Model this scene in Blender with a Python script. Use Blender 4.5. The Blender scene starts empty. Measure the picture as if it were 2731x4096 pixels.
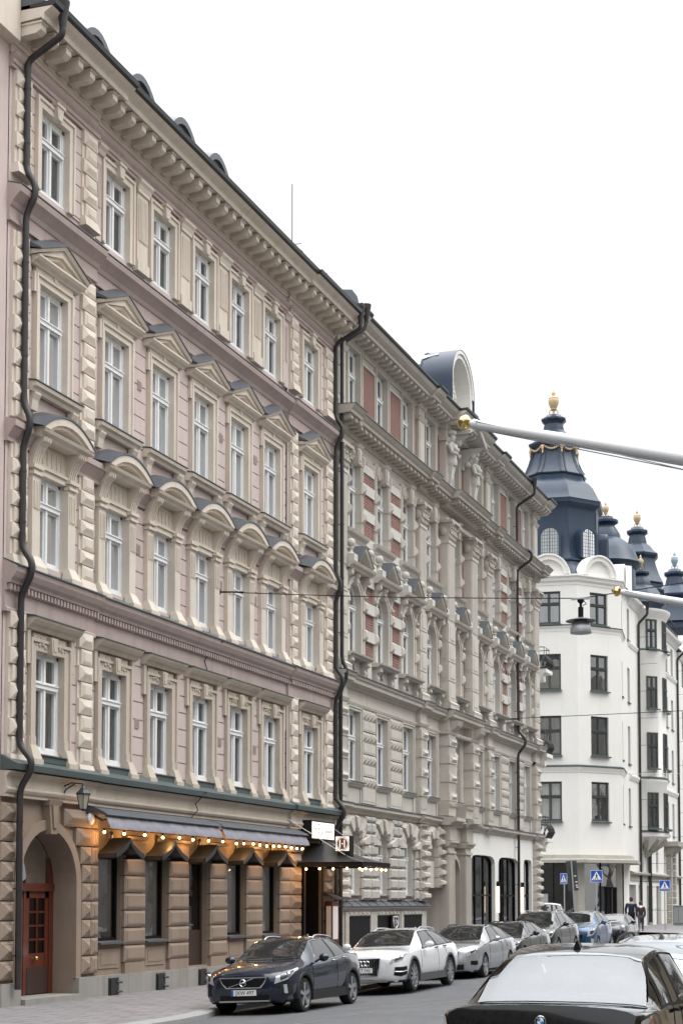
import bpy, bmesh, math, random
from mathutils import Vector, Matrix
random.seed(7)
sc = bpy.context.scene
COL = sc.collection
R = math.radians
PI = math.pi

# ------------------------------------------------------------------ materials
def new_mat(name):
    m = bpy.data.materials.new(name); m.use_nodes = True
    nt = m.node_tree
    return m, nt, nt.nodes["Principled BSDF"]

def N(nt, t, **kw):
    n = nt.nodes.new(t)
    for k, v in kw.items():
        if k in n.inputs: n.inputs[k].default_value = v
        else: setattr(n, k, v)
    return n

def mottled(name, col, rough=.85, var=.12, scale=1.2, bump=.15, bscale=60, stain=None, stain_amt=.0, metallic=0, coat=0, spec=.3):
    """base colour with broad mottling, vertical weather streaks and fine grain, all in world metres"""
    m, nt, p = new_mat(name)
    g = N(nt, 'ShaderNodeNewGeometry')
    n1 = N(nt, 'ShaderNodeTexNoise', Scale=scale, Detail=6.0, Roughness=.62)
    nt.links.new(g.outputs['Position'], n1.inputs['Vector'])
    mp = N(nt, 'ShaderNodeMapping'); mp.inputs['Scale'].default_value = (3.5, 3.5, .35)
    nt.links.new(g.outputs['Position'], mp.inputs['Vector'])
    n2 = N(nt, 'ShaderNodeTexNoise', Scale=1.0, Detail=5.0, Roughness=.6)
    nt.links.new(mp.outputs[0], n2.inputs['Vector'])
    n3 = N(nt, 'ShaderNodeTexNoise', Scale=bscale, Detail=3.0)
    nt.links.new(g.outputs['Position'], n3.inputs['Vector'])
    add = N(nt, 'ShaderNodeMath', operation='ADD'); nt.links.new(n1.outputs['Fac'], add.inputs[0]); nt.links.new(n3.outputs['Fac'], add.inputs[1])
    mr = N(nt, 'ShaderNodeMapRange'); mr.inputs['From Min'].default_value = .65; mr.inputs['From Max'].default_value = 1.35
    mr.inputs['To Min'].default_value = 1 - var; mr.inputs['To Max'].default_value = 1 + var
    nt.links.new(add.outputs[0], mr.inputs['Value'])
    mul = N(nt, 'ShaderNodeVectorMath', operation='SCALE'); mul.inputs[0].default_value = col[:3]
    nt.links.new(mr.outputs[0], mul.inputs['Scale'])
    out = mul.outputs[0]
    if stain:
        rp = N(nt, 'ShaderNodeMapRange'); rp.inputs['From Min'].default_value = .52; rp.inputs['From Max'].default_value = .78
        rp.inputs['To Min'].default_value = 0; rp.inputs['To Max'].default_value = stain_amt
        nt.links.new(n2.outputs['Fac'], rp.inputs['Value'])
        mx = N(nt, 'ShaderNodeMix', data_type='RGBA'); mx.inputs[7].default_value = (*stain, 1)
        nt.links.new(rp.outputs[0], mx.inputs[0]); nt.links.new(out, mx.inputs[6]); out = mx.outputs[2]
    nt.links.new(out, p.inputs['Base Color'])
    p.inputs['Roughness'].default_value = rough; p.inputs['Metallic'].default_value = metallic
    p.inputs['Specular IOR Level'].default_value = spec
    if coat: p.inputs['Coat Weight'].default_value = coat
    if bump:
        b = N(nt, 'ShaderNodeBump', Strength=bump, Distance=.02)
        nt.links.new(n3.outputs['Fac'], b.inputs['Height']); nt.links.new(b.outputs[0], p.inputs['Normal'])
    return m

def plain(name, col, rough=.5, metallic=0, coat=0, spec=.5, emit=None, estr=0):
    m, nt, p = new_mat(name)
    p.inputs['Base Color'].default_value = (*col, 1); p.inputs['Roughness'].default_value = rough
    p.inputs['Metallic'].default_value = metallic; p.inputs['Coat Weight'].default_value = coat
    p.inputs['Coat Roughness'].default_value = .03; p.inputs['Specular IOR Level'].default_value = spec
    if emit: p.inputs['Emission Color'].default_value = (*emit, 1); p.inputs['Emission Strength'].default_value = estr
    return m

def glass_mat(name, tint=(.82, .87, .88), ior=1.9, wob=.012):
    """double glazing: see-through with fresnel reflections, slightly wavy old panes"""
    m, nt, p = new_mat(name)
    nt.nodes.remove(p)
    tr = N(nt, 'ShaderNodeBsdfTransparent'); tr.inputs[0].default_value = (*tint, 1)
    gl = N(nt, 'ShaderNodeBsdfGlossy'); gl.inputs['Roughness'].default_value = .01; gl.inputs[0].default_value = (.95, .97, 1, 1)
    fr = N(nt, 'ShaderNodeFresnel', IOR=ior)
    g = N(nt, 'ShaderNodeNewGeometry')
    n = N(nt, 'ShaderNodeTexNoise', Scale=1.6, Detail=1.0); nt.links.new(g.outputs['Position'], n.inputs['Vector'])
    if wob:
        b = N(nt, 'ShaderNodeBump', Strength=.5, Distance=wob); nt.links.new(n.outputs['Fac'], b.inputs['Height'])
        nt.links.new(b.outputs[0], gl.inputs['Normal'])
    mx = N(nt, 'ShaderNodeMixShader'); nt.links.new(fr.outputs[0], mx.inputs[0])
    nt.links.new(tr.outputs[0], mx.inputs[1]); nt.links.new(gl.outputs[0], mx.inputs[2])
    nt.links.new(mx.outputs[0], nt.nodes['Material Output'].inputs[0])
    return m

M = {}
M['pink'] = mottled('pink_plaster', (.565, .47, .45), var=.10, stain=(.40, .335, .315), stain_amt=.55, scale=.8)
M['pinkdark'] = mottled('pink_plaster_weathered', (.43, .35, .33), var=.12, stain=(.30, .24, .23), stain_amt=.6)
M['cream'] = mottled('cream_stucco', (.65, .585, .51), var=.10, stain=(.47, .395, .31), stain_amt=.6)
M['creamshade'] = mottled('cream_stucco_shaded', (.53, .468, .395), var=.12, stain=(.36, .30, .24), stain_amt=.6)  # cream with street-canyon shade put into the colour for the lower storeys
M['brown'] = mottled('brown_stucco', (.29, .228, .18), var=.14, stain=(.19, .148, .115), stain_amt=.5)
M['granite'] = mottled('grey_granite_plinth', (.30, .29, .27), var=.16, stain=(.16, .155, .14), stain_amt=.6, bscale=120)
M['copper'] = mottled('dark_green_sheet_metal', (.070, .094, .094), rough=.45, var=.15, bump=.03, spec=.5)
M['tin'] = mottled('dark_grey_sheet_metal', (.085, .095, .11), rough=.4, var=.18, bump=.03, spec=.5)
M['blackmetal'] = mottled('black_painted_metal', (.022, .023, .025), rough=.4, var=.2, bump=.02, spec=.5)
M['brownmetal'] = mottled('brown_black_pipe', (.026, .023, .024), rough=.45, var=.25, bump=.02, stain=(.075, .06, .055), stain_amt=.5, spec=.5)
M['roofblue'] = mottled('blue_black_roof_metal', (.026, .044, .075), rough=.38, var=.25, bump=.02, spec=.4, scale=.8)
M['whitepaint'] = mottled('white_window_paint', (.80, .82, .83), rough=.45, var=.05, bump=.02, stain=(.55, .54, .50), stain_amt=.3)
M['greenpaint'] = mottled('grey_green_window_paint', (.075, .084, .080), rough=.45, var=.08, bump=.02)
M['grey'] = mottled('warm_grey_stucco', (.54, .505, .455), var=.11, stain=(.37, .34, .305), stain_amt=.6)
M['greydark'] = mottled('warm_grey_cornice_stucco', (.47, .435, .385), var=.12, stain=(.29, .26, .22), stain_amt=.5)
M['greyrough'] = mottled('roughcast_grey_stone', (.47, .45, .415), var=.16, bump=.7, bscale=28, scale=3)
M['band'] = mottled('lit_grey_stucco', (.58, .56, .52), var=.06, stain=(.45, .43, .39), stain_amt=.4)  # the wall grey again, with brighter light put into its colour
M['white'] = mottled('white_render', (.80, .785, .745), var=.035, stain=(.68, .655, .60), stain_amt=.35, bump=.06)
M['cstone'] = mottled('old_stone_trim', (.40, .38, .335), var=.16, stain=(.22, .20, .18), stain_amt=.5)
M['gold'] = mottled('gilded_metal', (.62, .43, .20), rough=.34, var=.12, bump=.03, metallic=.65, bscale=20)
M['goldstone'] = mottled('gilt_urn_stone', (.60, .44, .26), rough=.5, var=.15, bump=.1, metallic=.2)
M['brass'] = plain('polished_brass', (.75, .56, .25), .15, 1)
M['verd'] = mottled('pale_blue_copper', (.33, .43, .48), rough=.6, var=.12)
M['glass'] = glass_mat('window_glass', (.85,.88,.88), 3.5)
M['shopglass'] = glass_mat('shop_glass', (.55, .60, .62), 1.7, .006)
M['clearglass'] = glass_mat('clear_shop_pane', (.93,.95,.95), 1.7)
M['dark'] = plain('room_shade_dark', (.035, .034, .033), .9, spec=.1)  # near-black colour standing in for the shade of unlit rooms
M['curtain'] = mottled('pale_curtain_cloth', (.76, .76, .75), var=.10, bump=.1, bscale=15)
M['curtaingrey'] = mottled('grey_sheer_curtain', (.44, .45, .44), var=.10, bump=.1, bscale=15)
M['orangecloth'] = mottled('orange_curtain_cloth', (.75, .28, .13), var=.08)
M['reddoor'] = mottled('varnished_red_brown_wood', (.115, .030, .017), rough=.4, var=.2, scale=4, bump=.05, bscale=30, coat=.3)
M['darkwood'] = mottled('dark_stained_wood', (.05, .032, .026), rough=.5, var=.2)
M['awning'] = mottled('grey_violet_awning_cloth', (.25, .245, .28), var=.14, rough=.8, bscale=9, bump=.25)
M['asphalt'] = mottled('worn_asphalt', (.115, .118, .125), rough=.75, var=.22, scale=.9, bump=.4, bscale=90, stain=(.075, .077, .082), stain_amt=.5)
M['kerb'] = mottled('granite_kerb', (.30, .30, .30), rough=.8, var=.15, bump=.25)
M['steel'] = plain('galvanised_steel', (.42, .44, .45), .4, .6)
M['chrome'] = plain('chrome_trim', (.75, .77, .80), .12, 1)
M['white_sheet'] = plain('white_sheet', (.85, .86, .88), .35)
M['black'] = plain('matt_black', (.010, .010, .011), .6, spec=.15)
M['bulb'] = plain('warm_bulb', (1, .8, .5), .3, emit=(1, .62, .26), estr=11)
M['lampglow'] = plain('warm_lamp_shade', (1, .8, .6), .5, emit=(1, .72, .42), estr=1.6)
M['rubber'] = mottled('tyre_rubber', (.018, .018, .019), rough=.8, var=.2, bump=.05)
M['alloy'] = plain('alloy_wheel', (.50, .52, .55), .28, .8)
M['caglass'] = None

def brick_mat():
    m, nt, p = new_mat('red_brick')
    g = N(nt, 'ShaderNodeNewGeometry')
    sep = N(nt, 'ShaderNodeSeparateXYZ'); nt.links.new(g.outputs['Position'], sep.inputs[0])
    cmb = N(nt, 'ShaderNodeCombineXYZ')
    nt.links.new(sep.outputs['Y'], cmb.inputs['X']); nt.links.new(sep.outputs['Z'], cmb.inputs['Y'])
    b = N(nt, 'ShaderNodeTexBrick', Scale=1.0); b.inputs['Color1'].default_value = (.27, .090, .065, 1); b.inputs['Color2'].default_value = (.17, .062, .048, 1)
    b.inputs['Mortar'].default_value = (.26, .205, .18, 1); b.inputs['Mortar Size'].default_value = .016
    b.inputs['Brick Width'].default_value = .25; b.inputs['Row Height'].default_value = .088
    nt.links.new(cmb.outputs[0], b.inputs['Vector'])
    n = N(nt, 'ShaderNodeTexNoise', Scale=5.0, Detail=5.0); nt.links.new(g.outputs['Position'], n.inputs['Vector'])
    mr = N(nt, 'ShaderNodeMapRange'); mr.inputs['To Min'].default_value = .7; mr.inputs['To Max'].default_value = 1.3; nt.links.new(n.outputs['Fac'], mr.inputs['Value'])
    s = N(nt, 'ShaderNodeVectorMath', operation='SCALE'); nt.links.new(b.outputs['Color'], s.inputs[0]); nt.links.new(mr.outputs[0], s.inputs['Scale'])
    nt.links.new(s.outputs[0], p.inputs['Base Color']); p.inputs['Roughness'].default_value = .85
    bp = N(nt, 'ShaderNodeBump', Strength=.6, Distance=.01); bp.invert = True
    nt.links.new(b.outputs['Fac'], bp.inputs['Height']); nt.links.new(bp.outputs[0], p.inputs['Normal'])
    return m
M['brick'] = brick_mat()

def paving_mat():
    m, nt, p = new_mat('concrete_paving_slabs')
    g = N(nt, 'ShaderNodeNewGeometry')
    b = N(nt, 'ShaderNodeTexBrick', Scale=1.0); b.inputs['Color1'].default_value = (.23, .215, .22, 1); b.inputs['Color2'].default_value = (.20, .19, .195, 1)
    b.inputs['Mortar'].default_value = (.06, .057, .057, 1); b.inputs['Mortar Size'].default_value = .012
    b.inputs['Brick Width'].default_value = .70; b.inputs['Row Height'].default_value = .35
    nt.links.new(g.outputs['Position'], b.inputs['Vector'])
    n = N(nt, 'ShaderNodeTexNoise', Scale=2.2, Detail=7.0, Roughness=.65); nt.links.new(g.outputs['Position'], n.inputs['Vector'])
    mr = N(nt, 'ShaderNodeMapRange'); mr.inputs['From Min'].default_value = .3; mr.inputs['From Max'].default_value = .7; mr.inputs['To Min'].default_value = .82; mr.inputs['To Max'].default_value = 1.16; nt.links.new(n.outputs['Fac'], mr.inputs['Value'])
    s = N(nt, 'ShaderNodeVectorMath', operation='SCALE'); nt.links.new(b.outputs['Color'], s.inputs[0]); nt.links.new(mr.outputs[0], s.inputs['Scale'])
    nt.links.new(s.outputs[0], p.inputs['Base Color']); p.inputs['Roughness'].default_value = .8
    bp = N(nt, 'ShaderNodeBump', Strength=.5, Distance=.01); bp.invert = True
    nt.links.new(b.outputs['Fac'], bp.inputs['Height']); nt.links.new(bp.outputs[0], p.inputs['Normal'])
    return m
M['paving'] = paving_mat()

# ------------------------------------------------------------------ mesh builder
class MB:
    def __init__(s): s.v = []; s.f = []; s.m = []
    def add(s, vs, fs, mi=0):
        o = len(s.v); s.v += [tuple(v) for v in vs]
        for f in fs: s.f.append(tuple(o + i for i in f)); s.m.append(mi)
        return s
    def box(s, x0, x1, y0, y1, z0, z1, mi=0):
        return s.add([(x0,y0,z0),(x1,y0,z0),(x1,y1,z0),(x0,y1,z0),(x0,y0,z1),(x1,y0,z1),(x1,y1,z1),(x0,y1,z1)],
              [(0,3,2,1),(4,5,6,7),(0,1,5,4),(1,2,6,5),(2,3,7,6),(3,0,4,7)], mi)
    def quad(s, a, b, c, d, mi=0): return s.add([a,b,c,d], [(0,1,2,3)], mi)
    def prism(s, A, B, mi=0, caps=True):
        n = len(A); fs = [(i, (i+1) % n, n + (i+1) % n, n + i) for i in range(n)]
        if caps: fs += [tuple(range(n))[::-1], tuple(range(n, 2*n))]
        return s.add(list(A) + list(B), fs, mi)
    def py(s, prof, y0, y1, mi=0, caps=True):      # profile (x,z) along y
        return s.prism([(x, y0, z) for x, z in prof], [(x, y1, z) for x, z in prof], mi, caps)
    def px(s, poly, x0, x1, mi=0, caps=True):      # polygon (y,z) along x
        return s.prism([(x0, y, z) for y, z in poly], [(x1, y, z) for y, z in poly], mi, caps)
    def pz(s, poly, z0, z1, mi=0, caps=True):      # polygon (x,y) along z
        return s.prism([(x, y, z0) for x, y in poly], [(x, y, z1) for x, y in poly], mi, caps)
    def strip(s, A, B, mi=0):                      # quads between two polylines
        n = len(A); return s.add(list(A) + list(B), [(i, i+1, n+i+1, n+i) for i in range(n-1)], mi)
    def grid(s, rows, mi=0, close=False):
        n = len(rows[0]); vs = [p for r in rows for p in r]; fs = []
        for i in range(len(rows)-1):
            for j in range(n if close else n-1):
                k = (j+1) % n; fs.append((i*n+j, i*n+k, (i+1)*n+k, (i+1)*n+j))
        return s.add(vs, fs, mi)
    def lathe(s, prof, c, n=16, mi=0, ax='z', ph=0, caps=True):
        rows = []
        for r, h in prof:
            row = []
            for k in range(n):
                a = ph + 2*PI*k/n; p, q = r*math.cos(a), r*math.sin(a)
                row.append((c[0]+p, c[1]+q, c[2]+h) if ax == 'z' else ((c[0]+h, c[1]+p, c[2]+q) if ax == 'x' else (c[0]+p, c[1]+h, c[2]+q)))
            rows.append(row)
        s.grid(rows, mi, True)
        o = len(s.v) - n*len(rows)
        if caps and prof[0][0] > 1e-4: s.f.append(tuple(o+k for k in range(n))[::-1]); s.m.append(mi)
        if caps and prof[-1][0] > 1e-4: s.f.append(tuple(o+n*(len(rows)-1)+k for k in range(n))); s.m.append(mi)
        return s
    def tube(s, pts, r, n=8, mi=0):
        P = [Vector(p) for p in pts]; rows = []; side = None
        for i, p in enumerate(P):
            t = (P[min(i+1, len(P)-1)] - P[max(i-1, 0)]).normalized()
            if side is None:
                side = t.cross(Vector((0,0,1)) if abs(t.z) < .9 else Vector((1,0,0))).normalized()
            else: side = (side - t*side.dot(t)).normalized()
            up = t.cross(side)
            rr = r[i] if isinstance(r, (list, tuple)) else r
            rows.append([tuple(p + (side*math.cos(2*PI*k/n) + up*math.sin(2*PI*k/n))*rr) for k in range(n)])
        s.grid(rows, mi, True); o = len(s.v) - n*len(rows)
        s.f.append(tuple(o+k for k in range(n))[::-1]); s.m.append(mi)
        s.f.append(tuple(o+n*(len(rows)-1)+k for k in range(n))); s.m.append(mi)
        return s
    def sphere(s, c, r, n=12, m=8, mi=0, sc=(1,1,1)):
        prof = [(max(r*math.sin(PI*i/m), 1e-5), -r*math.cos(PI*i/m)) for i in range(m+1)]
        o = len(s.v); s.lathe(prof, (0,0,0), n, mi)
        for i in range(o, len(s.v)):
            v = s.v[i]; s.v[i] = (c[0]+v[0]*sc[0], c[1]+v[1]*sc[1], c[2]+v[2]*sc[2])
        return s
    def pyr(s, y0, y1, z0, z1, x0, x1, x2, inset=.06, mi=0, flat=0.0):
        """rusticated block on a wall facing +x: box x0..x1 then chamfered face to x2; flat<0 sinks a panel"""
        i = min(inset, (y1-y0)*.45, (z1-z0)*.45)
        s.prism([(x0,y0,z0),(x0,y1,z0),(x0,y1,z1),(x0,y0,z1)], [(x1,y0,z0),(x1,y1,z0),(x1,y1,z1),(x1,y0,z1)], mi, False)
        o = [(x1,y0,z0),(x1,y1,z0),(x1,y1,z1),(x1,y0,z1)]
        q = [(x2,y0+i,z0+i),(x2,y1-i,z0+i),(x2,y1-i,z1-i),(x2,y0+i,z1-i)]
        s.prism(o, q, mi, False)
        s.add(q, [(0,1,2,3)], mi)
        return s
    def build(s, name, mats, parent=None, smooth=None, loc=None):
        me = bpy.data.meshes.new(name); me.from_pydata(s.v, [], s.f)
        for m in (mats if isinstance(mats, (list, tuple)) else [mats]): me.materials.append(m)
        if any(s.m): me.polygons.foreach_set('material_index', s.m)
        bm = bmesh.new(); bm.from_mesh(me)
        bmesh.ops.recalc_face_normals(bm, faces=bm.faces); bm.to_mesh(me); bm.free()
        if smooth:
            me.polygons.foreach_set('use_smooth', [True]*len(me.polygons)); me.set_sharp_from_angle(angle=R(smooth))
        me.update()
        o = bpy.data.objects.new(name, me); COL.objects.link(o)
        if parent: o.parent = parent
        if loc: o.location = loc
        return o

def thing(name, label, cat, loc=(0,0,0), rz=0, group=None):
    o = bpy.data.objects.new(name, None); COL.objects.link(o); o.location = loc; o.rotation_euler = (0,0,rz)
    o['label'] = label; o['category'] = cat
    if group: o['group'] = group
    return o
def tag(o, label, cat, group=None):
    o['label'] = label; o['category'] = cat
    if group: o['group'] = group
    return o
def structure(o): o['kind'] = 'structure'; return o
def inst(o, parent, loc, name=None, rz=None):
    """copy of an object and its children, parented and placed"""
    c = o.copy(); COL.objects.link(c); c.parent = parent; c.location = loc
    if rz is not None: c.rotation_euler = (0, 0, rz)
    for ch in list(o.children):
        d = ch.copy(); COL.objects.link(d); d.parent = c
    return c

def arc(yc, zs, r, n=14, rise=None, a0=0, a1=PI):
    rise = r if rise is None else rise
    if rise < 0:                                   # flat head with rounded corners
        sp = lambda v: math.copysign(abs(v)**.42, v)
        return [(yc - r*sp(math.cos(PI*k/n)), zs - rise*sp(math.sin(PI*k/n))) for k in range(n+1)]
    return [(yc - r*math.cos(a0+(a1-a0)*k/n), zs + rise*math.sin(a0+(a1-a0)*k/n)) for k in range(n+1)]

def wall_grid(mb, y0, y1, z0, z1, ops, x=0., depth=.28, mi=0):
    """wall sheet at x facing +x with real openings and reveals. op=(ya,yb,za,zb,rise) rise=0 square, else arched top of that rise"""
    ys = sorted({y0, y1, *[o[0] for o in ops], *[o[1] for o in ops]}); zs = sorted({z0, z1, *[o[2] for o in ops], *[o[3] for o in ops]})
    ys = [y for y in ys if y0 <= y <= y1]; zs = [z for z in zs if z0 <= z <= z1]
    for i in range(len(ys)-1):
        for j in range(len(zs)-1):
            cy, cz = (ys[i]+ys[i+1])/2, (zs[j]+zs[j+1])/2
            if any(o[0] < cy < o[1] and o[2] < cz < o[3] for o in ops): continue
            mb.quad((x,ys[i],zs[j]), (x,ys[i+1],zs[j]), (x,ys[i+1],zs[j+1]), (x,ys[i],zs[j+1]), mi)
    for ya, yb, za, zb, rise in ops:
        d = x - depth
        if rise:
            a = arc((ya+yb)/2, zb-abs(rise), (yb-ya)/2, 14, rise)
            mb.strip([(x,y,z) for y, z in a], [(x,y,zb) for y, z in a], mi)
            path = [(ya,za)] + a + [(yb,za)]
        else: path = [(ya,za),(ya,zb),(yb,zb),(yb,za)]
        mb.strip([(x,y,z) for y, z in path], [(d,y,z) for y, z in path], mi)
        mb.quad((x,ya,za),(x,yb,za),(d,yb,za),(d,ya,za), mi)

def band(mb, poly_in, poly_out, x0, x1, mi=0):
    """flat moulding between two open (y,z) polylines, x0..x1 thick"""
    mb.strip([(x1,y,z) for y,z in poly_in], [(x1,y,z) for y,z in poly_out], mi)
    mb.strip([(x0,y,z) for y,z in poly_in], [(x1,y,z) for y,z in poly_in], mi)
    mb.strip([(x0,y,z) for y,z in poly_out], [(x1,y,z) for y,z in poly_out], mi)
    for k in (0, -1):
        a, b = poly_in[k], poly_out[k]
        mb.quad((x0,*a),(x1,*a),(x1,*b),(x0,*b), mi)

def casing(mb, ya, yb, za, zb, w, x1, x0=0., mi=0, w2=.05, x2=None):
    """architrave round three sides of an opening with a raised outer fillet"""
    ya += .004; yb -= .004; zb -= .004
    i = [(ya,za),(ya,zb),(yb,zb),(yb,za)]; o = [(ya-w,za),(ya-w,zb+w),(yb+w,zb+w),(yb+w,za)]
    band(mb, i, o, x0, x1, mi)
    if x2:
        w3 = w - w2
        i2 = [(ya-w3,za),(ya-w3,zb+w3),(yb+w3,zb+w3),(yb+w3,za)]
        band(mb, i2, [(y + (-.004 if k < 2 else .004), z + (.004 if 0 < k < 3 else 0)) for k, (y, z) in enumerate(o)], x0, x2, mi)

def sash_window(w, h, tr, mat, panes=2, arch=0, d=.09, name='window', glass=None):
    """casement window in the y,z plane centred on y=0, sill at z=0, outer face at x=0; returns (frame object, pane object) unparented"""
    f = MB(); hw = w/2; t = .072
    top = h - arch
    f.box(-d,0,-hw,-hw+t,0,top); f.box(-d,0,hw-t,hw,0,top); f.box(-d,.015,-hw,hw,0,.09)
    if arch:
        a = arc(0, top, hw, 14, arch); b = arc(0, top, hw-t, 14, arch-t)
        band(f, b, a, -d, 0)
    else: f.box(-d,0,-hw,hw,h-t,h)
    if tr: f.box(-d,.045,-hw+t,hw-t,tr-.055,tr+.055); f.box(-d,.07,-hw+t,hw-t,tr+.03,tr+.05)
    for k in range(1, panes):
        y = -hw + w*k/panes
        zt = h-t if not arch else top+arch-t
        f.box(-d,.02,y-.035,y+.035,.09,zt)
    s = .045
    cells = []
    for k in range(panes):
        y0 = -hw+t if k == 0 else -hw+w*k/panes+.035
        y1 = hw-t if k == panes-1 else -hw+w*(k+1)/panes-.035
        for z0, z1 in ([(.09,tr-.055),(tr+.055,h-t)] if tr else [(.09,h-t)]):
            cells.append((y0,y1,z0,z1))
            if arch and z1 > top: continue
            f.box(-d+.01,-.02,y0,y0+s,z0,z1); f.box(-d+.01,-.02,y1-s,y1,z0,z1); f.box(-d+.01,-.02,y0+s,y1-s,z0,z0+s); f.box(-d+.01,-.02,y0+s,y1-s,z1-s,z1)
    fo = f.build(name, mat)
    g = MB()
    if arch:
        pts = [(-hw+t/2,.05)] + arc(0, top, hw-t/2, 14, arch-t/2) + [(hw-t/2,.05)]
        g.add([(-d+.03,y,z) for y,z in pts], [tuple(range(len(pts)))])
    else:
        g.add([(-d+.03,-hw+.03,.03),(-d+.03,hw-.03,.03),(-d+.03,hw-.03,h-.03),(-d+.03,-hw+.03,h-.03)], [(0,1,2,3)])
    go = g.build('pane', glass or M['glass'], fo)
    return fo

def add_drape(fo, w, h, kind, mat, x=-.24):
    """curtain hanging behind a window: 0 none, 1 full sheer, 2 two side drapes, 3 roller blind part way"""
    if not kind: return
    g = MB(); hw = w/2 - .03
    def sheet(y0, y1, z0, z1, n):
        for k in range(n):
            ya, yb = y0+(y1-y0)*k/n, y0+(y1-y0)*(k+1)/n; ym = (ya+yb)/2
            g.quad((x,ya,z0),(x+.035,ym,z0),(x+.035,ym,z1),(x,ya,z1)); g.quad((x+.035,ym,z0),(x,yb,z0),(x,yb,z1),(x+.035,ym,z1))
    if kind == 1: sheet(-hw, hw, .05, h-.04, 9)
    if kind == 2: sheet(-hw, -hw+w*.28, .05, h-.04, 4); sheet(hw-w*.28, hw, .05, h-.04, 4)
    if kind == 3: g.quad((x,-hw,h*.55),(x,hw,h*.55),(x,hw,h-.03),(x,-hw,h-.03))
    if kind == 4: sheet(-hw, hw*.1, .05, h-.04, 5)
    g.build('curtain', mat, fo)
# ------------------------------------------------------------------ world, camera, sun
def setup_world():
    w = bpy.data.worlds.new("World"); sc.world = w; w.use_nodes = True; nt = w.node_tree
    bg = nt.nodes['Background']
    sky = N(nt, 'ShaderNodeTexSky', sky_type='NISHITA'); sky.sun_disc = False
    sky.sun_elevation = R(48); sky.sun_rotation = R(70); sky.air_density = 1.0; sky.dust_density = 3.0
    tc = N(nt, 'ShaderNodeTexCoord'); sp = N(nt, 'ShaderNodeSeparateXYZ'); nt.links.new(tc.outputs['Generated'], sp.inputs[0])
    mr = N(nt, 'ShaderNodeMapRange'); mr.inputs['From Min'].default_value = .52; mr.inputs['From Max'].default_value = 1
    mr.inputs['To Min'].default_value = 8.35; mr.inputs['To Max'].default_value = 42.0           # overcast: zenith brighter than horizon
    nt.links.new(sp.outputs['Z'], mr.inputs['Value'])
    cl = N(nt, 'ShaderNodeVectorMath', operation='SCALE'); cl.inputs[0].default_value = (.975, .99, 1.0); nt.links.new(mr.outputs[0], cl.inputs['Scale'])
    mx = N(nt, 'ShaderNodeMix', data_type='RGBA'); mx.inputs[0].default_value = .94
    nt.links.new(sky.outputs[0], mx.inputs[6]); nt.links.new(cl.outputs[0], mx.inputs[7])
    nt.links.new(mx.outputs[2], bg.inputs[0]); bg.inputs[1].default_value = .1
    s = bpy.data.lights.new('sun', 'SUN'); s.energy = .6; s.angle = R(25); s.color = (1, .97, .92)
    so = bpy.data.objects.new('sun', s); COL.objects.link(so)
    so.rotation_euler = (R(42), 0, R(110))
    so.location = (40, 0, 60)
    c = bpy.data.cameras.new('camera'); co = bpy.data.objects.new('camera', c); COL.objects.link(co)
    c.sensor_fit = 'HORIZONTAL'; c.sensor_width = 24; c.lens = 24*6400/2731
    c.shift_y = .4327; c.clip_end = 3000; c.clip_start = .1
    co.location = (16.8, 0, 2.12); co.rotation_euler = (R(90+3.4), 0, R(20.574))
    sc.camera = co
    sc.view_settings.view_transform = 'Standard'; sc.view_settings.look = 'None'; sc.view_settings.gamma = 1; sc.view_settings.exposure = 0.45
    sc.cycles.max_bounces = 8; sc.cycles.transparent_max_bounces = 12; sc.cycles.use_denoising = True
    sc.cycles.caustics_reflective = False; sc.cycles.caustics_refractive = False; sc.cycles.sample_clamp_indirect = 6
setup_world()

# ------------------------------------------------------------------ ground
def lerp_tab(tab, x):
    if x <= tab[0][0]: return tab[0][1]
    for (a, b), (c, d) in zip(tab, tab[1:]):
        if x <= c: return b + (d-b)*(x-a)/(c-a)
    return tab[-1][1]
def rise(s): return lerp_tab([(36,0),(50,.19),(70,.30),(90,.40),(118,.52)], s)
def kerb_x(s): return lerp_tab([(26.2,4.0),(27,3.9),(28,3.68),(29.5,3.3)], s)
ROAD = [(3.3,-.08),(5.2,0.),(8,.10),(12,.2),(15,.2)]
def gz(x, s): return lerp_tab(ROAD, x) + rise(s)
def sheet(name, xs, ys, zf, mat):
    g = MB(); g.grid([[(x, y, zf(x, y)) for x in xs] for y in ys])
    return structure(g.build(name, mat, smooth=20))
YS = [-80, 0, 20, 26, 30, 36, 40, 43, 46, 50, 60, 70, 80, 90, 100, 110, 118, 160, 400]
structure(MB().quad((-900,-900,-.9),(900,-900,-.9),(900,900,-.9),(-900,900,-.9)).build('ground', M['asphalt']))
sheet('road', [-60, -1, 2.0, 3.3, 5.2, 8, 10, 12, 15.2], YS, lambda x, y: gz(max(x,3.3), y) - (.004 if x < 3.3 else 0), M['asphalt'])
def pavement(name, y0, y1, kx, kerbname, xin=-.4, ends=(False, False)):
    n = max(2, int((y1-y0)/.5)); ys = [y0+(y1-y0)*k/n for k in range(n+1)]
    g = MB(); g.grid([[(xin, y, .13+rise(y)), (.1, y, .13+rise(y)), (kx(y)-.28, y, .058+rise(y))] for y in ys])
    structure(g.build(name, M['paving'], smooth=20))
    k = MB()
    L = 1.1; y = y0
    while y < y1 - .05:
        y2 = min(y+L, y1); a, b = y+.006, y2-.006
        P = lambda yy: [(kx(yy)-.275, yy, -.3), (kx(yy)-.275, yy, .062+rise(yy)), (kx(yy)-.03, yy, .054+rise(yy)), (kx(yy), yy, .028+rise(yy)), (kx(yy)+.015, yy, -.3)]
        k.prism(P(a), P(b)); y = y2
    structure(k.build(kerbname, M['kerb']))
pavement('pavement', -40, 72.5, kerb_x, 'kerb', xin=-.4)
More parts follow.
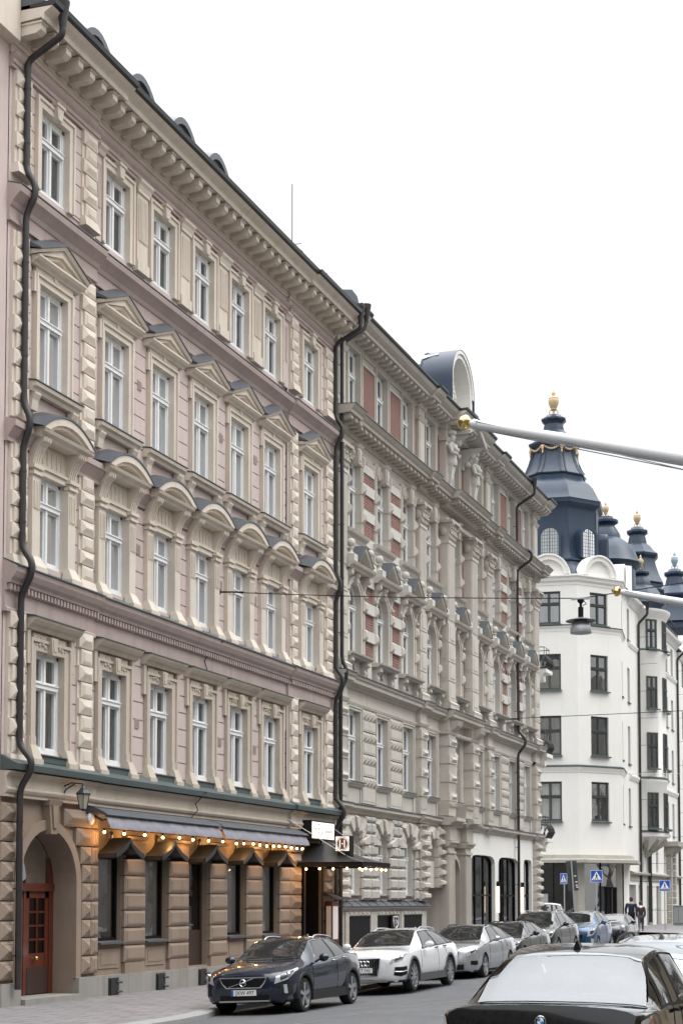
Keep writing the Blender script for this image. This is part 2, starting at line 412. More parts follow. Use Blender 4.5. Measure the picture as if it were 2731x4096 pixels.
pavement('far_pavement', 87.5, 160, lambda s: 3.6, 'far_kerb', xin=-9)
g = MB(); g.quad((-40,87.5,.13+rise(88)),(-9,87.5,.13+rise(88)),(-9,91,.13+rise(88)),(-40,91,.13+rise(88))); structure(g.build('side_pavement', M['paving']))
g = MB(); g.grid([[(15.3,y,.335+rise(y)),(19.2,y,.36+rise(y))] for y in YS]); structure(g.build('near_pavement', M['paving']))
g = MB()
for i in range(len(YS)-1):
    a, b = YS[i], YS[i+1]
    g.prism([(15.0,a,-.3),(15.0,a,.31+rise(a)),(15.04,a,.34+rise(a)),(15.29,a,.345+rise(a)),(15.29,a,-.3)], [(15.0,b,-.3),(15.0,b,.31+rise(b)),(15.04,b,.34+rise(b)),(15.29,b,.345+rise(b)),(15.29,b,-.3)])
structure(g.build('near_kerb', M['kerb']))
# worn patches / tar lines on the road
g = MB()
for (x0, y0, x1, y1, w) in [(5.6,26.5,10.5,31.0,.02),(6.2,24.0,7.4,33.,.03),(5.9,29.5,7.9,36,.02),(8.4,27,8.9,40,.025)]:
    n = 14; A = []; B = []
    for k in range(n+1):
        t = k/n; x = x0+(x1-x0)*t + .10*math.sin(9*t+x0); y = y0+(y1-y0)*t
        ww = w*(.6+.4*math.sin(17*t))
        A.append((x-ww, y, gz(x-ww, y)+.004)); B.append((x+ww, y, gz(x+ww, y)+.004))
    g.strip(A, B)
structure(g.build('tar_seams', M['rubber']))
# ------------------------------------------------------------------ building A: pink house with restaurant
A = thing('pink_house', 'pink and cream stuccoed five storey house on the left, restaurant at its foot', 'building', (0, 26.2, 0))
A.location = (0, 0, 0)
AY0, AY1 = 26.15, 43.85
BAY = [27.82, 30.60, 32.84, 35.03, 37.18, 39.33, 41.98]
JOG = [(AY0, 29.60, .07), (29.60, 40.36, 0.), (40.36, AY1, .07)]
def jog(y):
    return .07 if (y < 29.60 or y > 40.36) else 0.
QS = [(26.30, 26.86), (28.92, 29.50), (40.48, 40.97), (43.10, 43.70)]   # rusticated strips
GR = [(29.95, 31.06), (32.09, 33.22), (34.30, 35.44), (36.48, 37.62), (38.69, 39.82)]   # ground floor openings
HW = .55
def split(y0, y1):
    return [(max(y0, a), min(y1, b), d) for a, b, d in JOG if max(y0, a) < min(y1, b)]

def storey_wall(name, z0, z1, zo0, zo1, mat):
    g = MB()
    for a, b, d in JOG:
        ops = [(y-HW, y+HW, zo0, zo1, 0) for y in BAY if a < y < b]
        wall_grid(g, a, b, z0, z1, ops, d-.03, .20, 0)
    return g.build(name, mat, A)
FL = dict(F4=(15.95, 18.5, 16.45, 18.15), F3=(11.3, 15.95, 12.42, 14.52), F2=(8.5, 11.3, 8.85, 10.66), F1=(4.7, 8.5, 5.08, 7.1))
for k in FL: storey_wall('wall', *FL[k], M['pink'])
# smooth rusticated courses (real slabs with open joints)
def courses(z0, z1, zs, gaps):
    for y0, y1 in gaps:
        g = MB(); e = [z0] + [z for z in zs if z0 < z < z1] + [z1]
        for za, zb in zip(e, e[1:]): g.box(jog((y0+y1)/2)-.03, jog((y0+y1)/2), y0, y1, za+.014, zb-.014)
        g.build('rusticated_courses', M['pink'], A)
def between(w):
    out = []; edges = [(AY0+.02, AY0+.17)] + sorted([(y-w, y+w) for y in BAY] + QS) + [(AY1, AY1)]
    for (a, b), (c, d) in zip(edges, edges[1:]):
        if c - b > .04: out.append((b, c))
    return out
rng = lambda a, s, n: [a + s*k for k in range(n)]
courses(16.42, 18.44, rng(16.49, .348, 7), between(.74))
courses(12.0, 15.3, rng(12.0, .362, 11), between(.80))
courses(8.75, 11.0, rng(8.8, .37, 8), between(.82))
courses(4.95, 7.7, rng(5.0, .40, 8), between(.80))
g.build('rusticated_courses', M['pink'], A)

g = MB(); g.box(-.6,.04,24.6,AY0+.03,0,18.90); g.build('plain_wall_strip', M['pink'], A)
g = MB(); g.box(-.6,.30,24.6,AY0-.004,18.9,21.2); g.build('parapet_strip', M['cream'], A)
# back and side walls close the house; inner dark sheet stands for unlit-room shade
g = MB()
g.quad((-.03,AY0,-.2),(-12,AY0,-.2),(-12,AY0,19.6),(-.03,AY0,19.6)); g.quad((-.03,AY1,-.2),(-12,AY1,-.2),(-12,AY1,19.6),(-.03,AY1,19.6))
g.quad((-12,AY0,-.2),(-12,AY1,-.2),(-12,AY1,19.6),(-12,AY0,19.6))
g.build('end_wall', M['creamshade'], A)
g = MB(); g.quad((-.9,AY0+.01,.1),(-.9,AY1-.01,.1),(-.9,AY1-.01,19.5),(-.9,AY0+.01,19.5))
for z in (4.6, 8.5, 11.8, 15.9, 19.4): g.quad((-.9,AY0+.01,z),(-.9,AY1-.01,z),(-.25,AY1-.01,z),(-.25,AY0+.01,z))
g.build('dark_backing', M['dark'], A)

# ---- windows of the four upper storeys
def pane_set(h, tr): return sash_window(2*HW, h, tr, M['whitepaint'], d=.11)
W = {}
kinds = {'F4': [1,4,1,1,4,1,1], 'F3': [4,1,1,4,1,1,1], 'F2': [2,4,2,4,2,4,2], 'F1': [1,1,1,1,1,1,1]}
def surround_F4():
    c = MB(); casing(c, -HW, HW, -.02, 1.70, .19, .05, -.2, 0, .06, .085)
    c.px([(-.085,1.66),(.085,1.66),(.125,1.92),(-.125,1.92)], .0, .15); c.box(0,.18,-.16,.16,1.92,1.98); c.box(0,.13,-.045,.045,1.72,1.86)
    return c.build('casing', M['cream'])
def surround_F3():
    c = MB(); casing(c, -HW, HW, -.02, 2.10, .17, .05, -.2, 0, .05, .09)
    # ears, frieze, pediment
    c.box(0,.07,-.80,-.72,1.86,2.27); c.box(0,.07,.72,.80,1.86,2.27)
    c.box(-.02,.06,-.72,.72,2.27,2.40)
    c.px([(-.05,2.28),(.05,2.28),(.07,2.38),(-.07,2.38)], .06, .09)
    c.py([(0,2.38),(.10,2.38),(.13,2.42),(.21,2.45),(.26,2.50),(.26,2.54),(0,2.54)], -.93, .93)
    # raking cornice
    for s in (-1, 1):
        c.prism([(0,s*.97,2.54),(.28,s*.97,2.54),(.32,s*.97,2.60),(0,s*.97,2.66)], [(0,0,2.94),(.28,0,2.94),(.32,0,3.01),(0,0,3.08)])
        c.prism([(0,s*.88,2.542),(.23,s*.88,2.542),(.23,s*.84,2.575),(0,s*.84,2.575)], [(0,0,2.79),(.23,0,2.79),(.23,0,2.95),(0,0,2.95)])
        c.prism([(0,s*.60,2.543),(.17,s*.60,2.543),(.17,s*.60,2.60),(0,s*.60,2.60)], [(0,0,2.72),(.17,0,2.72),(.17,0,2.80),(0,0,2.80)])
    c.px([(-.60,2.545),(.60,2.545),(0,2.78)], .0, .03)
    # sill on two consoles and apron
    c.py([(0,-.20),(.10,-.20),(.13,-.13),(.20,-.10),(.22,-.03),(0,.02)], -.93, .93)
    for s in (-1, 1): c.py([(0,-.55),(.06,-.55),(.09,-.35),(.15,-.24),(.15,-.2),(0,-.2)], s*.74-.11, s*.74+.11)
    o = c.build('pediment', M['cream'])
    t = MB()
    for s in (-1, 1):
        t.prism([(0,s*1.0,2.70),(.34,s*1.0,2.60),(.34,s*1.0,2.625),(0,s*1.0,2.82)], [(0,0,3.11),(.34,0,3.015),(.34,0,3.04),(0,0,3.23)])
    t.build('sheet_metal_cover', M['tin'], o); t = MB()
    t.prism([(0,-.95,.021),(.24,-.95,-.02),(.24,-.95,.0),(0,-.95,.045)], [(0,.95,.021),(.24,.95,-.02),(.24,.95,.0),(0,.95,.045)])
    t.build('sill_cover', M['tin'], o)
    return o
def surround_F2():
    c = MB()
    for s in (-1, 1):
        y0, y1 = sorted((s*.55, s*.83))
        c.box(-.19,.10,y0-.004,y1+.004,.0,1.72)
        for k in range(4): c.box(.10,.125,y0+.04+.06*k,y0+.07+.06*k,1.05,1.60)
        c.box(0,.15,y0-.03,y1+.03,1.72,1.78); c.box(0,.17,y0-.05,y1+.05,1.84,1.92); c.box(0,.12,y0,y1,1.78,1.84)
        # console (S bracket)
        pr = [(0,1.93),(.10,1.93),(.12,2.03),(.16,2.15),(.24,2.28),(.34,2.36),(.36,2.44),(0,2.44)]
        c.py(pr, y0, y1)
        for k in range(3):
            q = [(x+.018 if i not in (0,7) else x, z) for i, (x, z) in enumerate(pr)]
            c.py(q, y0+.045+.075*k, y0+.085+.075*k)
        # foot block
        c.prism([(0,y0-.06,-.14),(.24,y0-.06,-.14),(.24,y1+.06,-.14),(0,y1+.06,-.14)], [(0,y0-.0,.09),(.12,y0-.0,.09),(.12,y1,.09),(0,y1,.09)])
        c.box(0,.25,y0-.07,y1+.07,-.26,-.14)
    c.box(-.19,.05,-.546,.546,1.80,1.92); c.box(0,.09,-.55,.55,1.92,1.97)
    c.box(-.02,.03,-.55,.55,1.97,2.43)
    for k in range(5): c.box(.03,.05,-.36+.18*k-.02,-.36+.18*k+.02,2.05,2.34)
    # cornice and segmental pediment
    c.py([(0,2.44),(.30,2.44),(.33,2.49),(.42,2.52),(.45,2.58),(0,2.58)], -.94, .94)
    n = 16; zc, rr = 2.70-.95, 1.50
    def seg(r, n=16):
        hw_, rs_ = r; return [(-hw_+2*hw_*k/n, 2.58 + rs_*(1-((2*k/n-1)**2))) for k in range(n+1)]
    o1, i1, i2 = seg((1.0,.38)), seg((.78,.24)), seg((.66,.17))
    band(c, i1, o1, 0, .46); band(c, i2, i1, 0, .40)
    c.px([(y,z+.001) for y, z in i2] , .0, .10)
    o = c.build('arched_pediment', M['cream'])
    t = MB(); a, b = seg((1.005,.385)), seg((1.035,.42)); band(t, a, b, 0, .48); t.strip([(.48,y,z+.004) for y,z in b], [(.0,y,z+.15) for y,z in b]); t.build('sheet_metal_cover', M['tin'], o)
    return o
def surround_F1():
    c = MB(); casing(c, -HW, HW, .1, 2.02, .23, .05, -.2, 0, .06, .09)
    # taller head panel with keystone and leaf scrolls
    c.box(-.02,.03,-.62,.62,2.02,2.36)
    c.py([(0,2.40),(.10,2.40),(.14,2.46),(.20,2.50),(.26,2.57),(.28,2.62),(0,2.62)], -.94, .94)
    c.px([(-.09,1.98),(.09,1.98),(.13,2.33),(-.13,2.33)], .0, .15); c.px([(-.05,2.05),(.05,2.05),(.08,2.29),(-.08,2.29)], .15, .165)
    for s in (-1, 1):
        for k, (yy, zz, r) in enumerate([(.22,2.12,.05),(.32,2.17,.06),(.43,2.14,.05),(.36,2.26,.045),(.25,2.27,.04),(.50,2.24,.05),(.55,2.13,.03)]):
            c.sphere((.055,s*yy,zz), r, 8, 5, 0, (.6,1,1))
        c.box(0,.07,s*.84-.06,s*.84+.06,1.72,2.40)
        y0, y1 = sorted((s*.55, s*.80))
        c.prism([(0,y0-.04,-.16),(.20,y0-.04,-.16),(.20,y1+.04,-.16),(0,y1+.04,-.16)], [(0,y0,.12),(.10,y0,.12),(.10,y1,.12),(0,y1,.12)])
        c.box(0,.22,y0-.05,y1+.05,-.33,-.16)
        c.box(-.19,.07,y0-.006,y1+.006,.0,.3)
    o = c.build('hooded_casing', M['creamshade'])
    t = MB(); t.prism([(0,-.96,2.622),(.30,-.96,2.622),(.30,-.96,2.64),(0,-.96,2.70)], [(0,.96,2.622),(.30,.96,2.622),(.30,.96,2.64),(0,.96,2.70)])
    t.build('sheet_metal_cover', M['copper'], o); t = MB()
    t.prism([(-.19,-.54,-.02),(.16,-.54,-.07),(.16,-.54,-.05),(-.19,-.54,.0)], [(-.19,.54,-.02),(.16,.54,-.07),(.16,.54,-.05),(-.19,.54,.0)]); t.box(0,.13,-.54,.54,-.2,-.072)
    t.build('sill_cover', M['copper'], o)
    return o
SUR = dict(F4=surround_F4, F3=surround_F3, F2=surround_F2, F1=surround_F1)
TR = dict(F4=1.12, F3=1.42, F2=1.24, F1=1.36)
for k in ('F4', 'F3', 'F2', 'F1'):
    z0, z1, zo0, zo1 = FL[k]; h = zo1 - zo0
    s0 = SUR[k](); protos = {}
    for i, y in enumerate(BAY):
        kd = kinds[k][i]
        if kd not in protos:
            f = pane_set(h, TR[k]); f.name = 'window'
            add_drape(f, 2*HW, h, kd, M['curtain'] if k in ('F4','F3') else M['curtaingrey'])
            f.parent = A; f.location = (jog(y)-.10, y, zo0); protos[kd] = f; w = f
        else:
            w = inst(protos[kd], A, (jog(y)-.10, y, zo0))
        if i == 0: s = s0
        else:
            s = s0.copy(); COL.objects.link(s)
            for ch in s0.children: d = ch.copy(); COL.objects.link(d); d.parent = s
        s.parent = A; s.location = (jog(y), y, zo0)
oc = MB(); oc.quad((-.45,34.75,8.9),(-.45,35.25,8.9),(-.45,35.25,10.2),(-.45,34.75,10.2)); oc.build('orange_curtain', M['orangecloth'], A)

# ---- rusticated strips
def quoin(y0, y1, z0, z1, n, x, foot=True):
    g = MB(); h = (z1-z0-(.22 if foot else 0))/n; zb = z0 + (.22 if foot else 0)
    if foot: g.prism([(x-.03,y0-.03,z0),(x+.16,y0-.03,z0),(x+.16,y1+.03,z0),(x-.03,y1+.03,z0)], [(x-.03,y0,zb),(x+.10,y0,zb),(x+.10,y1,zb),(x-.03,y1,zb)])
    g.box(x-.03, x+.03, y0, y1, zb, z1)
    for k in range(n):
        a, b = zb + h*k + .012, zb + h*(k+1) - .012
        if k % 2: g.pyr(y0, y1, a, b, x+.03, x+.075, x+.09, .045); g.pyr(y0+.06, y1-.06, a+.05, b-.05, x+.09, x+.092, x+.13, .10)
        else: g.pyr(y0+.09, y1-.03, a, b, x+.03, x+.07, x+.09, .05); g.box(x+.09, x+.098, y0+.17, y1-.11, a+.075, b-.075)
    return g.build('quoin_strip', M['cream'], A)
for y0, y1 in QS:
    j = .07
    quoin(y0, y1, 16.38, 18.46, 6, j); quoin(y0, y1, 11.55, 15.25, 11, j, False); quoin(y0, y1, 8.62, 11.05, 7, j); quoin(y0, y1, 4.75, 7.74, 8, j)
# fluted pilasters of the top storey
for y in (31.72, 33.93, 36.10, 38.25):
    p = MB(); y0, y1 = y-.25, y+.25
    p.box(-.03,.06,y0,y1,16.42,18.2); p.box(-.03,.10,y0-.03,y1+.03,16.38,16.62)
    for k in range(7): p.box(.06,.085,y0+.05+.062*k,y0+.085+.062*k,17.1,18.08)
    p.box(-.03,.10,y0-.03,y1+.03,18.2,18.27); p.py([(0,18.27),(.10,18.27),(.14,18.36),(.19,18.42),(.19,18.47),(0,18.47)], y0-.06, y1+.06)
    p.build('fluted_pilaster', M['cream'], A)
for y in (29.72, 40.26):
    p = MB(); y0, y1 = y-.11, y+.11
    p.box(-.03,.05,y0,y1,16.38,18.27)
    for k in range(3): p.box(.05,.07,y0+.03+.06*k,y0+.06+.06*k,17.1,18.08)
    p.py([(0,18.27),(.10,18.27),(.14,18.36),(.19,18.42),(.19,18.47),(0,18.47)], y0-.05, y1+.05)
    p.build('fluted_pilaster', M['pink'], A)
# iron wall-tie plates
for y in (31.72, 36.1, 38.25):
    for z in (13.7, 9.95, 6.0):
        p = MB(); p.box(-.01,.02,y-.09,y+.09,z,z+.22)
        for k in range(6): p.box(.02,.03,y-.07+.027*k,y-.058+.027*k,z+.03,z+.19)
        p.build('vent_grille', M['pinkdark'], A)

# ---- string courses
def course(name, prof, mat, ends=(AY0, AY1)):
    g = MB()
    for a, b, d in split(*ends): g.py([(x+(d if x > 0 else 0), z) for x, z in prof], a, b)
    return g.build(name, mat, A)
course('architrave_band', [(-.03,18.46),(.05,18.46),(.05,18.53),(.08,18.54),(.08,18.62),(.12,18.66),(.15,18.70),(.15,18.73),(-.03,18.75)], M['pinkdark'])
course('frieze', [(-.03,18.72),(.02,18.72),(.02,19.0),(-.03,19.0)], M['pink'])
c1 = course('string_course', [(-.03,15.38),(.05,15.38),(.05,15.44),(.03,15.46),(.03,15.66),(.06,15.68),(.10,15.76),(.20,15.86),(.27,15.92),(.29,16.0),(.29,16.04),(-.03,16.16)], M['pinkdark'])
t = MB()
for a, b, d in split(AY0, AY1): t.prism([(-.03,a,16.162),(.31+d,a,16.045),(.31+d,a,16.065),(-.03,a,16.185)], [(-.03,b,16.162),(.31+d,b,16.045),(.31+d,b,16.065),(-.03,b,16.185)])
t.build('sheet_metal_cover', M['tin'], c1)
g = MB(); e = [AY0] + [v for y in BAY for v in (y-.86, y+.86)] + [AY1]
for a, b in zip(e[::2], e[1::2]):
    d = jog((a+b)/2); g = MB(); g.py([(-.03,11.02),(.05+d,11.02),(.05+d,11.10),(.08+d,11.14),(.18+d,11.28),(.22+d,11.30),(.22+d,11.42),(-.03,11.50)], a, b); g.build('string_course', M['pinkdark'], A)
c2 = course('string_course', [(-.03,7.70),(.07,7.70),(.07,7.76),(.03,7.80),(.03,8.10),(.06,8.11),(.06,8.24),(.14,8.25),(.16,8.30),(.22,8.36),(.28,8.46),(.30,8.56),(-.03,8.75)], M['pinkdark'])
d_ = MB()
y = AY0 + .05
while y < AY1 - .08: d_.box(.05+jog(y), .125+jog(y), y, y+.07, 8.12, 8.235); y += .125
d_.build('dentil_row', M['pinkdark'], c2)
t = MB()
for a, b, d in split(AY0, AY1): t.prism([(-.03,a,8.752),(.33+d,a,8.562),(.33+d,a,8.585),(-.03,a,8.775)], [(-.03,b,8.752),(.33+d,b,8.562),(.33+d,b,8.585),(-.03,b,8.775)])
t.build('sheet_metal_cover', M['copper'], c2)
c3 = course('fascia', [(-.03,4.14),(.08,4.14),(.08,4.20),(.12,4.22),(.15,4.27),(.15,4.30),(.11,4.32),(.11,4.52),(.16,4.58),(.22,4.62),(-.03,4.64)], M['creamshade'])
t = MB()
for a, b, d in split(AY0, AY1): t.prism([(-.03,a,4.645),(.32+d,a,4.645),(.34+d,a,4.76),(-.03,a,4.98)], [(-.03,b,4.645),(.32+d,b,4.645),(.34+d,b,4.76),(-.03,b,4.98)])
t.build('green_metal_flashing', M['copper'], c3)

# ---- main cornice with modillions, gutter, roof
cor = course('cornice', [(-.03,18.94),(.05,18.94),(.07,19.0),(.11,19.02),(.11,19.07),(.15,19.08),(.15,19.29),(.70,19.31),(.70,19.27),(.74,19.27),(.74,19.38),(.78,19.41),(.86,19.45),(.93,19.50),(-.03,19.54)], M['cream'])
b0 = MB(); b0.py([(.0,-.03),(.40,-.01),(.47,.03),(.50,.05),(.50,.17),(0,.17)], -.10, .10); b0.box(0,.53,-.12,.12,.17,.215)
bo = b0.build('bracket', M['cream'], cor, loc=(.15, AY0+.15, 19.06))
bo.location.x = .15 + .07
k = 1
while AY0 + .15 + .482*k < AY1 - .1:
    y = AY0 + .15 + .482*k; c = bo.copy(); COL.objects.link(c); c.parent = cor; c.location = (.15+jog(y), y, 19.06); k += 1
gt = MB()
for a, b, d in split(AY0, AY1): gt.py([(.5,19.545),(.94+d,19.51),(1.0+d,19.53),(1.02+d,19.62),(.97+d,19.62),(.5,19.60)], a, b)
gt.build('gutter', M['blackmetal'], A)
rf = MB()
rf.quad((.9,AY0,19.60),(.9,AY1,19.60),(-5.5,AY1,22.6),(-5.5,AY0,22.6)); rf.quad((-5.5,AY0,22.6),(-5.5,AY1,22.6),(-12,AY1,19.6),(-12,AY0,19.6))
y = AY0 + .3
while y < AY1:
    rf.prism([(.9,y,19.60),(-5.5,y,22.6),(-5.5,y,22.65),(.9,y,19.65)], [(.9,y+.03,19.60),(-5.5,y+.03,22.6),(-5.5,y+.03,22.65),(.9,y+.03,19.65)]); y += .62
rf.add([(.9,AY0,19.6),(-5.5,AY0,22.6),(-12,AY0,19.6)], [(0,1,2)]); rf.add([(.9,AY1,19.6),(-5.5,AY1,22.6),(-12,AY1,19.6)], [(0,1,2)])
roofA = rf.build('roof', M['tin'], A)
# snow guard along the eave
sg = MB(); sg.tube([(.72,AY0+.3,19.86),(.72,AY1-.1,19.86)], .02, 6)
y = AY0 + .4
while y < AY1: sg.tube([(.85,y,19.63),(.72,y,19.87)], .015, 5); y += 1.1
sg.build('snow_guard', M['blackmetal'], roofA)
# eyebrow dormers
def eyebrow(y, n=12):
    g = MB(); x0, x1 = -.3, -3.0; w = 1.02; h = 1.15; zb = 20.22
    a = [(y-w+2*w*k/n, zb + h*math.sin(PI*(.04+.92*k/n))**.8) for k in range(n+1)]
    g.strip([(x0,p,z) for p,z in a], [(x1,p,max(z,20.3)+.75) for p,z in a])
    i = [(y+(p-y)*.86, zb+(z-zb)*.86) for p,z in a]
    band(g, i, a, x0-.05, x0+.04)
    g.add([(x0-.04,p,z) for p,z in i] + [(x0-.04,i[-1][0],zb-.3),(x0-.04,i[0][0],zb-.3)], [tuple(range(len(i)+2))])
    o = g.build('dormer', M['tin'], A, smooth=40)
    q = MB(); q.add([(x0-.03,y+(p-y)*.6,zb+.1+(z-zb)*.55) for p,z in i], [tuple(range(len(i)))]); q.build('pane', M['glass'], o)
for y in (30.2, 32.3, 34.5, 36.5): eyebrow(y)

# ---- ground floor
g = MB()
ops = [(a, b, 1.28, 3.12, 0) for k, (a, b) in enumerate(GR) if k != 2] + [(GR[2][0], GR[2][1], .60, 3.12, 0)]
wall_grid(g, 29.15, 41.40, .1, 4.2, ops, 0., .24)
AC, AR = 27.95, 1.08
wall_grid(g, AY0, 29.15, .1, 4.2, [(AC-AR, AC+AR, .1, 3.57, AR)], 0., .52)
wall_grid(g, 41.40, AY1, .1, 4.2, [(41.42, 43.02, .1, 3.45, 0)], 0., .8)
gw = g.build('ground_floor_wall', M['brown'], A)
# arch ring, keystone, rusticated voussoir blocks
g = MB()
band(g, [(AC-AR,.55)] + arc(AC, 2.49, AR, 18) + [(AC+AR,.55)], [(AC-AR-.2,.55)] + arc(AC, 2.49, AR+.2, 18) + [(AC+AR+.2,.55)], 0, .07)
g.px([(AC-.12,3.48),(AC+.12,3.48),(AC+.2,4.16),(AC-.2,4.16)], 0, .17); g.px([(AC-.06,3.6),(AC+.06,3.6),(AC+.12,4.05),(AC-.12,4.05)], .17, .21)
g.py([(0,4.05),(.18,4.05),(.22,4.16),(0,4.16)], AC-.24, AC+.24)
g.build('arch_moulding', M['brown'], A)
g = MB(); h = .38
def blockrow(y0, y1, z0, z1, kind=0):
    if y1 - y0 < .08: return
    g.pyr(y0, y1, z0+.012, z1-.012, 0, .07, .10, .055)
    if kind and y1-y0 > .25: g.pyr(y0+.09, y1-.09, z0+.08, z1-.08, .10, .102, .16, .12)
    else: g.box(.10, .108, y0+.10, y1-.10, z0+.09, z1-.09)
z = .62; k = 0
while z < 4.0:
    z2 = min(z+h, 4.12)
    def arcx(zz): return AC + ((AR+.22)**2 - max(0, zz-2.49)**2)**.5 if zz-2.49 < AR+.22 else AC
    r = arcx(z+.02) if z2 > 2.49 else AC+AR+.22
    if z < 2.49 + AR + .1:
        blockrow(max(r, 29.18) if z2 < 3.3 else r+.02, 29.62, z, z2, 1); blockrow(29.63, 29.93, z, z2)
        blockrow(AY0+.02, min(2*AC-r, 26.72), z, z2, 1)
    else:
        blockrow(AC+.24, 29.93, z, z2); blockrow(AY0+.02, AC-.24, z, z2)
    z = z2
g.build('rusticated_blocks', M['brown'], A)
for a, b in [(GR[i][1]+.02, GR[i+1][0]-.02) for i in range(4)] + [(39.84, 40.55), (40.57, 41.38), (43.06, AY1-.03)]:
    g = MB(); z = .80
    g.box(0,.09,a+.03,b-.03,.56,.80)
    while z < 3.3:
        blockrow(a, b, z, z+h, 1 if b-a < .9 and a > 40 else 0); z += h
    g.py([(0,3.50),(.12,3.50),(.16,3.56),(0,3.60)], a, b)
    g.build('rusticated_pier', M['brown'], A)
g = MB()
for k, (a, b) in enumerate(GR):
    if k == 2: continue
    g = MB(); g.box(-.02,.02,a+.10,b-.10,.70,1.12); g.box(.02,.03,a+.2,b-.2,.78,1.04); g.build('apron_panel', M['brown'], A)
# plinth
g = MB(); y = AY0
for y0, y1 in [(AY0, 26.85), (29.05, 29.85), (29.85, 31.2), (31.2, 32.5), (32.5, 33.9), (33.9, 35.2), (35.2, 36.7), (36.7, 38.2), (38.2, 39.7), (39.7, 41.4), (43.05, AY1)]:
    g = MB(); g.box(-.02, .13, y0+.004, y1-.004, .02, .56); g.build('plinth', M['granite'], A)
g = MB(); g.box(-.55, .22, 26.86, 29.04, .05, .24); g.build('door_step', M['granite'], A)
# restaurant windows
def shopwin(k, a, b):
    f = MB(); z0, z1 = (1.30, 3.10); t = .05
    f.box(-.2,-.1,a+.002,a+t,z0,z1); f.box(-.2,-.1,b-t,b-.002,z0,z1); f.box(-.2,-.1,a+t,b-t,z0,z0+t); f.box(-.2,-.1,a+t,b-t,z1-t,z1)
    o = f.build('window', M['black'], A)
    q = MB(); q.quad((-.14,a,z0),(-.14,b,z0),(-.14,b,z1),(-.14,a,z1)); q.build('pane', M['clearglass'], o)
    s = MB(); s.prism([(-.22,a,1.28),(.14,a,1.22),(.14,a,1.25),(-.22,a,1.31)], [(-.22,b,1.28),(.14,b,1.22),(.14,b,1.25),(-.22,b,1.31)]); s.build('sill', M['tin'], o)
    c = MB(); n = 9
    for i in range(n):
        ya, yb = a+.05+(b-a-.1)*i/n, a+.05+(b-a-.1)*(i+1)/n; ym = (ya+yb)/2
        c.quad((-.22,ya,z0+.05),(-.19,ym,z0+.05),(-.19,ym,z1),(-.22,ya,z1)); c.quad((-.19,ym,z0+.05),(-.22,yb,z0+.05),(-.22,yb,z1),(-.19,ym,z1))
    c.build('curtain', M['curtain'], o)
for k, (a, b) in enumerate(GR):
    if k != 2: shopwin(k, a, b)
a, b = GR[2]
f = MB(); f.box(-.22,-.14,a,a+.07,.6,3.1); f.box(-.22,-.14,b-.07,b,.6,3.1); f.box(-.22,-.14,a,b,3.03,3.1); f.box(-.22,-.15,a,b,.58,1.45)
sd = f.build('side_door', M['darkwood'], A)
q = MB(); q.quad((-.18,a+.05,1.45),(-.18,b-.05,1.45),(-.18,b-.05,3.05),(-.18,a+.05,3.05)); q.build('pane', M['shopglass'], sd)
# curved tin hoods
def hood(y):
    g = MB(); n = 8; w = .64
    def prof(s): return [(y + s*w*t, 3.50 - .36*(t**.62) + .05*max(0,t-.75)*4*(t-.75)) for t in [k/n for k in range(n+1)]]
    for s in (-1, 1):
        p = prof(s)
        g.strip([(.02,u,v) for u, v in p], [(.52,u,v-.0) for u, v in p]); g.strip([(.02,u,v-.025) for u, v in p], [(.52,u,v-.025) for u, v in p])
        g.strip([(.525,u,v+.012) for u, v in p], [(.525,u,v-.10) for u, v in p]); g.strip([(.49,u,v+.012) for u, v in p], [(.49,u,v-.10) for u, v in p])
        g.strip([(.49,u,v-.10) for u, v in p], [(.525,u,v-.10) for u, v in p])
        g.box(.02,.5,y+s*w-.012,y+s*w+.012,p[-1][1]-.10,p[-1][1])
    o = g.build('tin_hood', M['blackmetal'], A, smooth=35)
    q = MB(); q.tube([(.06,y,3.46),(.06,y,3.58)], .03, 6); q.sphere((.06,y,3.60), .045, 8, 6); q.build('finial', M['blackmetal'], o)
for a, b in GR: hood((a+b)/2)
# arched house door, recessed
f = MB(); xd = -.48
f.box(xd-.1,xd,AC-AR,AC-AR+.16,.2,3.57); f.box(xd-.1,xd,AC+AR-.16,AC+AR,.2,3.57); f.box(xd-.1,xd+.03,AC-AR,AC+AR,2.34,2.50)
f.box(xd-.1,xd-.01,AC-.05,AC+.05,.2,2.36)
fo = f.build('door_frame', M['reddoor'], A)
q = MB(); q.add([(xd-.05,y,z) for y, z in arc(AC, 2.49, AR, 18)], [tuple(range(19))]); q.build('fanlight_pane', M['shopglass'], fo)
for s in (-1, 1):
    d = MB(); y0, y1 = sorted((AC+s*.05, AC+s*(AR-.16))); x = xd-.02
    d.box(x-.05,x,y0,y1,.26,.5); d.box(x-.05,x,y0,y0+.13,.5,2.34); d.box(x-.05,x,y1-.13,y1,.5,2.34); d.box(x-.05,x,y0,y1,2.2,2.34); d.box(x-.05,x-.01,y0,y1,.5,1.08); d.box(x-.05,x,(y0+y1)/2-.02,(y0+y1)/2+.02,1.08,2.2)
    for zz in (1.34, 1.62, 1.90): d.box(x-.05,x,y0+.1,y1-.1,zz,zz+.035)
    o = d.build('door', M['reddoor'], A)
    q = MB(); q.quad((x-.03,y0+.1,1.05),(x-.03,y1-.1,1.05),(x-.03,y1-.1,2.22),(x-.03,y0+.1,2.22)); q.build('pane', M['shopglass'], o)
    q = MB(); q.sphere((x+.06,(y0+y1)/2-s*.12,.98), .045); q.tube([(x-.01,(y0+y1)/2-s*.12,.98),(x+.05,(y0+y1)/2-s*.12,.98)], .018, 6); q.build('knob', M['brass'], o)
    q = MB(); q.box(x+.0,x+.008,y0+.04,y1-.04,.27,.80); q.build('kick_plate', M['darkwood'], o)
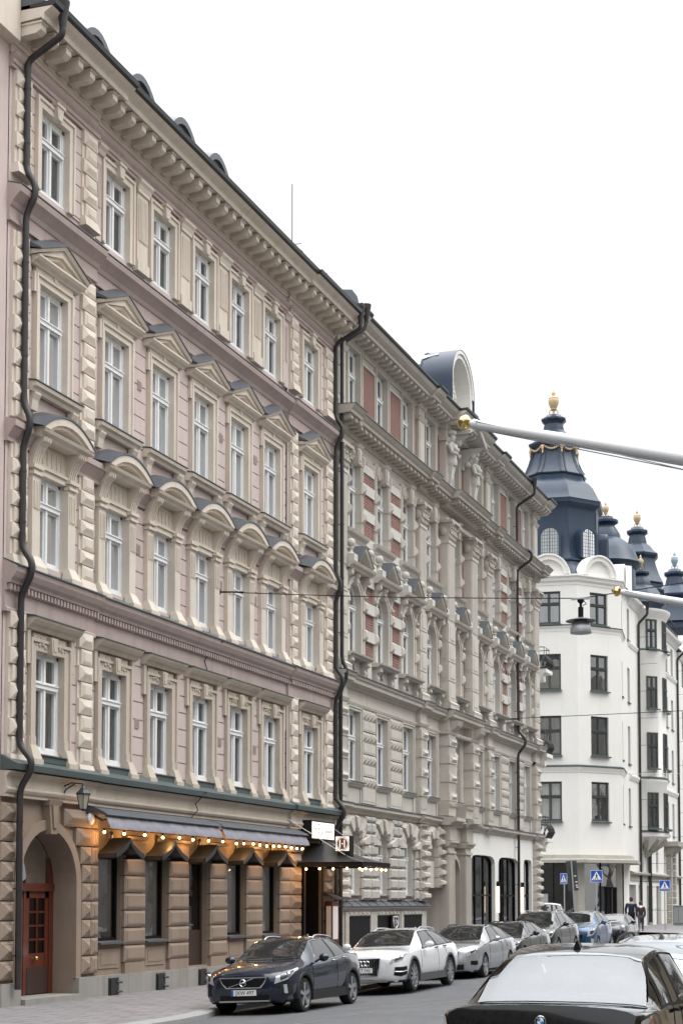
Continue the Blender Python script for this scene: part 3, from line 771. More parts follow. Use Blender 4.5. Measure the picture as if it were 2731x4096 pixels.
# restaurant doorway
f = MB(); f.box(-.8,-.05,41.42,41.50,.12,3.45); f.box(-.8,-.05,42.94,43.02,.12,3.45); f.box(-.78,-.74,41.5,42.94,.12,3.45)
f.build('restaurant_doorway', M['black'], A)
# basement hatches, pipes
for y, z in ((30.5,.12),(32.7,.13),(34.9,.14),(37.3,.13)):
    g = MB(); g.box(.13,.16,y-.20,y+.20,z,z+.38); g.box(.16,.18,y-.17,y+.17,z+.03,z+.34)
    for zz in (z+.08, z+.28): g.tube([(.18,y+.08,zz),(.22,y+.24,zz)], .025, 6)
    g.build('basement_hatch', M['blackmetal'], A)
def downpipe(name, parent, y, zs, r, mat, top, xs):
    """path through (x,z) list with a funnel hopper on top"""
    g = MB(); pts = []
    P = [(x, z) for x, z in zip(xs, zs)]
    for i, (x, z) in enumerate(P): pts.append((x, y, z))
    # soften corners
    sm = [Vector(pts[0])]
    for i in range(1, len(pts)-1):
        a, b, c = Vector(pts[i-1]), Vector(pts[i]), Vector(pts[i+1]); d = min(.14, (b-a).length*.45, (c-b).length*.45)
        p0, p2 = b + (a-b).normalized()*d, b + (c-b).normalized()*d
        for k in range(5):
            t = k/4; sm.append(p0*(1-t)**2 + b*2*t*(1-t) + p2*t*t)
    sm.append(Vector(pts[-1]))
    g.tube(sm, r, 12)
    o = g.build(name, mat, parent, smooth=40)
    h = MB(); x, yy, z = pts[0]
    if top:
        h.lathe([(r*1.05,-.05),(r*1.2,.05),(r*2.0,.40),(r*2.1,.42),(r*2.1,.46),(r*1.9,.46)], (x,yy,z), 16); h.build('hopper', mat, o, smooth=40)
    c = MB()
    for i in range(len(pts)-1):
        (x0,_,z0),(x1,_,z1) = pts[i], pts[i+1]
        if x0 == x1 and abs(z0-z1) > 1.2:
            nclip = int(abs(z0-z1)//1.9)+1
            for q in range(nclip):
                zz = z0 + (z1-z0)*(q+.5)/nclip
                c.lathe([(r*1.12,-.02),(r*1.12,.02)], (x0,yy,zz), 12); c.tube([(x0-r,yy,zz),(0,yy,zz)], .012, 5)
    if c.v: c.build('clamp', mat, o)
    return o
pxs = [1.0,1.0,.22,.22,.42,.42,.22,.22,.36,.36,.22,.22,.44,.44,.21,.21,.48,.48,.24,.24]
pzs = [19.32,19.1,18.72,16.5,16.2,15.95,15.6,11.85,11.55,11.35,11.0,9.0,8.7,8.45,8.05,5.15,4.85,4.65,4.3,.45]
downpipe('downpipe', A, 26.55, pzs, .066, M['brownmetal'], True, pxs)
downpipe('downpipe', A, 43.70, pzs, .062, M['brownmetal'], True, pxs)
# ------------------------------------------------------------------ building B: grey house with brick panels
B = thing('grey_house', 'grey stuccoed house with red brick panels and arched dormer, right of the pink house', 'building')
BY0, BY1 = 43.88, 69.62
BB = [45.8, 48.42, 51.05, 53.7, 56.72, 59.85, 62.42, 65.02, 67.52]
PIL = [(44.42, .80, .16), (52.38, .72, .16), (55.2, .84, .34), (58.28, .84, .34), (61.12, .72, .16), (68.98, .86, .16)]
BJ = [(BY0, 44.9, .12), (44.9, 51.98, 0), (51.98, 52.8, .12), (52.8, 54.7, 0), (54.7, 58.8, .26), (58.8, 60.7, 0), (60.7, 61.55, .12), (61.55, 68.5, 0), (68.5, BY1, .12)]
SHOP = [(58.75, 62.25), (62.78, 66.02), (66.95, 68.38)]
def bwall(z0, z1, zo0, zo1, rise=0):
    g = MB(); wall_grid(g, BY0, BY1, z0, z1, [(y-.55, y+.55, zo0, zo1, rise) for y in BB], 0, .36); return g.build('wall', M['grey'], B)
bwall(16.7, 19.45, 17.05, 19.28); bwall(12.9, 16.7, 13.52, 15.75); bwall(8.9, 12.9, 9.66, 11.95, .55); bwall(5.1, 8.9, 5.78, 8.0)
g = MB()
wall_grid(g, BY0, 52.9, .05, 5.1, [(y-.48, y+.48, 2.36, 4.34, .48) for y in BB[:3]], 0, .34)
wall_grid(g, 52.9, 54.6, 2.62, 5.1, [(53.72-.42, 53.72+.42, 3.56, 4.34, .42)], 0, .3)
wall_grid(g, 54.6, 58.2, .05, 5.1, [(55.45, 56.75, .15, 3.7, .65)], 0, .5)
g.build('ground_floor_wall', M['grey'], B)
g = MB(); wall_grid(g, 58.2, BY1, .05, 5.1, [(a, b, .62, 3.95, -.62) for a, b in SHOP], 0, .34); g.build('shopfront_wall', M['white'], B)
g = MB()
g.quad((0,54.58,.05),(-5,54.58,.05),(-5,54.58,2.63),(0,54.58,2.63)); g.quad((0,52.9,.05),(-5,52.9,.05),(-5,52.9,2.63),(0,52.9,2.63)); g.quad((0,52.9,2.62),(0,54.6,2.62),(-5,54.6,2.62),(-5,52.9,2.62)); g.quad((-5,52.9,.05),(-5,54.6,.05),(-5,54.6,2.62),(-5,52.9,2.62))
g.quad((-.28,53.3,3.5),(-.28,54.15,3.5),(-.28,54.15,4.4),(-.28,53.3,4.4))
g.build('gateway_passage', M['grey'], B)
g = MB()
for y in (BY0, BY1): g.quad((0,y,0),(-12,y,0),(-12,y,19.7),(0,y,19.7))
g.quad((-12,BY0,0),(-12,BY1,0),(-12,BY1,19.7),(-12,BY0,19.7)); g.build('end_wall', M['grey'], B)
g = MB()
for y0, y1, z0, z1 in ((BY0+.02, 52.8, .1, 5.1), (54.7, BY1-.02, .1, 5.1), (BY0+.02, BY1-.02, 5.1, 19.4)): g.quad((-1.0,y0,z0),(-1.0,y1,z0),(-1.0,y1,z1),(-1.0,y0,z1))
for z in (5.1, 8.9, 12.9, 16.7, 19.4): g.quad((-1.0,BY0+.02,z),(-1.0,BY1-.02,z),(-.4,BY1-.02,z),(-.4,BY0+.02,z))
g.build('dark_backing', M['dark'], B)

# windows
def bset(h, tr, arch=0, kinds=(0,1,2,1,0,1,2,1,1), zb=0, ys=BB, w=1.1, cur='curtaingrey'):
    protos = {}
    for i, y in enumerate(ys):
        k = kinds[i % len(kinds)]
        if k not in protos:
            f = sash_window(w, h, tr, M['whitepaint'], arch=arch); add_drape(f, w, h - arch*.5, k, M[cur]); f.parent = B; f.location = (-.15, y, zb); protos[k] = f
        else: inst(protos[k], B, (-.15, y, zb))
bset(2.23, 1.45, zb=17.05); bset(2.23, 1.42, zb=13.52); bset(2.29, 1.55, .55, zb=9.66); bset(2.22, 1.38, zb=5.78, kinds=(1,1,0,1)); bset(1.98, 1.2, .48, ys=BB[:3], w=.96, zb=2.36)

# surrounds
def dup_along(o, ys, z, x=0):
    for i, y in enumerate(ys):
        if i == 0: c = o
        else:
            c = o.copy(); COL.objects.link(c)
            for ch in o.children: d = ch.copy(); COL.objects.link(d); d.parent = c
        c.parent = B; c.location = (x, y, z)
c = MB(); casing(c, -.55, .55, 0, 2.23, .13, .05, -.36, 0, .05, .08)
for k in range(9): c.sphere((.05,-.5+.125*k,2.30), .035, 6, 4)
dup_along(c.build('casing', M['grey'], B), BB, 17.05)
c = MB()
for s in (-1, 1):
    y0, y1 = sorted((s*.55, s*.78))
    c.box(-.35,.05,y0-.004 if s > 0 else y0,y1 if s > 0 else y1+.004,-.02,2.226)
    for k in range(4): c.box(.05,.07,y0+.025+.052*k,y0+.052+.052*k,.0,2.2)
    for z in (.42, 1.32): c.pyr(y0-.03, y1+.03, z, z+.36, -.3, .08, .20, .16)
# flat arch voussoirs and key
for k, (a, b) in enumerate(((-.78,-.5),(-.5,-.28),(-.28,-.12),(.12,.28),(.28,.5),(.5,.78))):
    zt = 2.54; f = 1.18
    c.px([(a,2.205),(b,2.205),(b*f,zt),(a*f,zt)], -.3, .06 + .03*(k % 2)); 
    for q in range(2): c.px([(a+(b-a)*(.25+.4*q),2.26),(a+(b-a)*(.42+.4*q),2.26),(a+(b-a)*(.42+.4*q),2.48),(a+(b-a)*(.25+.4*q),2.48)], .06, .115)
c.px([(-.11,2.12),(.11,2.12),(.17,2.62),(-.17,2.62)], -.3, .22); c.px([(-.06,2.2),(.06,2.2),(.1,2.55),(-.1,2.55)], .22, .25)
c.py([(0,2.62),(.24,2.62),(.30,2.70),(0,2.74)], -.22, .22)
c.py([(0,2.55),(.07,2.55),(.10,2.62),(0,2.64)], -.80, .80)
c.py([(0,-.30),(.06,-.30),(.10,-.2),(.20,-.12),(.24,-.03),(0,.02)], -.92, .92); c.box(0,.05,-.80,.80,-.62,-.30)
dup_along(c.build('window_surround', M['grey'], B), BB, 13.52)
# first-floor arched windows with pediment and urn finials
c = MB()
zs = 1.74
band(c, [(-.546,0)] + arc(0, zs, .546, 16) + [(.546,0)], [(-.66,0)] + arc(0, zs, .66, 16) + [(.66,0)], -.2, .06)
band(c, arc(0, zs, .66, 16), arc(0, zs, .74, 16), 0, .09)
for s in (-1, 1):
    y0, y1 = sorted((s*.70, s*.88))
    c.box(0,.06,y0,y1,0,2.05); c.box(.06,.08,y0+.04,y1-.04,.1,.6); c.box(.06,.08,y0+.04,y1-.04,1.0,1.4)
    for z in (.62, 1.5): c.pyr(y0-.05,y1+.10,z,z+.34,0,.10,.17,.10)
    # scroll console
    c.py([(0,1.9),(.06,1.9),(.10,2.0),(.08,2.15),(.14,2.32),(.26,2.45),(.30,2.56),(0,2.58)], s*.80-.08, s*.80+.08)
    c.lathe([(.06,-.10),(.06,.10)], (.10,s*.80,1.98), 10, 0, 'y'); c.lathe([(.09,-.10),(.09,.10)], (.20,s*.80,2.45), 10, 0, 'y')
    # sill bracket
    c.py([(0,-.58),(.12,-.58),(.16,-.45),(.12,-.32),(.22,-.18),(.28,-.10),(0,-.08)], s*.72-.10, s*.72+.10)
    c.lathe([(.07,-.115),(.07,.115)], (.20,s*.72,-.2), 10, 0, 'y')
    for q in (.32,):
        c.sphere((.03,s*q,2.33),.08,8,6,0,(.5,1.5,.7))
c.px([(-.07,2.18),(.07,2.18),(.11,2.56),(-.11,2.56)], 0, .16); c.sphere((.17,0,2.48),.07,8,6); c.sphere((.15,0,2.28),.05,8,6)
c.lathe([(.09,0),(.07,.05)], (.02,0,-.33), 12, 0, 'x')
c.py([(0,-.10),(.22,-.10),(.26,-.05),(.34,-.03),(.36,.02),(0,.05)], -.95, .95)
c.py([(0,2.58),(.24,2.58),(.28,2.64),(.38,2.68),(.42,2.76),(0,2.76)], -1.02, 1.02)
for s in (-1, 1):
    c.prism([(0,s*.64,2.76),(.40,s*.64,2.76),(.44,s*.60,2.84),(0,s*.60,2.86)], [(0,0,3.24),(.40,0,3.24),(.44,0,3.36),(0,0,3.40)])
c.px([(-.62,2.765),(.62,2.765),(0,3.24)], 0, .12)
ob = c.build('arched_window_surround', M['grey'], B)
for s in (-1, 1):
    u = MB(); y = s*.86; u.box(.08,.40,y-.16,y+.16,2.76,2.98); u.lathe([(.15,2.98),(.06,3.05),(.05,3.12),(.10,3.17),(.05,3.20),(.05,3.24)], (.24,y,0), 10); u.sphere((.24,y,3.34), .135, 12, 8)
    u.build('ball_finial', M['band'], ob, smooth=50)
u = MB()
for s in (-1, 1): u.prism([(0,s*.66,2.80),(.46,s*.66,2.80),(.46,s*.66,2.82),(0,s*.66,2.83)], [(0,0,3.405),(.46,0,3.37),(.46,0,3.39),(0,0,3.43)])
u.build('sheet_metal_cover', M['tin'], ob)
dup_along(ob, BB, 9.66)
# ground to first: plain framed windows with small sills
c = MB(); casing(c, -.55, .55, 0, 2.22, .12, .04, -.36, 0, .04, .07)
c.py([(0,-.14),(.05,-.14),(.10,-.06),(.14,-.04),(.14,0),(0,.03)], -.70, .70); c.box(0,.04,-.62,-.55,-.6,-.14); c.box(0,.04,.55,.62,-.6,-.14)
ob = c.build('casing', M['grey'], B)
u = MB(); u.prism([(-.3,-.66,.03),(.17,-.66,.002),(.17,-.66,.02),(-.3,-.66,.05)], [(-.3,.66,.03),(.17,.66,.002),(.17,.66,.02),(-.3,.66,.05)]); u.build('sheet_metal_cover', M['tin'], ob)
dup_along(ob, BB, 5.78)

# brick panels and stone bands in the piers
mids = [(a+b)/2 for a, b in zip(BB, BB[1:])]
for i, m in enumerate(mids):
    gap = BB[i+1] - BB[i]
    wide = gap/2 - .72
    pil = [p for p in PIL if abs(p[0]-m) < .45]
    g = MB(); h4 = gap/2 - .74
    for hh, z0, z1 in ((h4,17.45,19.02),(gap/2-.80,13.6,15.85),(gap/2-.92,9.66,12.2)): g = MB(); g.box(-.05,.012, m-hh, m+hh, z0, z1); g.build('brick_panel', M['brick'], B)
    if not pil:
        g = MB(); a, b = m-gap/2+.80, m+gap/2-.80
        for z0, z1, p_, q in ((14.12,14.44,.06,.065),(14.94,15.26,.06,.065),(15.62,15.90,.02,.05),(13.3,13.58,.02,.05)): g = MB(); g.box(-.03,q,a-p_,b+p_,z0,z1); g.build('stone_band', M['band'], B)
        a, b = m-gap/2+.95, m+gap/2-.95
        for z in (10.28, 11.16, 12.02): g = MB(); g.box(-.03,.10,a-.02,b+.02,z,z+.34); g.build('stone_band', M['band'], B)
        g = MB(); g.box(-.03,.06,m-.18,m+.18,9.06,9.7); g.build('pedestal_block', M['band'], B)
        g = MB(); a, b = m-h4, m+h4
        for y0, y1 in ((a-.06, a), (b, b+.06)): g.box(0,.05,y0,y1,17.1,19.1)
        g.box(0,.05,a,b,19.02,19.10); g.box(0,.05,a,b,17.1,17.45); g.build('panel_frame', M['grey'], B)
        # piers of the storey above the ground floor: diamond rows and smooth panels
        g = MB(); a, b = m-gap/2+.70, m+gap/2-.70; n = 4; dw = (b-a)/n
        for z in (5.72, 6.42, 7.12, 7.80):
            for k in range(n): g.pyr(a+dw*k+.01, a+dw*(k+1)-.01, z, z+.30, 0, .02, .13, .15)
        for z in (6.04, 6.74, 7.44): g.box(0,.06,a+.03,b-.03,z,z+.33); g.box(.06,.07,a+.08,b-.08,z+.05,z+.28)
        g.box(0,.05,a,b,5.18,5.68); g.box(.05,.06,a+.07,b-.07,5.26,5.60)
        g.build('diamond_pier', M['grey'], B)

# pilasters over all storeys
for y, w, pr in PIL:
    g = MB(); y0, y1 = y-w/2, y+w/2
    # lower tier: fluted with raised blocks
    g.box(-.03,pr,y0,y1,5.1,8.2)
    nf = 8
    for k in range(nf): g.box(pr,pr+.025,y0+.04+(w-.08)*(k+.15)/nf,y0+.04+(w-.08)*(k+.8)/nf,5.3,8.05)
    for z in (5.75, 6.42, 7.09, 7.72):
        g.box(-.03,pr+.05,y0-.03,y1+.03,z,z+.30); g.pyr(y0+.10,y1-.10,z+.06,z+.24,pr+.05,pr+.06,pr+.12,.08)
    g.py([(-.03,8.15),(pr+.03,8.15),(pr+.08,8.24),(-.03,8.27)], y0-.05, y1+.05); g.box(-.03,pr,y0,y1,8.27,8.72)
    # giant order: base, panelled blocks, fluted shaft
    z = 9.05
    g.box(-.03,pr+.12,y0-.12,y1+.12,z,z+.12); g.py([(-.03,z+.12),(pr+.12,z+.12),(pr+.14,z+.2),(pr+.08,z+.26),(pr+.04,z+.3),(-.03,z+.3)], y0-.10, y1+.10)
    for k in range(4):
        za = 9.36 + .70*k; g.box(-.03,pr+.02,y0-.01,y1+.01,za+.02,za+.68)
        g.box(pr+.02,pr+.035,y0+.16,y1-.16,za+.12,za+.58); g.box(.06,pr-.05,y0-.028,y0-.01,za+.12,za+.58) if pr > .2 else None
    g.box(-.03,pr-.01,y0,y1,9.3,15.3)
    for k in range(nf): g.box(pr-.01,pr+.02,y0+.04+(w-.08)*(k+.15)/nf,y0+.04+(w-.08)*(k+.8)/nf,12.3,15.1)
    g.box(-.03,pr+.04,y0-.03,y1+.03,15.08,15.2)
    # upper tier
    g.box(-.03,pr*.8,y0+.05,y1-.05,16.98,19.0); g.box(-.03,pr*.8+.05,y0,y1,16.95,17.2); g.py([(-.03,18.85),(pr*.8+.02,18.85),(pr*.8+.10,18.98),(-.03,19.02)], y0-.02, y1+.02); g.box(-.03,pr*.8,y0+.05,y1-.05,19.02,19.4)
    g.box(pr*.8,pr*.8+.02,y0+.15,y1-.15,17.4,18.7)
    o = g.build('pilaster', M['grey'], B)
    # corinthian capital: leaf clusters and volutes
    k_ = MB(); z = 15.2
    k_.py([(-.03,z),(pr+.02,z),(pr+.06,z+.4),(pr+.12,z+.62),(-.03,z+.62)], y0-.01, y1+.01)
    for row, (zz, nn, r) in enumerate(((z+.12, 4, .10), (z+.32, 3, .11))):
        for q in range(nn):
            yy = y0 + w*(q+.5)/nn; k_.sphere((pr+.05+.03*row, yy, zz), r, 8, 6, 0, (.5,.8,1.25)); k_.sphere((pr+.11+.03*row, yy, zz+.10), .05, 6, 5)
    for s in (-1, 1): k_.lathe([(.10,-.04),(.10,.04),(.05,.05)], (pr+.14, y+s*(w/2+.0), z+.55), 12, 0, 'y'); k_.sphere((pr*.5, y+s*(w/2+.03), z+.3), .12, 8, 6, 0, (1.2,.4,1.4))
    k_.box(-.03,pr+.20,y0-.10,y1+.10,z+.62,z+.72)
    k_.build('capital', M['greydark'], o, smooth=50)

def bcourse(name, prof, mat, parent=None):
    g = MB()
    for a, b, d in BJ: g.py([(x+(d if x > 0 else 0), z) for x, z in prof], a, b)
    return g.build(name, mat, parent or B)
def bcover(prof, parent, mat='tin'):
    g = MB()
    for a, b, d in BJ: g.py([(x+(d if x > 0 else 0), z) for x, z in prof], a, b)
    g.build('sheet_metal_cover', M[mat], parent)
# ground-floor cornice, first cornice, bracketed cornice, main cornice
o = bcourse('string_course', [(-.03,4.82),(.06,4.82),(.10,4.90),(.18,4.94),(.22,4.98),(.22,5.08),(-.03,5.12)], M['greydark']); bcover([(-.03,5.122),(.25,5.082),(.25,5.105),(-.03,5.17)], o)
bcourse('architrave_band', [(-.03,8.15),(.04,8.15),(.07,8.22),(.07,8.25),(-.03,8.27)], M['grey'])
o = bcourse('string_course', [(-.03,8.62),(.05,8.62),(.07,8.68),(.16,8.74),(.28,8.76),(.28,8.86),(.33,8.90),(.36,8.98),(-.03,9.03)], M['greydark']); bcover([(-.03,9.032),(.39,8.984),(.39,9.006),(-.03,9.07)], o)
o2 = bcourse('bracketed_cornice', [(-.03,16.42),(.05,16.42),(.07,16.5),(.10,16.52),(.10,16.68),(.52,16.70),(.52,16.80),(.58,16.84),(.66,16.93),(-.03,16.97)], M['greydark']); bcover([(-.03,16.972),(.69,16.934),(.69,16.955),(-.03,17.0)], o2)
bcourse('architrave_band', [(-.03,15.92),(.05,15.92),(.09,16.02),(-.03,16.05)], M['grey'])
o3 = bcourse('cornice', [(-.03,19.30),(.05,19.30),(.07,19.38),(.10,19.40),(.10,19.54),(.58,19.56),(.58,19.66),(.63,19.68),(.74,19.74),(.82,19.84),(-.03,19.86)], M['grey'])
def bj(y):
    for a, b, d in BJ:
        if a <= y <= b: return d
    return 0
b0 = MB(); b0.py([(0,0),(.22,0),(.30,.05),(.34,.10),(.34,.16),(0,.16)], -.09, .09); b0.lathe([(.055,-.10),(.055,.10)], (.33,0,.06), 8, 0, 'y')
bo = b0.build('scroll_bracket', M['greydark'], o2); y = BY0 + .2; first = True
while y < BY1 - .15:
    q = bo if first else bo.copy()
    if not first: COL.objects.link(q); q.parent = o2
    q.location = (.10+bj(y), y, 16.525); first = False; y += .405
b0 = MB(); b0.py([(0,0),(.30,0),(.40,.05),(.42,.10),(.42,.13),(0,.13)], -.085, .085)
bo = b0.build('bracket', M['grey'], o3); y = BY0 + .2; first = True
while y < BY1 - .15:
    q = bo if first else bo.copy()
    if not first: COL.objects.link(q); q.parent = o3
    q.location = (.10+bj(y), y, 19.415); first = False; y += .43
g = MB()
for a, b, d in BJ: g.py([(.4,19.865),(.84+d,19.845),(.88+d,19.90),(.88+d,19.95),(.4,19.93)], a, b)
g.build('gutter', M['blackmetal'], B)
g = MB(); g.quad((.8,BY0,19.93),(.8,BY1,19.93),(-4.5,BY1,22.0),(-4.5,BY0,22.0)); g.quad((-4.5,BY0,22.0),(-4.5,BY1,22.0),(-12,BY1,19.7),(-12,BY0,19.7))
g.add([(.8,BY0,19.93),(-4.5,BY0,22.0),(-12,BY0,19.7)], [(0,1,2)]); g.add([(.8,BY1,19.93),(-4.5,BY1,22.0),(-12,BY1,19.7)], [(0,1,2)])
y = BY0
while y < BY1: g.prism([(.8,y,19.93),(-4.5,y,22.0),(-4.5,y,22.06),(.8,y,19.99)], [(.8,y+.03,19.93),(-4.5,y+.03,22.0),(-4.5,y+.03,22.06),(.8,y+.03,19.99)]); y += .6
rB = g.build('roof', M['tin'], B)
g = MB(); y = BY0+1.6
while y < 55: g.tube([(.60,y,20.0),(.52,y+.12,20.22),(.60,y+.24,20.0)], .012, 5); y += .8
g.tube([(.52,BY0+1.5,20.2),(.52,55,20.2)], .012, 5); g.build('snow_guard', M['blackmetal'], rB)
# curved attic gable at the left end (dark sheet metal)
g = MB(); n = 12
pr = [(43.9,19.9),(43.9,20.75),(44.8,20.98),(45.5,21.12),(46.0,21.30),(46.5,21.48),(47.0,21.44),(47.2,21.2),(46.75,20.85),(46.95,20.4),(47.4,19.9)]
g.px(pr, -.3, -4.5); rb2 = g.build('attic_roof', M['roofblue'], B)
g = MB(); g.lathe([(.52,-.02),(.52,.02)], (-.22,46.2,20.45), 20, 0, 'x'); g.build('round_gable_panel', M['cream'], B)
# arched dormer
D0, DW = 56.72, 1.42
g = MB(); zb, zsp = 19.85, 21.28
ring_o = [(D0-DW,zb)] + arc(D0, zsp, DW, 20) + [(D0+DW,zb)]; ring_i = [(D0-DW+.26,zb)] + arc(D0, zsp, DW-.26, 20) + [(D0+DW-.26,zb)]
band(g, ring_i, ring_o, -.25, .32); band(g, [(y+(D0-y)*-.0,z) for y,z in arc(D0, zsp, DW-.10, 20)], arc(D0, zsp, DW+.03, 20), .32, .38)
g.quad((-.22,D0-DW,zb),(-.22,D0+DW,zb),(-.22,D0+DW,zsp),(-.22,D0-DW,zsp)); pts = arc(D0, zsp, DW-.2, 20); g.add([(-.22,y,z) for y,z in pts], [tuple(range(21))])
g.box(-.3,.4,D0+DW-.05,D0+DW+.42,zb,20.75); g.box(-.3,.4,D0-DW-.42,D0-DW+.05,zb,20.3)
for s in (-1,1):
    for k in range(4): g.sphere((-.16,D0+s*(.35+.13*k),21.75-.16*k),.09,8,6,0,(.5,1,1))
band(g, [(D0-.33,20.1)] + arc(D0, 21.0, .33, 12) + [(D0+.33,20.1)], [(D0-.45,20.1)] + arc(D0, 21.0, .45, 12) + [(D0+.45,20.1)], -.22, -.12)
dm = g.build('dormer_front', M['white'], B)
g = MB(); pts = [(D0-.33,20.1)] + arc(D0, 21.0, .33, 12) + [(D0+.33,20.1)]; g.add([(-.19,y,z) for y,z in pts], [tuple(range(len(pts)))]); g.build('pane', M['glass'], dm)
g = MB()
A_, B_ = [(D0-DW-.04,zb)] + arc(D0, zsp, DW+.04, 20) + [(D0+DW+.04,zb)], None
for k in range(5):
    x0, x1 = .40-1.3*k, .40-1.3*(k+1)
    g.strip([(x0,y,z) for y,z in A_], [(x1+.02,y,z) for y,z in A_])
    band(g, A_, [(D0+(y-D0)*1.02, z+ (z-zb)*.012) for y,z in A_], x1+.0, x1+.05)
g.add([(x1,y,z) for y,z in A_], [tuple(range(len(A_)))])
g.box(-.32,.44,D0+DW-.07,D0+DW+.46,20.75,20.8); g.box(-.32,.44,D0-DW-.46,D0-DW+.07,20.3,20.35)
dr = g.build('dormer_roof', M['roofblue'], B, smooth=30)
g = MB(); g.add([(-1.2-.03*i, D0+(DW+.055)*math.sin(a)*-1, zsp+(DW+.055)*math.cos(a)) for i, a in enumerate([.15,.5,.62,.55,.7,.72,.5,.35,.2])][:0] or [(-.9,D0,99),(-.9,D0,99),(-.9,D0,99)][:0] + [], []); rr_ = DW+.075
for x0, x1, t0, t1 in ((-.3,-.9,.66,.78),(-.9,-1.6,.60,.98),(-1.6,-2.3,.62,.84),(-2.3,-3.4,.58,1.02)):
    g.grid([[(x, D0-rr_*math.sin(t), zsp+rr_*math.cos(t)) for t in (t0+.05*math.sin(x*7), (t0+t1)/2, t1+.09*math.sin(x*5))] for x in [x0+(x1-x0)*q/6 for q in range(7)]])
g.build('snow_patch', M['white'], dr)
# caryatid herms and bracketed pediment on the top storey
def caryatid(y):
    g = MB(); x = .34
    g.box(.0,x+.10,y-.20,y+.20,16.98,17.16); g.box(.0,x+.04,y-.15,y+.15,17.16,17.24)
    g.prism([(.1,y-.10,17.24),(x,y-.10,17.24),(x,y+.10,17.24),(.1,y+.10,17.24)], [(.1,y-.2,18.1),(x+.14,y-.2,18.1),(x+.14,y+.2,18.1),(.1,y+.2,18.1)])
    g.box(x,x+.06,y-.035,y+.035,17.4,18.1)
    g.lathe([(.20,18.0),(.24,18.12),(.21,18.28),(.20,18.42),(.26,18.62),(.24,18.76),(.10,18.84),(.08,18.90)], (x,y,0), 14)
    for s in (-1, 1):
        g.sphere((x+.20,y+s*.10,18.58),.10,8,6); g.tube([(x,y+s*.26,18.72),(x+.12,y+s*.30,18.42),(x+.30,y+s*.12,18.36)], [.085,.075,.06], 8)
    g.sphere((x+.04,y,19.02),.135,12,8,0,(1,.85,1.2)); g.sphere((x+.17,y,19.0),.035,6,5); g.lathe([(.10,19.10),(.20,19.16),(.22,19.26),(.0001,19.26)], (x,y,0), 12)
    return g.build('caryatid', M['band'], B, smooth=45)
caryatid(55.2); caryatid(58.28)
g = MB()
for s in (-1, 1):
    g.prism([(0,D0+s*1.15,19.25),(.95,D0+s*1.15,19.25),(.98,D0+s*1.15,19.38),(0,D0+s*1.15,19.38)], [(0,D0,19.78),(.95,D0,19.78),(.98,D0,19.93),(0,D0,19.93)])
    g.py([(0,18.5),(.1,18.5),(.2,18.8),(.6,19.1),(.85,19.25),(0,19.25)], D0+s*.92-.12, D0+s*.92+.12)
    g.sphere((.45,D0+s*.92,19.0),.14,8,6); g.sphere((.25,D0+s*.92,18.7),.12,8,6)
g.build('window_pediment', M['band'], B)
# ground floor: rusticated piers, voussoirs, quoins
def vouss(y, r, zs, n=9, r2=1.0):
    g = MB()
    for k in range(n):
        a0, a1 = PI*k/n+.02, PI*(k+1)/n-.02; rr = r2*(1.0 if k % 2 else 1.16) + (.2 if k == n//2 else 0); x = .09 if k % 2 else .15
        P = lambda q, a: (y - q*math.cos(a), zs + q*math.sin(a)); am = (a0+a1)/2
        poly = [P(r,a0), P(r-.03,am), P(r,a1), P(rr,a1), P(rr,a0)]
        poly = [(p, min(z, 4.78)) for p, z in poly]
        cy, cz = sum(p for p,_ in poly)/5, sum(z for _,z in poly)/5
        top = [(cy+(p-cy)*.72, cz+(z-cz)*.72) for p, z in poly]
        g.prism([(0,*q) for q in poly], [(.05,*q) for q in poly]); g.prism([(.05,*q) for q in poly], [(x+.03,*q) for q in top])
    return g.build('voussoir_ring', M['grey'], B)
for y in BB[:3]: vouss(y, .50, 3.86)
vouss(53.72, .44, 3.92, 7, .75)
edges = [(44.85, 45.28)] + [(a+.52, b-.52) for a, b in zip(BB[:2], BB[1:3])] + [(51.58, 51.98)]
for a, b in edges:
    g = MB(); z = 2.18; k = 0
    while z < 4.7:
        h = .345; aa, bb = (a, b) if z < 3.3 else (a + min(.32,(z-3.3)*.45), b - min(.32,(z-3.3)*.45))
        n = 2 if b - a > .8 else 1
        if bb - aa > .15:
            for q in range(n): g.pyr(aa+(bb-aa)*q/n+.008, aa+(bb-aa)*(q+1)/n-.008, z+.012, min(z+h, 4.8)-.012, 0, .08, .14, .06)
        z += h
    g.build('rusticated_pier', M['greyrough'], B)
def bq(y0, y1, z0, z1, pr=.12):
    g = MB(); g.box(-.03,pr,y0+.1,y1-.1,z0,z1); z = z0; k = 0
    while z < z1 - .1:
        zz = min(z+.36, z1); g.box(-.03,pr+.02,y0+.04,y1-.04,z+.015,zz-.015); g.pyr(y0+.08,y1-.02,z+.08,zz-.08,pr+.02,pr+.06,pr+.16,.05); z = zz
    g.build('quoin_strip', M['grey'], B)
bq(43.95, 44.82, 2.15, 4.8); bq(52.0, 52.86, 2.15, 4.8, .14); bq(54.05, 54.7, 2.62, 4.8, .14); bq(68.55, 69.55, .4, 4.8, .12)
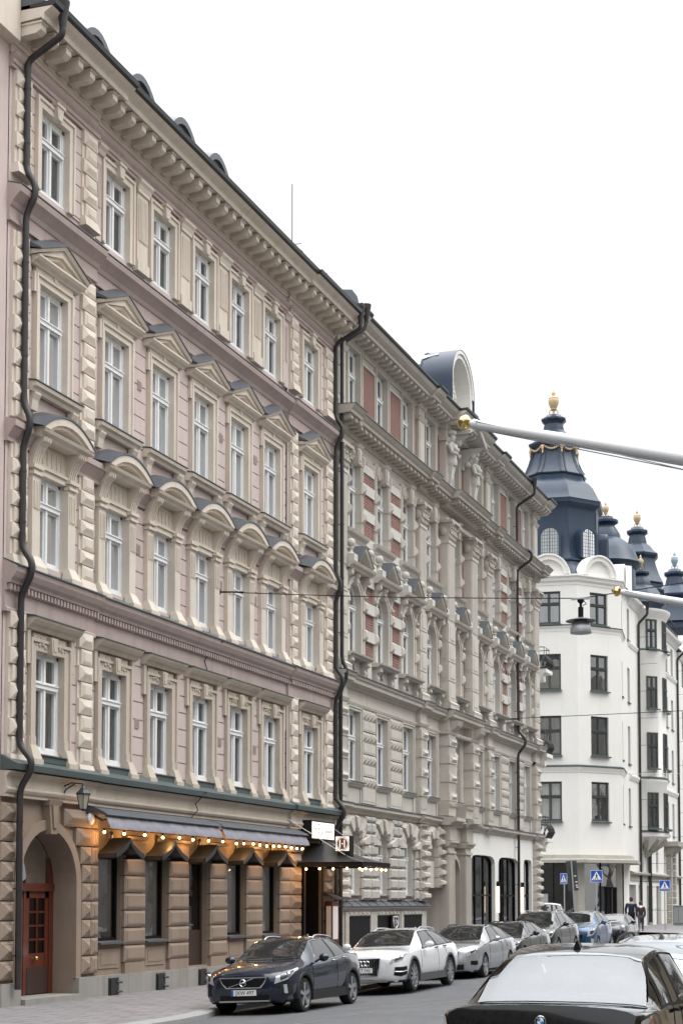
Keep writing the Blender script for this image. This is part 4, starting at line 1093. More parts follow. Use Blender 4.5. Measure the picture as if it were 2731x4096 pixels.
# window sills / skirting roof / base band with shutters
g = MB()
for y in BB[:3]: g.prism([(-.3,y-.5,2.38),(.1,y-.5,2.3),(.1,y-.5,2.32),(-.3,y-.5,2.4)], [(-.3,y+.5,2.38),(.1,y+.5,2.3),(.1,y+.5,2.32),(-.3,y+.5,2.4)])
g.build('sill', M['tin'], B)
g = MB(); g.py([(-.03,1.84),(.10,1.84),(.14,1.90),(.22,1.93),(.22,1.97),(-.03,2.0)], BY0, 52.9); g.box(-.03,.08,BY0,52.9,.05,1.84)
for y in (46.05, 48.6, 51.25):
    for s in (-1, 1): g.box(.08,.13,y+s*1.12-.15,y+s*1.12+.15,.05,1.82)
    for k in range(5): g.pyr(y-.95+.38*k+.02,y-.95+.38*(k+1)-.02,1.66,1.84,.08,.10,.15,.06)
g.build('base_band', M['greyrough'], B)
g = MB(); g.prism([(-.03,BY0,2.16),(.26,BY0,1.98),(.26,BY0,2.0),(-.03,BY0,2.18)], [(-.03,52.92,2.16),(.26,52.92,1.98),(.26,52.92,2.0),(-.03,52.92,2.18)])
y = BY0+.35
while y < 52.8: g.prism([(-.03,y,2.16),(.26,y,1.98),(.26,y,2.02),(-.03,y,2.21)], [(-.03,y+.03,2.16),(.26,y+.03,1.98),(.26,y+.03,2.02),(-.03,y+.03,2.21)]); y += .8
g.build('skirting_roof', M['tin'], B)
for y, w in ((46.05, 1.82), (48.6, 1.88), (51.25, 2.0)):
    g = MB(); g.box(.085,.12,y-w/2,y+w/2,.25,1.68); g.box(.12,.14,y-w/2,y+w/2,1.64,1.70); g.build('black_shutter', M['black'], B)
# portico
g = MB()
for y in (54.98, 57.15):
    w = .42; g.box(-.03,.42,y-w,y+w,.05,.75); g.box(-.03,.46,y-w-.04,y+w+.04,.75,.86); g.py([(-.03,.86),(.46,.86),(.40,.98),(-.03,.98)], y-w-.03, y+w+.03)
    g.box(-.03,.36,y-w+.05,y+w-.05,.98,3.86)
    for k in range(5): g.box(.36,.39,y-w+.09+.15*k,y-w+.17+.15*k,1.05,3.75)
    g.box(-.03,.42,y-w,y+w,3.86,3.94); g.py([(-.03,4.1),(.40,4.1),(.44,4.18),(.52,4.24),(.52,4.30),(-.03,4.32)], y-w-.08, y+w+.08); g.box(-.03,.36,y-w+.05,y+w-.05,3.94,4.1)
    g.box(-.03,.44,y-w,y+w,4.32,4.86); g.py([(-.03,4.86),(.48,4.86),(.55,4.95),(.74,5.0),(.74,5.12),(-.03,5.2)], y-w-.14, y+w+.14)
    g.py([(-.03,5.2),(.40,5.2),(.42,5.5),(.48,5.54),(.50,5.62),(-.03,5.68)], y-w-.02, y+w+.02)
band(g, [(55.45,.2)] + arc(56.1, 3.05, .65, 14) + [(56.75,.2)], [(55.32,.2)] + arc(56.1, 3.05, .8, 14) + [(56.88,.2)], 0, .16)
g.box(-.03,.2,55.3,56.85,4.3,5.0)
g.build('portico', M['greydark'], B)
g = MB(); g.box(-.5,-.44,55.45,56.75,.15,3.7); g.build('house_door', M['darkwood'], B)
# female half figure on the storey above
g = MB(); y = 55.62
g.box(0,.36,y-.14,y+.14,5.68,5.95); g.prism([(.05,y-.09,5.95),(.28,y-.09,5.95),(.28,y+.09,5.95),(.05,y+.09,5.95)], [(.03,y-.16,7.0),(.36,y-.16,7.0),(.36,y+.16,7.0),(.03,y+.16,7.0)])
g.lathe([(.16,7.0),(.19,7.2),(.22,7.42),(.12,7.56),(.07,7.62)], (.22,y,0), 12); g.sphere((.25,y,7.76),.12,10,8,0,(1,.9,1.2)); g.build('herm_statue', M['band'], B, smooth=45)
# brackets below the giant pilasters
for y in (55.2, 58.28):
    g = MB(); g.py([(.05,8.2),(.4,8.25),(.62,8.45),(.68,8.62),(.05,8.64)], y-.3, y+.3); g.build('console', M['greydark'], B)
# shop windows
for a, b in SHOP:
    f = MB(); z0, z1, rs = .62, 3.95, .75; yc = (a+b)/2; r = (b-a)/2
    rs = .62; o_ = [(a,z0)] + arc(yc, z1-rs, r, 16, -rs) + [(b,z0)]; i_ = [(a+.07,z0)] + arc(yc, z1-rs, r-.07, 16, -rs+.07) + [(b-.07,z0)]
    band(f, i_, o_, -.24, -.14); f.box(-.24,-.15,a+.07,b-.07,z0,z0+.08); f.box(-.24,-.15,a+.07,b-.07,2.35,2.42)
    for t in ((.34, .68) if b-a > 2 else (.5,)): f.box(-.24,-.16,a+(b-a)*t-.03,a+(b-a)*t+.03,z0+.08,z1-.07)
    o = f.build('shop_window', M['black'], B)
    q = MB(); q.add([(-.2,y,z) for y, z in o_], [tuple(range(len(o_)))]); q.build('pane', M['shopglass'], o)
downpipe('downpipe', B, 65.5, [19.62,19.4,18.95,17.2,16.95,16.6,16.2,9.3,9.0,8.75,8.35,.5], .058, M['brownmetal'], True, [.95,.95,.18,.18,.80,.80,.18,.18,.48,.48,.16,.16])
downpipe('downpipe', B, 44.0, [19.0,9.3,9.0,8.75,8.35,.4], .058, M['blackmetal'], False, [.30,.30,.44,.44,.26,.26])
g = MB(); g.lathe([(.055,-.35),(.07,-.25),(.14,.12),(.15,.2)], (.95,44.35,19.85), 14); g.tube([(.95,44.35,19.55),(.9,44.3,19.3),(.45,44.0,18.9)], .056, 8); g.build('hopper', M['brownmetal'], B, smooth=40)
# iron balconies round the corner
for z in (12.55, 8.75, 4.95):
    g = MB(); x0, x1, y0, y1 = -2.2, .32, 69.66, 70.75
    g.box(x0,x1+.1,y0,y1+.08,z-.16,z); g.py([(x0,z-.16),(x1,z-.16),(x1-.2,z-.5),(x0,z-.5)], y0, y0+.6); g.lathe([(.16,-.4),(.16,.0)], (x1-.05,y0+.35,z-.42), 12, 0, 'x')
    sl = g.build('balcony', M['white'], B)
    q = MB()
    for zz in (z+.02, z+.62, z+.98): q.tube([(x0,y0,zz),(x1,y0,zz),(x1,y1,zz),(x0,y1,zz)], .02, 5)
    for k in range(8):
        yy = y0 + (y1-y0)*k/7; bul = .0
        q.tube([(x1+.16*math.sin(PI*t/6),yy,z+.02+.62*t/6) for t in range(7)], .022, 5); q.tube([(x1+.08,yy-.06,z+.15),(x1+.17,yy,z+.3),(x1+.08,yy+.06,z+.45)], .03, 5)
        if k % 3 == 0: q.tube([(x1,yy,z+.6),(x1,yy,z+.98)], .015, 5)
    for k in range(12):
        xx = x0 + (x1-x0)*k/11; q.tube([(xx,y0-.14*math.sin(PI*t/6),z+.02+.62*t/6) for t in range(7)], .022, 5); q.tube([(xx-.08,y0-.05,z+.12),(xx,y0-.14,z+.3),(xx+.08,y0-.05,z+.5)], .03, 5)
    q.build('railing', M['blackmetal'], sl)
# ------------------------------------------------------------------ building C: white corner house with onion-domed turret
C_ = thing('white_corner_house', 'white rendered corner house with blue-black domed turret and gold urn, across the side street', 'building')
TC = (-5.15, 95.84); TR_ = 4.34; PH = R(-60); AP = TR_*math.cos(PI/8); HF = TR_*math.sin(PI/8)
def xf(mb, ang, o, start=0):
    c, s = math.cos(ang), math.sin(ang)
    for i in range(start, len(mb.v)):
        x, y, z = mb.v[i]; mb.v[i] = (o[0]+c*x-s*y, o[1]+s*x+c*y, z)
    return mb
def octring(mb, prof, c=TC, ph=PH, n=8): return mb.lathe(prof, (c[0], c[1], 0), n, 0, 'z', ph)
CF = [(6.85, 9.18), (10.72, 13.06), (14.58, 16.72), (18.50, 20.44)]
FAC = [PH+PI/8+PI/4*k for k in range(8)]
Z0 = .3
g = MB()
for k, a in enumerate(FAC):
    s = len(g.v); big = k in (0, 7)
    ops = [(-.68 if big else -.3, .68 if big else .3, z0, z1, 0) for z0, z1 in CF]
    wall_grid(g, -HF, HF, 4.8, 21.3, ops, AP, .22); xf(g, a, TC, s)
g.build('turret_wall', M['white'], C_)
def cwin(w, h, tr, x, y, z, ang, panes=2):
    key = (w, round(h,2), panes)
    if key not in cwin.c:
        f = sash_window(w, h, tr, M['greenpaint'], panes); add_drape(f, w, h, random.choice([2,2,1,3]), M['curtain'])
        s = MB(); s.prism([(-.05,-w/2-.05,-.03),(.28,-w/2-.05,-.10),(.28,-w/2-.05,-.02),(-.05,-w/2-.05,.04)], [(-.05,w/2+.05,-.03),(.28,w/2+.05,-.10),(.28,w/2+.05,-.02),(-.05,w/2+.05,.04)]); s.build('sill', M['copper'], f)
        f.parent = C_; cwin.c[key] = f
    else:
        f = inst(cwin.c[key], C_, (0,0,0))
    f.location = (x, y, z); f.rotation_euler = (0,0,ang); return f
cwin.c = {}
for k in (7, 0):
    a = FAC[k]; r = AP - .10
    for z0, z1 in CF: cwin(1.36, z1-z0, (z1-z0)*.62, TC[0]+r*math.cos(a), TC[1]+r*math.sin(a), z0, a)
a = FAC[1]
for z0, z1 in CF: cwin(.6, z1-z0, (z1-z0)*.62, TC[0]+(AP-.18)*math.cos(a), TC[1]+(AP-.18)*math.sin(a), z0, a, 1)
g = MB(); g.lathe([(AP-1.2,4.8),(AP-1.2,21.2)], (*TC,0), 8, 0, 'z', PH); g.quad((-2.4,98,4.8),(-2.4,140,4.8),(-2.4,140,21),(-2.4,98,21)); g.build('dark_backing', M['dark'], C_)
# mouldings
k1 = 1/math.cos(PI/8)
def ringm(name, prof, mat): g = MB(); octring(g, [(AP*k1+x, z) for x, z in prof]); return g.build(name, mat, C_)
ringm('string_course', [(-.1,9.72),(.03,9.72),(.05,9.8),(.12,9.95),(.14,10.02),(-.1,10.1)], M['white'])
ringm('string_course', [(-.1,18.05),(.02,18.05),(.04,18.2),(.12,18.3),(.12,18.36),(-.1,18.4)], M['white'])
ringm('flashing', [(-.1,10.11),(.17,10.03),(.17,10.10),(-.1,10.2)], M['copper']); ringm('flashing', [(-.1,18.41),(.15,18.37),(.15,18.43),(-.1,18.49)], M['copper'])
ringm('cornice', [(-.1,20.8),(.03,20.8),(.05,20.95),(.16,21.05),(.2,21.2),(.30,21.28),(.30,21.36),(-.1,21.45)], M['white'])
g = MB()
for a in FAC:
    s = len(g.v); zc = 21.42
    band(g, arc(0, zc, .92, 16), arc(0, zc, 1.20, 16), AP-.6, AP+.16); band(g, arc(0, zc, 1.16, 16), arc(0, zc, 1.26, 16), AP-.6, AP+.24)
    p = arc(0, zc, .95, 16); g.add([(AP-.05,y,z) for y,z in p], [tuple(range(17))]); xf(g, a, TC, s)
g.build('arched_gable', M['white'], C_)
# canopy, shop front
ringm('concrete_canopy', [(-.3,4.42),(.95,4.40),(.95,4.58),(.6,4.64),(.55,4.86),(-.1,4.9)], M['cstone'])
g = MB()
for a in FAC:
    s = len(g.v); g.box(AP-.5,AP-.05,-HF-.05,-HF+.42,Z0,4.42); g.box(AP-.3,AP-.08,-HF,HF,Z0,.75); xf(g, a, TC, s)
g.build('shop_pier', M['cstone'], C_)
g = MB()
for a in FAC:
    s = len(g.v); g.quad((AP-.25,-HF,.7),(AP-.25,HF,.7),(AP-.25,HF,4.42),(AP-.25,-HF,4.42)); xf(g, a, TC, s)
sp_ = g.build('shop_pane', M['shopglass'], C_)
g = MB()
for k, a in enumerate(FAC):
    s = len(g.v)
    for yy in (-HF+.45, .1, HF-.06): g.box(AP-.28,AP-.2,yy,yy+.07,.7,4.42)
    if k == 0: g.box(AP-.34,AP-.12,.55,.75,Z0,3.0); g.box(AP-.34,AP-.12,1.2,1.3,Z0,3.0); g.box(AP-.34,AP-.12,.55,1.3,2.9,3.0); g.box(AP-.3,AP-.2,.9,.96,Z0,2.9)
    xf(g, a, TC, s)
g.build('shop_frame', M['black'], C_)
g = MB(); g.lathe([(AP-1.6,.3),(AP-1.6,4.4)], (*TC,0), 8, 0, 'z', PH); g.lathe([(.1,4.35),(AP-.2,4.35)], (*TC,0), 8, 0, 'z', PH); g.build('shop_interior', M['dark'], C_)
a = FAC[0]; g = MB()
for yy, zz in ((-.25,3.95),(.05,3.9),(.3,3.98)): g.sphere((AP-.7,yy,zz), .07, 8, 6)
xf(g, a, TC); g.build('ceiling_lamp', M['bulb'], C_)
g = MB(); s = 0; g.box(AP-.235,AP-.22,-.9,-.2,1.4,2.6); xf(g, FAC[7], TC); g.build('poster', M['curtaingrey'], C_)
# turret roof
g = MB(); octring(g, [(3.9,21.5),(3.65,21.9),(3.3,22.3),(3.25,22.45),(3.36,22.5),(3.36,22.6),(3.10,22.64)]); g.build('turret_skirt', M['roofblue'], C_, smooth=20)
g = MB(); octring(g, [(3.18,22.6),(3.0,23.0),(2.86,23.8),(2.80,24.8),(2.80,25.7),(2.86,25.9),(2.9,25.95),(3.1,26.1),(3.12,26.3),(3.14,26.35),(3.0,26.5),(2.85,26.8),(2.65,27.2),(2.35,27.55),(2.0,27.8),(1.9,27.85),(1.9,28.1),(2.0,28.15),(2.02,28.22),(1.82,28.5),(1.6,29.0),(1.45,29.5),(1.38,30.0),(1.55,30.15),(1.62,30.22),(1.62,30.32),(1.4,30.42),(1.15,30.62),(.98,30.9),(.80,31.05),(.68,31.2),(.66,31.35),(.60,31.6),(.66,31.72),(.80,31.85),(.80,31.95),(.55,32.1),(.45,32.2)])
dome = g.build('turret_dome', M['roofblue'], C_, smooth=25)
g = MB()
for k in range(8):
    a = PH + PI/4*k; rr = [(3.18,22.6),(3.0,23.0),(2.86,23.8),(2.80,24.8),(2.80,25.7)]
    g.tube([(TC[0]+(r+.01)*math.cos(a), TC[1]+(r+.01)*math.sin(a), z) for r, z in rr], .03, 5)
    rr = [(2.02,28.22),(1.82,28.5),(1.6,29.0),(1.45,29.5),(1.38,30.0)]; 
    for da in (-.09, .09): g.tube([(TC[0]+(r+.0)*math.cos(a+da*2/r), TC[1]+r*math.sin(a+da*2/r), z) for r, z in rr], .03, 5)
g.build('standing_seams', M['roofblue'], dome)
def urn(name, c, z, h, mat, parent):
    s = h/1.75; g = MB()
    g.lathe([(.20*s,0),(.22*s,.05*s),(.09*s,.16*s),(.07*s,.34*s),(.16*s,.40*s),(.20*s,.46*s),(.17*s,.50*s),(.24*s,.62*s),(.33*s,.86*s),(.34*s,1.0*s),(.30*s,1.13*s),(.32*s,1.16*s),(.28*s,1.20*s),(.12*s,1.28*s),(.09*s,1.36*s),(.11*s,1.42*s),(.12*s,1.50*s),(.06*s,1.60*s),(.001,1.76*s)], (c[0], c[1], z), 16)
    for sd in (-1, 1):
        g.tube([(c[0]+sd*(.16+.12*math.sin(PI*t/8))*s*.93, c[1]+sd*(.16+.12*math.sin(PI*t/8))*s*.35, z+(.08+.36*t/8)*s) for t in range(9)], .035*s, 6)
    return g.build(name, mat, parent, smooth=40)
urn('gilt_urn', TC, 32.15, 1.72, M['goldstone'], dome)
g = MB()
for k in range(8):
    a = FAC[k]; s = len(g.v)
    for t in range(9):
        y = -.5+.125*t; g.sphere((1.40,y,29.98-.22*math.sin(PI*t/8)), .07, 6, 5)
    g.sphere((1.42,-.56,29.85),.09,6,5,0,(1,1,2.2)); g.sphere((1.42,-.56,29.6),.06,6,5,0,(1,1,2)); xf(g, a, TC, s)
g.build('gilt_garland', M['goldstone'], dome)
for a in FAC[:3] + FAC[6:]:
    g = MB(); pts = [(-.62,22.66)] + arc(0, 24.05, .62, 14, .55) + [(.62,22.66)]
    for x0, x1, sc_ in ((2.2, 3.16, 1.0),):
        g.prism([(x0,y,z) for y,z in pts], [(x1,y,z) for y,z in pts])
    o_ = [(-.52,22.72)] + arc(0, 23.95, .52, 14, .5) + [(.52,22.72)]; 
    band(g, o_, [(y*1.3,z+(.12 if z>23 else -.02)) for y,z in o_], 3.1, 3.24); xf(g, a, TC); dw = g.build('dormer', M['roofblue'], C_, smooth=35)
    g = MB(); g.add([(3.175,y,z) for y,z in o_], [tuple(range(len(o_)))]); xf(g, a, TC); g.build('pane', M['glass'], dw)
    g = MB(); g.add([(3.166,y,z) for y,z in o_], [tuple(range(len(o_)))]); xf(g, a, TC); g.build('curtain', M['curtaingrey'], dw)  # pale sheet added behind the pane to mimic reflected sky
    g = MB()
    for k in range(-3, 4): g.box(3.18,3.20,k*.15-.012-(.02 if k == 0 else 0),k*.15+.012+(.02 if k == 0 else 0),22.72,24.42-abs(k)*.03)
    for k in range(7): g.box(3.18,3.195,-.5,.5,22.95+.21*k,22.965+.21*k)
    xf(g, a, TC); g.build('glazing_bars', M['greenpaint'], dw)

# street wing
FX = -1.3
NW = [(99.2, .8), (109.1, .95), (111.45, .95), (114.0, .95), (116.4, .95)]
g = MB()
ops = []
for y, w in NW + [(97.4, .0)]:
    if w:
        for z0, z1 in CF: ops.append((y-w/2, y+w/2, z0, z1, 0))
ops += [(98.4,101.0,.5,3.2,0), (101.9,103.0,.5,3.2,0), (103.4,103.9,4.1,6.3,.25), (105.2,106.2,4.1,6.4,.5), (108.6,109.6,4.1,6.4,.5), (111.9,112.9,4.1,6.4,.5), (105.0,107.2,.6,3.2,0), (108.6,110.6,.6,3.2,0)]
ops = [o for o in ops if o[3] <= 6.4 or o[2] >= 6.5]
wall_grid(g, 96.9, 118.6, .3, 21.2, ops, FX, .28); g.quad((FX,118.6,0),(-14,118.6,0),(-14,118.6,21.2),(FX,118.6,21.2))
g.box(-30,-8,93.6,94.0,.3,21.2)
g.build('wall', M['white'], C_)
for y, w in NW:
    for z0, z1 in CF: cwin(w, z1-z0, (z1-z0)*.62, FX-.2, y, z0, 0, 1)
g = MB()
for y0, y1, z0, z1 in [(98.4,101.0,.5,3.2),(101.9,103.0,.5,3.2),(105.0,107.2,.6,3.2),(108.6,110.6,.6,3.2),(103.4,103.9,4.1,6.3),(105.2,106.2,4.1,6.4),(108.6,109.6,4.1,6.4),(111.9,112.9,4.1,6.4)]: g.quad((FX-.22,y0,z0),(FX-.22,y1,z0),(FX-.22,y1,z1),(FX-.22,y0,z1))
g.build('shop_pane', M['shopglass'], C_)
g = MB()
for y, z in ((99.2,2.9),(100.2,2.95),(106.2,2.9),(109.4,1.6)): g.sphere((FX-.5,y,z), .12, 8, 6)
g.build('ceiling_lamp', M['bulb'], C_)
def ccourse(prof, mat, name='string_course'): g = MB(); g.py([(FX+x,z) for x,z in prof], 99.0, 118.6); return g.build(name, mat, C_)
ccourse([(-.05,3.45),(.05,3.45),(.05,3.8),(.25,3.85),(.28,3.95),(-.05,4.1)], M['cstone']); ccourse([(-.05,9.72),(.04,9.72),(.14,9.95),(.14,10.05),(-.05,10.15)], M['white']); ccourse([(-.05,18.1),(.04,18.1),(.12,18.3),(.12,18.38),(-.05,18.45)], M['white']); ccourse([(-.05,20.7),(.05,20.7),(.2,20.95),(.4,21.1),(.45,21.25),(-.05,21.3)], M['white'], 'cornice')
g = MB(); g.quad((FX+.4,96.5,21.3),(FX+.4,118.6,21.3),(-4.5,118.6,24.3),(-4.5,96.5,24.3)); g.quad((-4.5,96.5,24.3),(-4.5,118.6,24.3),(-14,118.6,21.3),(-14,96.5,21.3)); g.add([(FX+.4,118.6,21.3),(-4.5,118.6,24.3),(-14,118.6,21.3)], [(0,1,2)]); g.add([(FX+.4,96.5,21.3),(-4.5,96.5,24.3),(-14,96.5,21.3)], [(0,1,2)])
g.build('roof', M['roofblue'], C_)
g = MB()
for k in range(16): g.tube([(FX+.2,107.5+.7*k,21.4),(FX+.2,107.5+.7*k,22.3)], .02, 4)
g.tube([(FX+.2,107.5,22.3),(FX+.2,118,22.3)], .03, 5); g.box(FX-.1,FX+.15,107.5,118.3,21.3,21.8); g.build('roof_railing', M['blackmetal'], C_)
# oriel
OC = (FX-.2, 104.9); OR = 2.0; NO = 12
def ohalf(r, z): return [(OC[0]+.78*r*math.cos(-PI/2+PI*k/NO), OC[1]+r*math.sin(-PI/2+PI*k/NO), z) for k in range(NO+1)]
g = MB(); g.grid([ohalf(OR*s, z) for s, z in ((.05,5.15),(.45,5.45),(.75,5.9),(.98,6.25),(1.06,6.35),(1.06,6.6),(1.0,6.65),(1.0,9.75),(1.06,9.9),(1.06,10.05),(1.0,10.15),(1.0,18.0),(1.07,18.3),(1.07,18.38),(1.0,18.45),(1.0,20.4),(1.08,20.6),(1.18,20.9),(1.22,21.0),(1.22,21.1),(.9,21.15))])
ob = g.build('oriel', M['white'], C_, smooth=45)
g = MB(); 
for z in (6.6, 10.06, 18.39): g.grid([ohalf(OR*1.08, z), ohalf(OR*1.08, z+.07), ohalf(OR*.99, z+.16)])
g.build('flashing', M['copper'], ob)
g = MB()
for k in range(5):
    a = -1.2 + .55*k; g.tube([(OC[0]+.78*r*math.cos(a), OC[1]+r*math.sin(a), z) for r, z in ((.3,5.25),(.9,5.5),(1.5,5.85),(1.95,6.2))], [.14,.16,.18,.12], 6)
g.sphere((OC[0]+.3,OC[1]-.5,5.3),.3,8,6); g.build('carved_corbel', M['cstone'], ob)
for k in (2.5, 5.5, 8.5):
    a = -PI/2+PI*k/NO; x, y = OC[0]+.78*OR*math.cos(a), OC[1]+OR*math.sin(a); na = math.atan2(math.sin(a)/1, math.cos(a)/.78)
    for z0, z1 in CF:
        w = .85; g = MB(); g.box(-.05,.03,-w/2,w/2,0,z1-z0); 
        cw = cwin(.8, z1-z0, (z1-z0)*.62, x+.05*math.cos(na), y+.05*math.sin(na), z0, na, 2)
def cupola(c, zb, s, n, mat, name='cupola', urn_mat=None, narrow=True, uh=1.3):
    g = MB()
    pr = [(1.95,0),(1.9,.5),(1.85,2.2),(1.95,2.3),(2.2,2.5),(2.25,2.6),(2.05,2.9),(1.85,3.4),(1.5,3.9),(1.1,4.2),(.95,4.3),(.9,4.6),(.6,5.1),(.55,5.2),(.8,5.35),(.8,5.5),(.5,5.6),(.45,5.75)]
    if narrow: pr = [(1.9,0),(1.75,.1),(1.7,.4),(1.85,.5),(1.6,1.0),(1.35,1.7),(1.25,2.2),(1.45,2.4),(1.48,2.55),(1.2,2.75),(.95,3.1),(.7,3.3),(.62,3.7),(.55,3.95),(.75,4.1),(.75,4.25),(.5,4.35),(.4,4.5)]
    g.lathe([(r*s, zb+z*s) for r, z in pr], (c[0],c[1],0), n, 0, 'z', PH)
    o = g.build(name, mat, C_, smooth=25)
    if urn_mat: urn('gilt_urn', c, zb+pr[-1][1]*s-.05, uh, urn_mat, o)
    return o
cu = cupola((-3.5,103.6), 21.6, 1.02, 16, M['roofblue'], narrow=False, urn_mat=M['goldstone'], uh=1.1)
g = MB()
for a in (-1.35, -.75):
    s = len(g.v); g.quad((1.93,-.62,22.3),(1.93,.62,22.3),(1.93,.62,23.9),(1.93,-.62,23.9)); xf(g, a, (-3.5,103.6), s)
g.build('pane', M['glass'], cu)
cupola((-2.7,110.8), 23.7, 1.02, 8, M['roofblue'], urn_mat=M['goldstone'], uh=1.35)
cupola((-1.9,107.4), 20.9, .78, 8, M['roofblue'], narrow=False, urn_mat=M['goldstone'], uh=1.1).location = (0,0,-.8)
downpipe('downpipe', C_, 102.2, [20.9,20.6,20.0,.8], .085, M['blackmetal'], True, [FX+.7,FX+.7,FX+.12,FX+.12]); downpipe('downpipe', C_, 118.3, [20.9,20.6,20.0,.8], .085, M['blackmetal'], True, [FX+.7,FX+.7,FX+.12,FX+.12])
downpipe('downpipe', C_, 105.1, [5.4,.8], .12, M['blackmetal'], False, [FX+.2,FX+.2])
# stone doorway with rusticated columns
g = MB()
for y in (113.2, 115.0):
    z = .5
    while z < 5.6: g.box(FX-.05,FX+.35,y-.28,y+.28,z+.02,z+.46); z += .48
g.box(FX-.05,FX+.9,112.6,115.6,6.0,6.35); g.py([(FX,5.4),(FX+.3,5.5),(FX+.8,5.95),(FX,6.0)], 112.8, 115.4); g.build('stone_doorway', M['cstone'], C_)

# building D further along
D_ = thing('far_white_house', 'white rendered house beyond the domed corner house at the right edge', 'building')
g = MB(); ops = [(y-.7, y+.7, z0-.3, z1-.3, 0) for y in (121.2,124.4,127.6,130.8,134,137.2) for z0, z1 in CF]
wall_grid(g, 118.9, 140, .3, 20.6, ops, -1.2, .2); g.quad((-1.2,118.9,.3),(-12,118.9,.3),(-12,118.9,20.6),(-1.2,118.9,20.6)); g.build('wall', M['white'], D_)
first = None
for y in (121.2,124.4,127.6,130.8,134,137.2):
    for z0, z1 in CF:
        h = z1 - z0
        f = sash_window(1.4, h, h*.62, M['greenpaint']); f.parent = D_; f.location = (-1.36, y, z0-.3)
g = MB(); g.quad((-2,119,0),(-2,140,0),(-2,140,20),(-2,119,20)); g.build('dark_backing', M['dark'], D_)
g = MB(); g.quad((-.9,118.9,20.6),(-.9,140,20.6),(-5,140,25),(-5,118.9,25)); g.quad((-5,118.9,25),(-5,140,25),(-12,140,20.6),(-12,118.9,20.6)); g.add([(-.9,118.9,20.6),(-5,118.9,25),(-12,118.9,20.6)], [(0,1,2)]); g.build('roof', M['roofblue'], D_)
g = MB(); g.py([(-1.25,20.1),(-1.1,20.1),(-.9,20.4),(-.85,20.6),(-1.25,20.65)], 118.9, 140); g.build('cornice', M['white'], D_)
g = MB(); pr = [(1.9,0),(1.75,.1),(1.7,.4),(1.85,.5),(1.6,1.0),(1.35,1.7),(1.25,2.2),(1.45,2.4),(1.48,2.55),(1.2,2.75),(.95,3.1),(.7,3.3),(.62,3.7),(.55,3.95),(.75,4.1),(.75,4.25),(.5,4.35),(.4,4.5)]
g.lathe([(r*1.15, 23.2+z*1.08) for r, z in pr], (-2.3,124.9,0), 8, 0, 'z', PH); o = g.build('cupola', M['roofblue'], D_, smooth=25)
urn('pale_urn', (-2.3,124.9), 28.0, 1.5, M['verd'], o)

# houses behind the camera's side of the street (seen only in reflections and as shade)
O_ = thing('opposite_house', 'ochre stuccoed terrace on the camera side of the street, outside the picture', 'building')
g = MB(); ops = [(y-.6, y+.6, z, z+2.1, 0) for y in [-57+3.2*k for k in range(31)] for z in (1.2,5.2,8.6)]
wall_grid(g, -60, 44, .2, 12.2, ops, 0, .3)
g.v = [(19.4-x, y, z) for x, y, z in g.v]; g.quad((19.4,-60,12.2),(19.4,44,12.2),(26,44,14.5),(26,-60,14.5)); g.quad((19.4,-60,0),(19.4,-60,12.2),(32,-60,12.2),(32,-60,0)); g.quad((26,-60,14.5),(26,44,14.5),(32,44,12.2),(32,-60,12.2))
g.build('wall', mottled('ochre_stucco', (.34,.28,.20), var=.1), O_)
g = MB(); g.quad((19.75,-60,.5),(19.75,44,.5),(19.75,44,12),(19.75,-60,12)); g.build('window_pane', plain('dark_window', (.05,.055,.06), .05), O_)


g = MB(); g.quad((19.4,44,0),(32,44,0),(32,44,12.2),(19.4,44,12.2)); g.build('end_wall', M['creamshade'], O_)
# bare trees of the churchyard beyond it (seen only as reflections in windows)
def bare_tree(x, y, h, seed):
    rnd = random.Random(seed); t = thing('bare_tree', 'leafless street tree on the camera side of the street, outside the picture', 'tree', (x,y,.2), rnd.random()*6, 'bare trees beyond the opposite house')
    g = MB(); g.tube([(0,0,-.3),(.05,0,h*.15),(0,.08,h*.32)], [.28,.22,.18], 9); g.build('trunk', mottled('bark', (.06,.05,.042), bump=.5) if 'bark' not in bpy.data.materials else bpy.data.materials['bark'], t)
    c = MB()
    def br(p, d, l, r, k):
        q = p + d*l; c.tube([p, (p+q)/2+Vector((rnd.uniform(-.06,.06),)*3)*l, q], [r, r*.8, r*.62], 5)
        if k == 0: return
        for _ in range(3):
            nd = (d + Vector((rnd.uniform(-.7,.7), rnd.uniform(-.7,.7), rnd.uniform(-.15,.5)))).normalized(); br(q, nd, l*rnd.uniform(.62,.8), r*.58, k-1)
    for k in range(4): a = k*1.6+rnd.random(); br(Vector((0,.08,h*.31)), Vector((.55*math.cos(a), .55*math.sin(a), .85)).normalized(), h*.22, .12, 4)
    c.build('crown', bpy.data.materials['bark'], t)
P_ = thing('reflection_terrace', 'unseen grey terrace added beyond the churchyard on the camera side to darken car reflections', 'building')  # unseen terrace added so car sides reflect dark walls instead of sky
g = MB(); ops = [(y-.7, y+.7, z, z+2.1, 0) for y in [46+3.4*k for k in range(64)] for z in (1.4,5.2,9.0,12.8)]
wall_grid(g, 44, 264, 0, 22, ops, 0, .3); g.v = [(44-x, y, z) for x, y, z in g.v]; g.quad((44,44,22),(44,264,22),(50,264,25),(50,44,25)); g.build('wall', mottled('dark_grey_stucco', (.27,.26,.245), var=.15), P_)
g = MB(); g.quad((44.35,44,.3),(44.35,264,.3),(44.35,264,18),(44.35,44,18)); g.build('window_pane', bpy.data.materials['dark_window'], P_)
for k in range(6): bare_tree(25+2*(k%2), 52+11*k, 11+k%3, k)
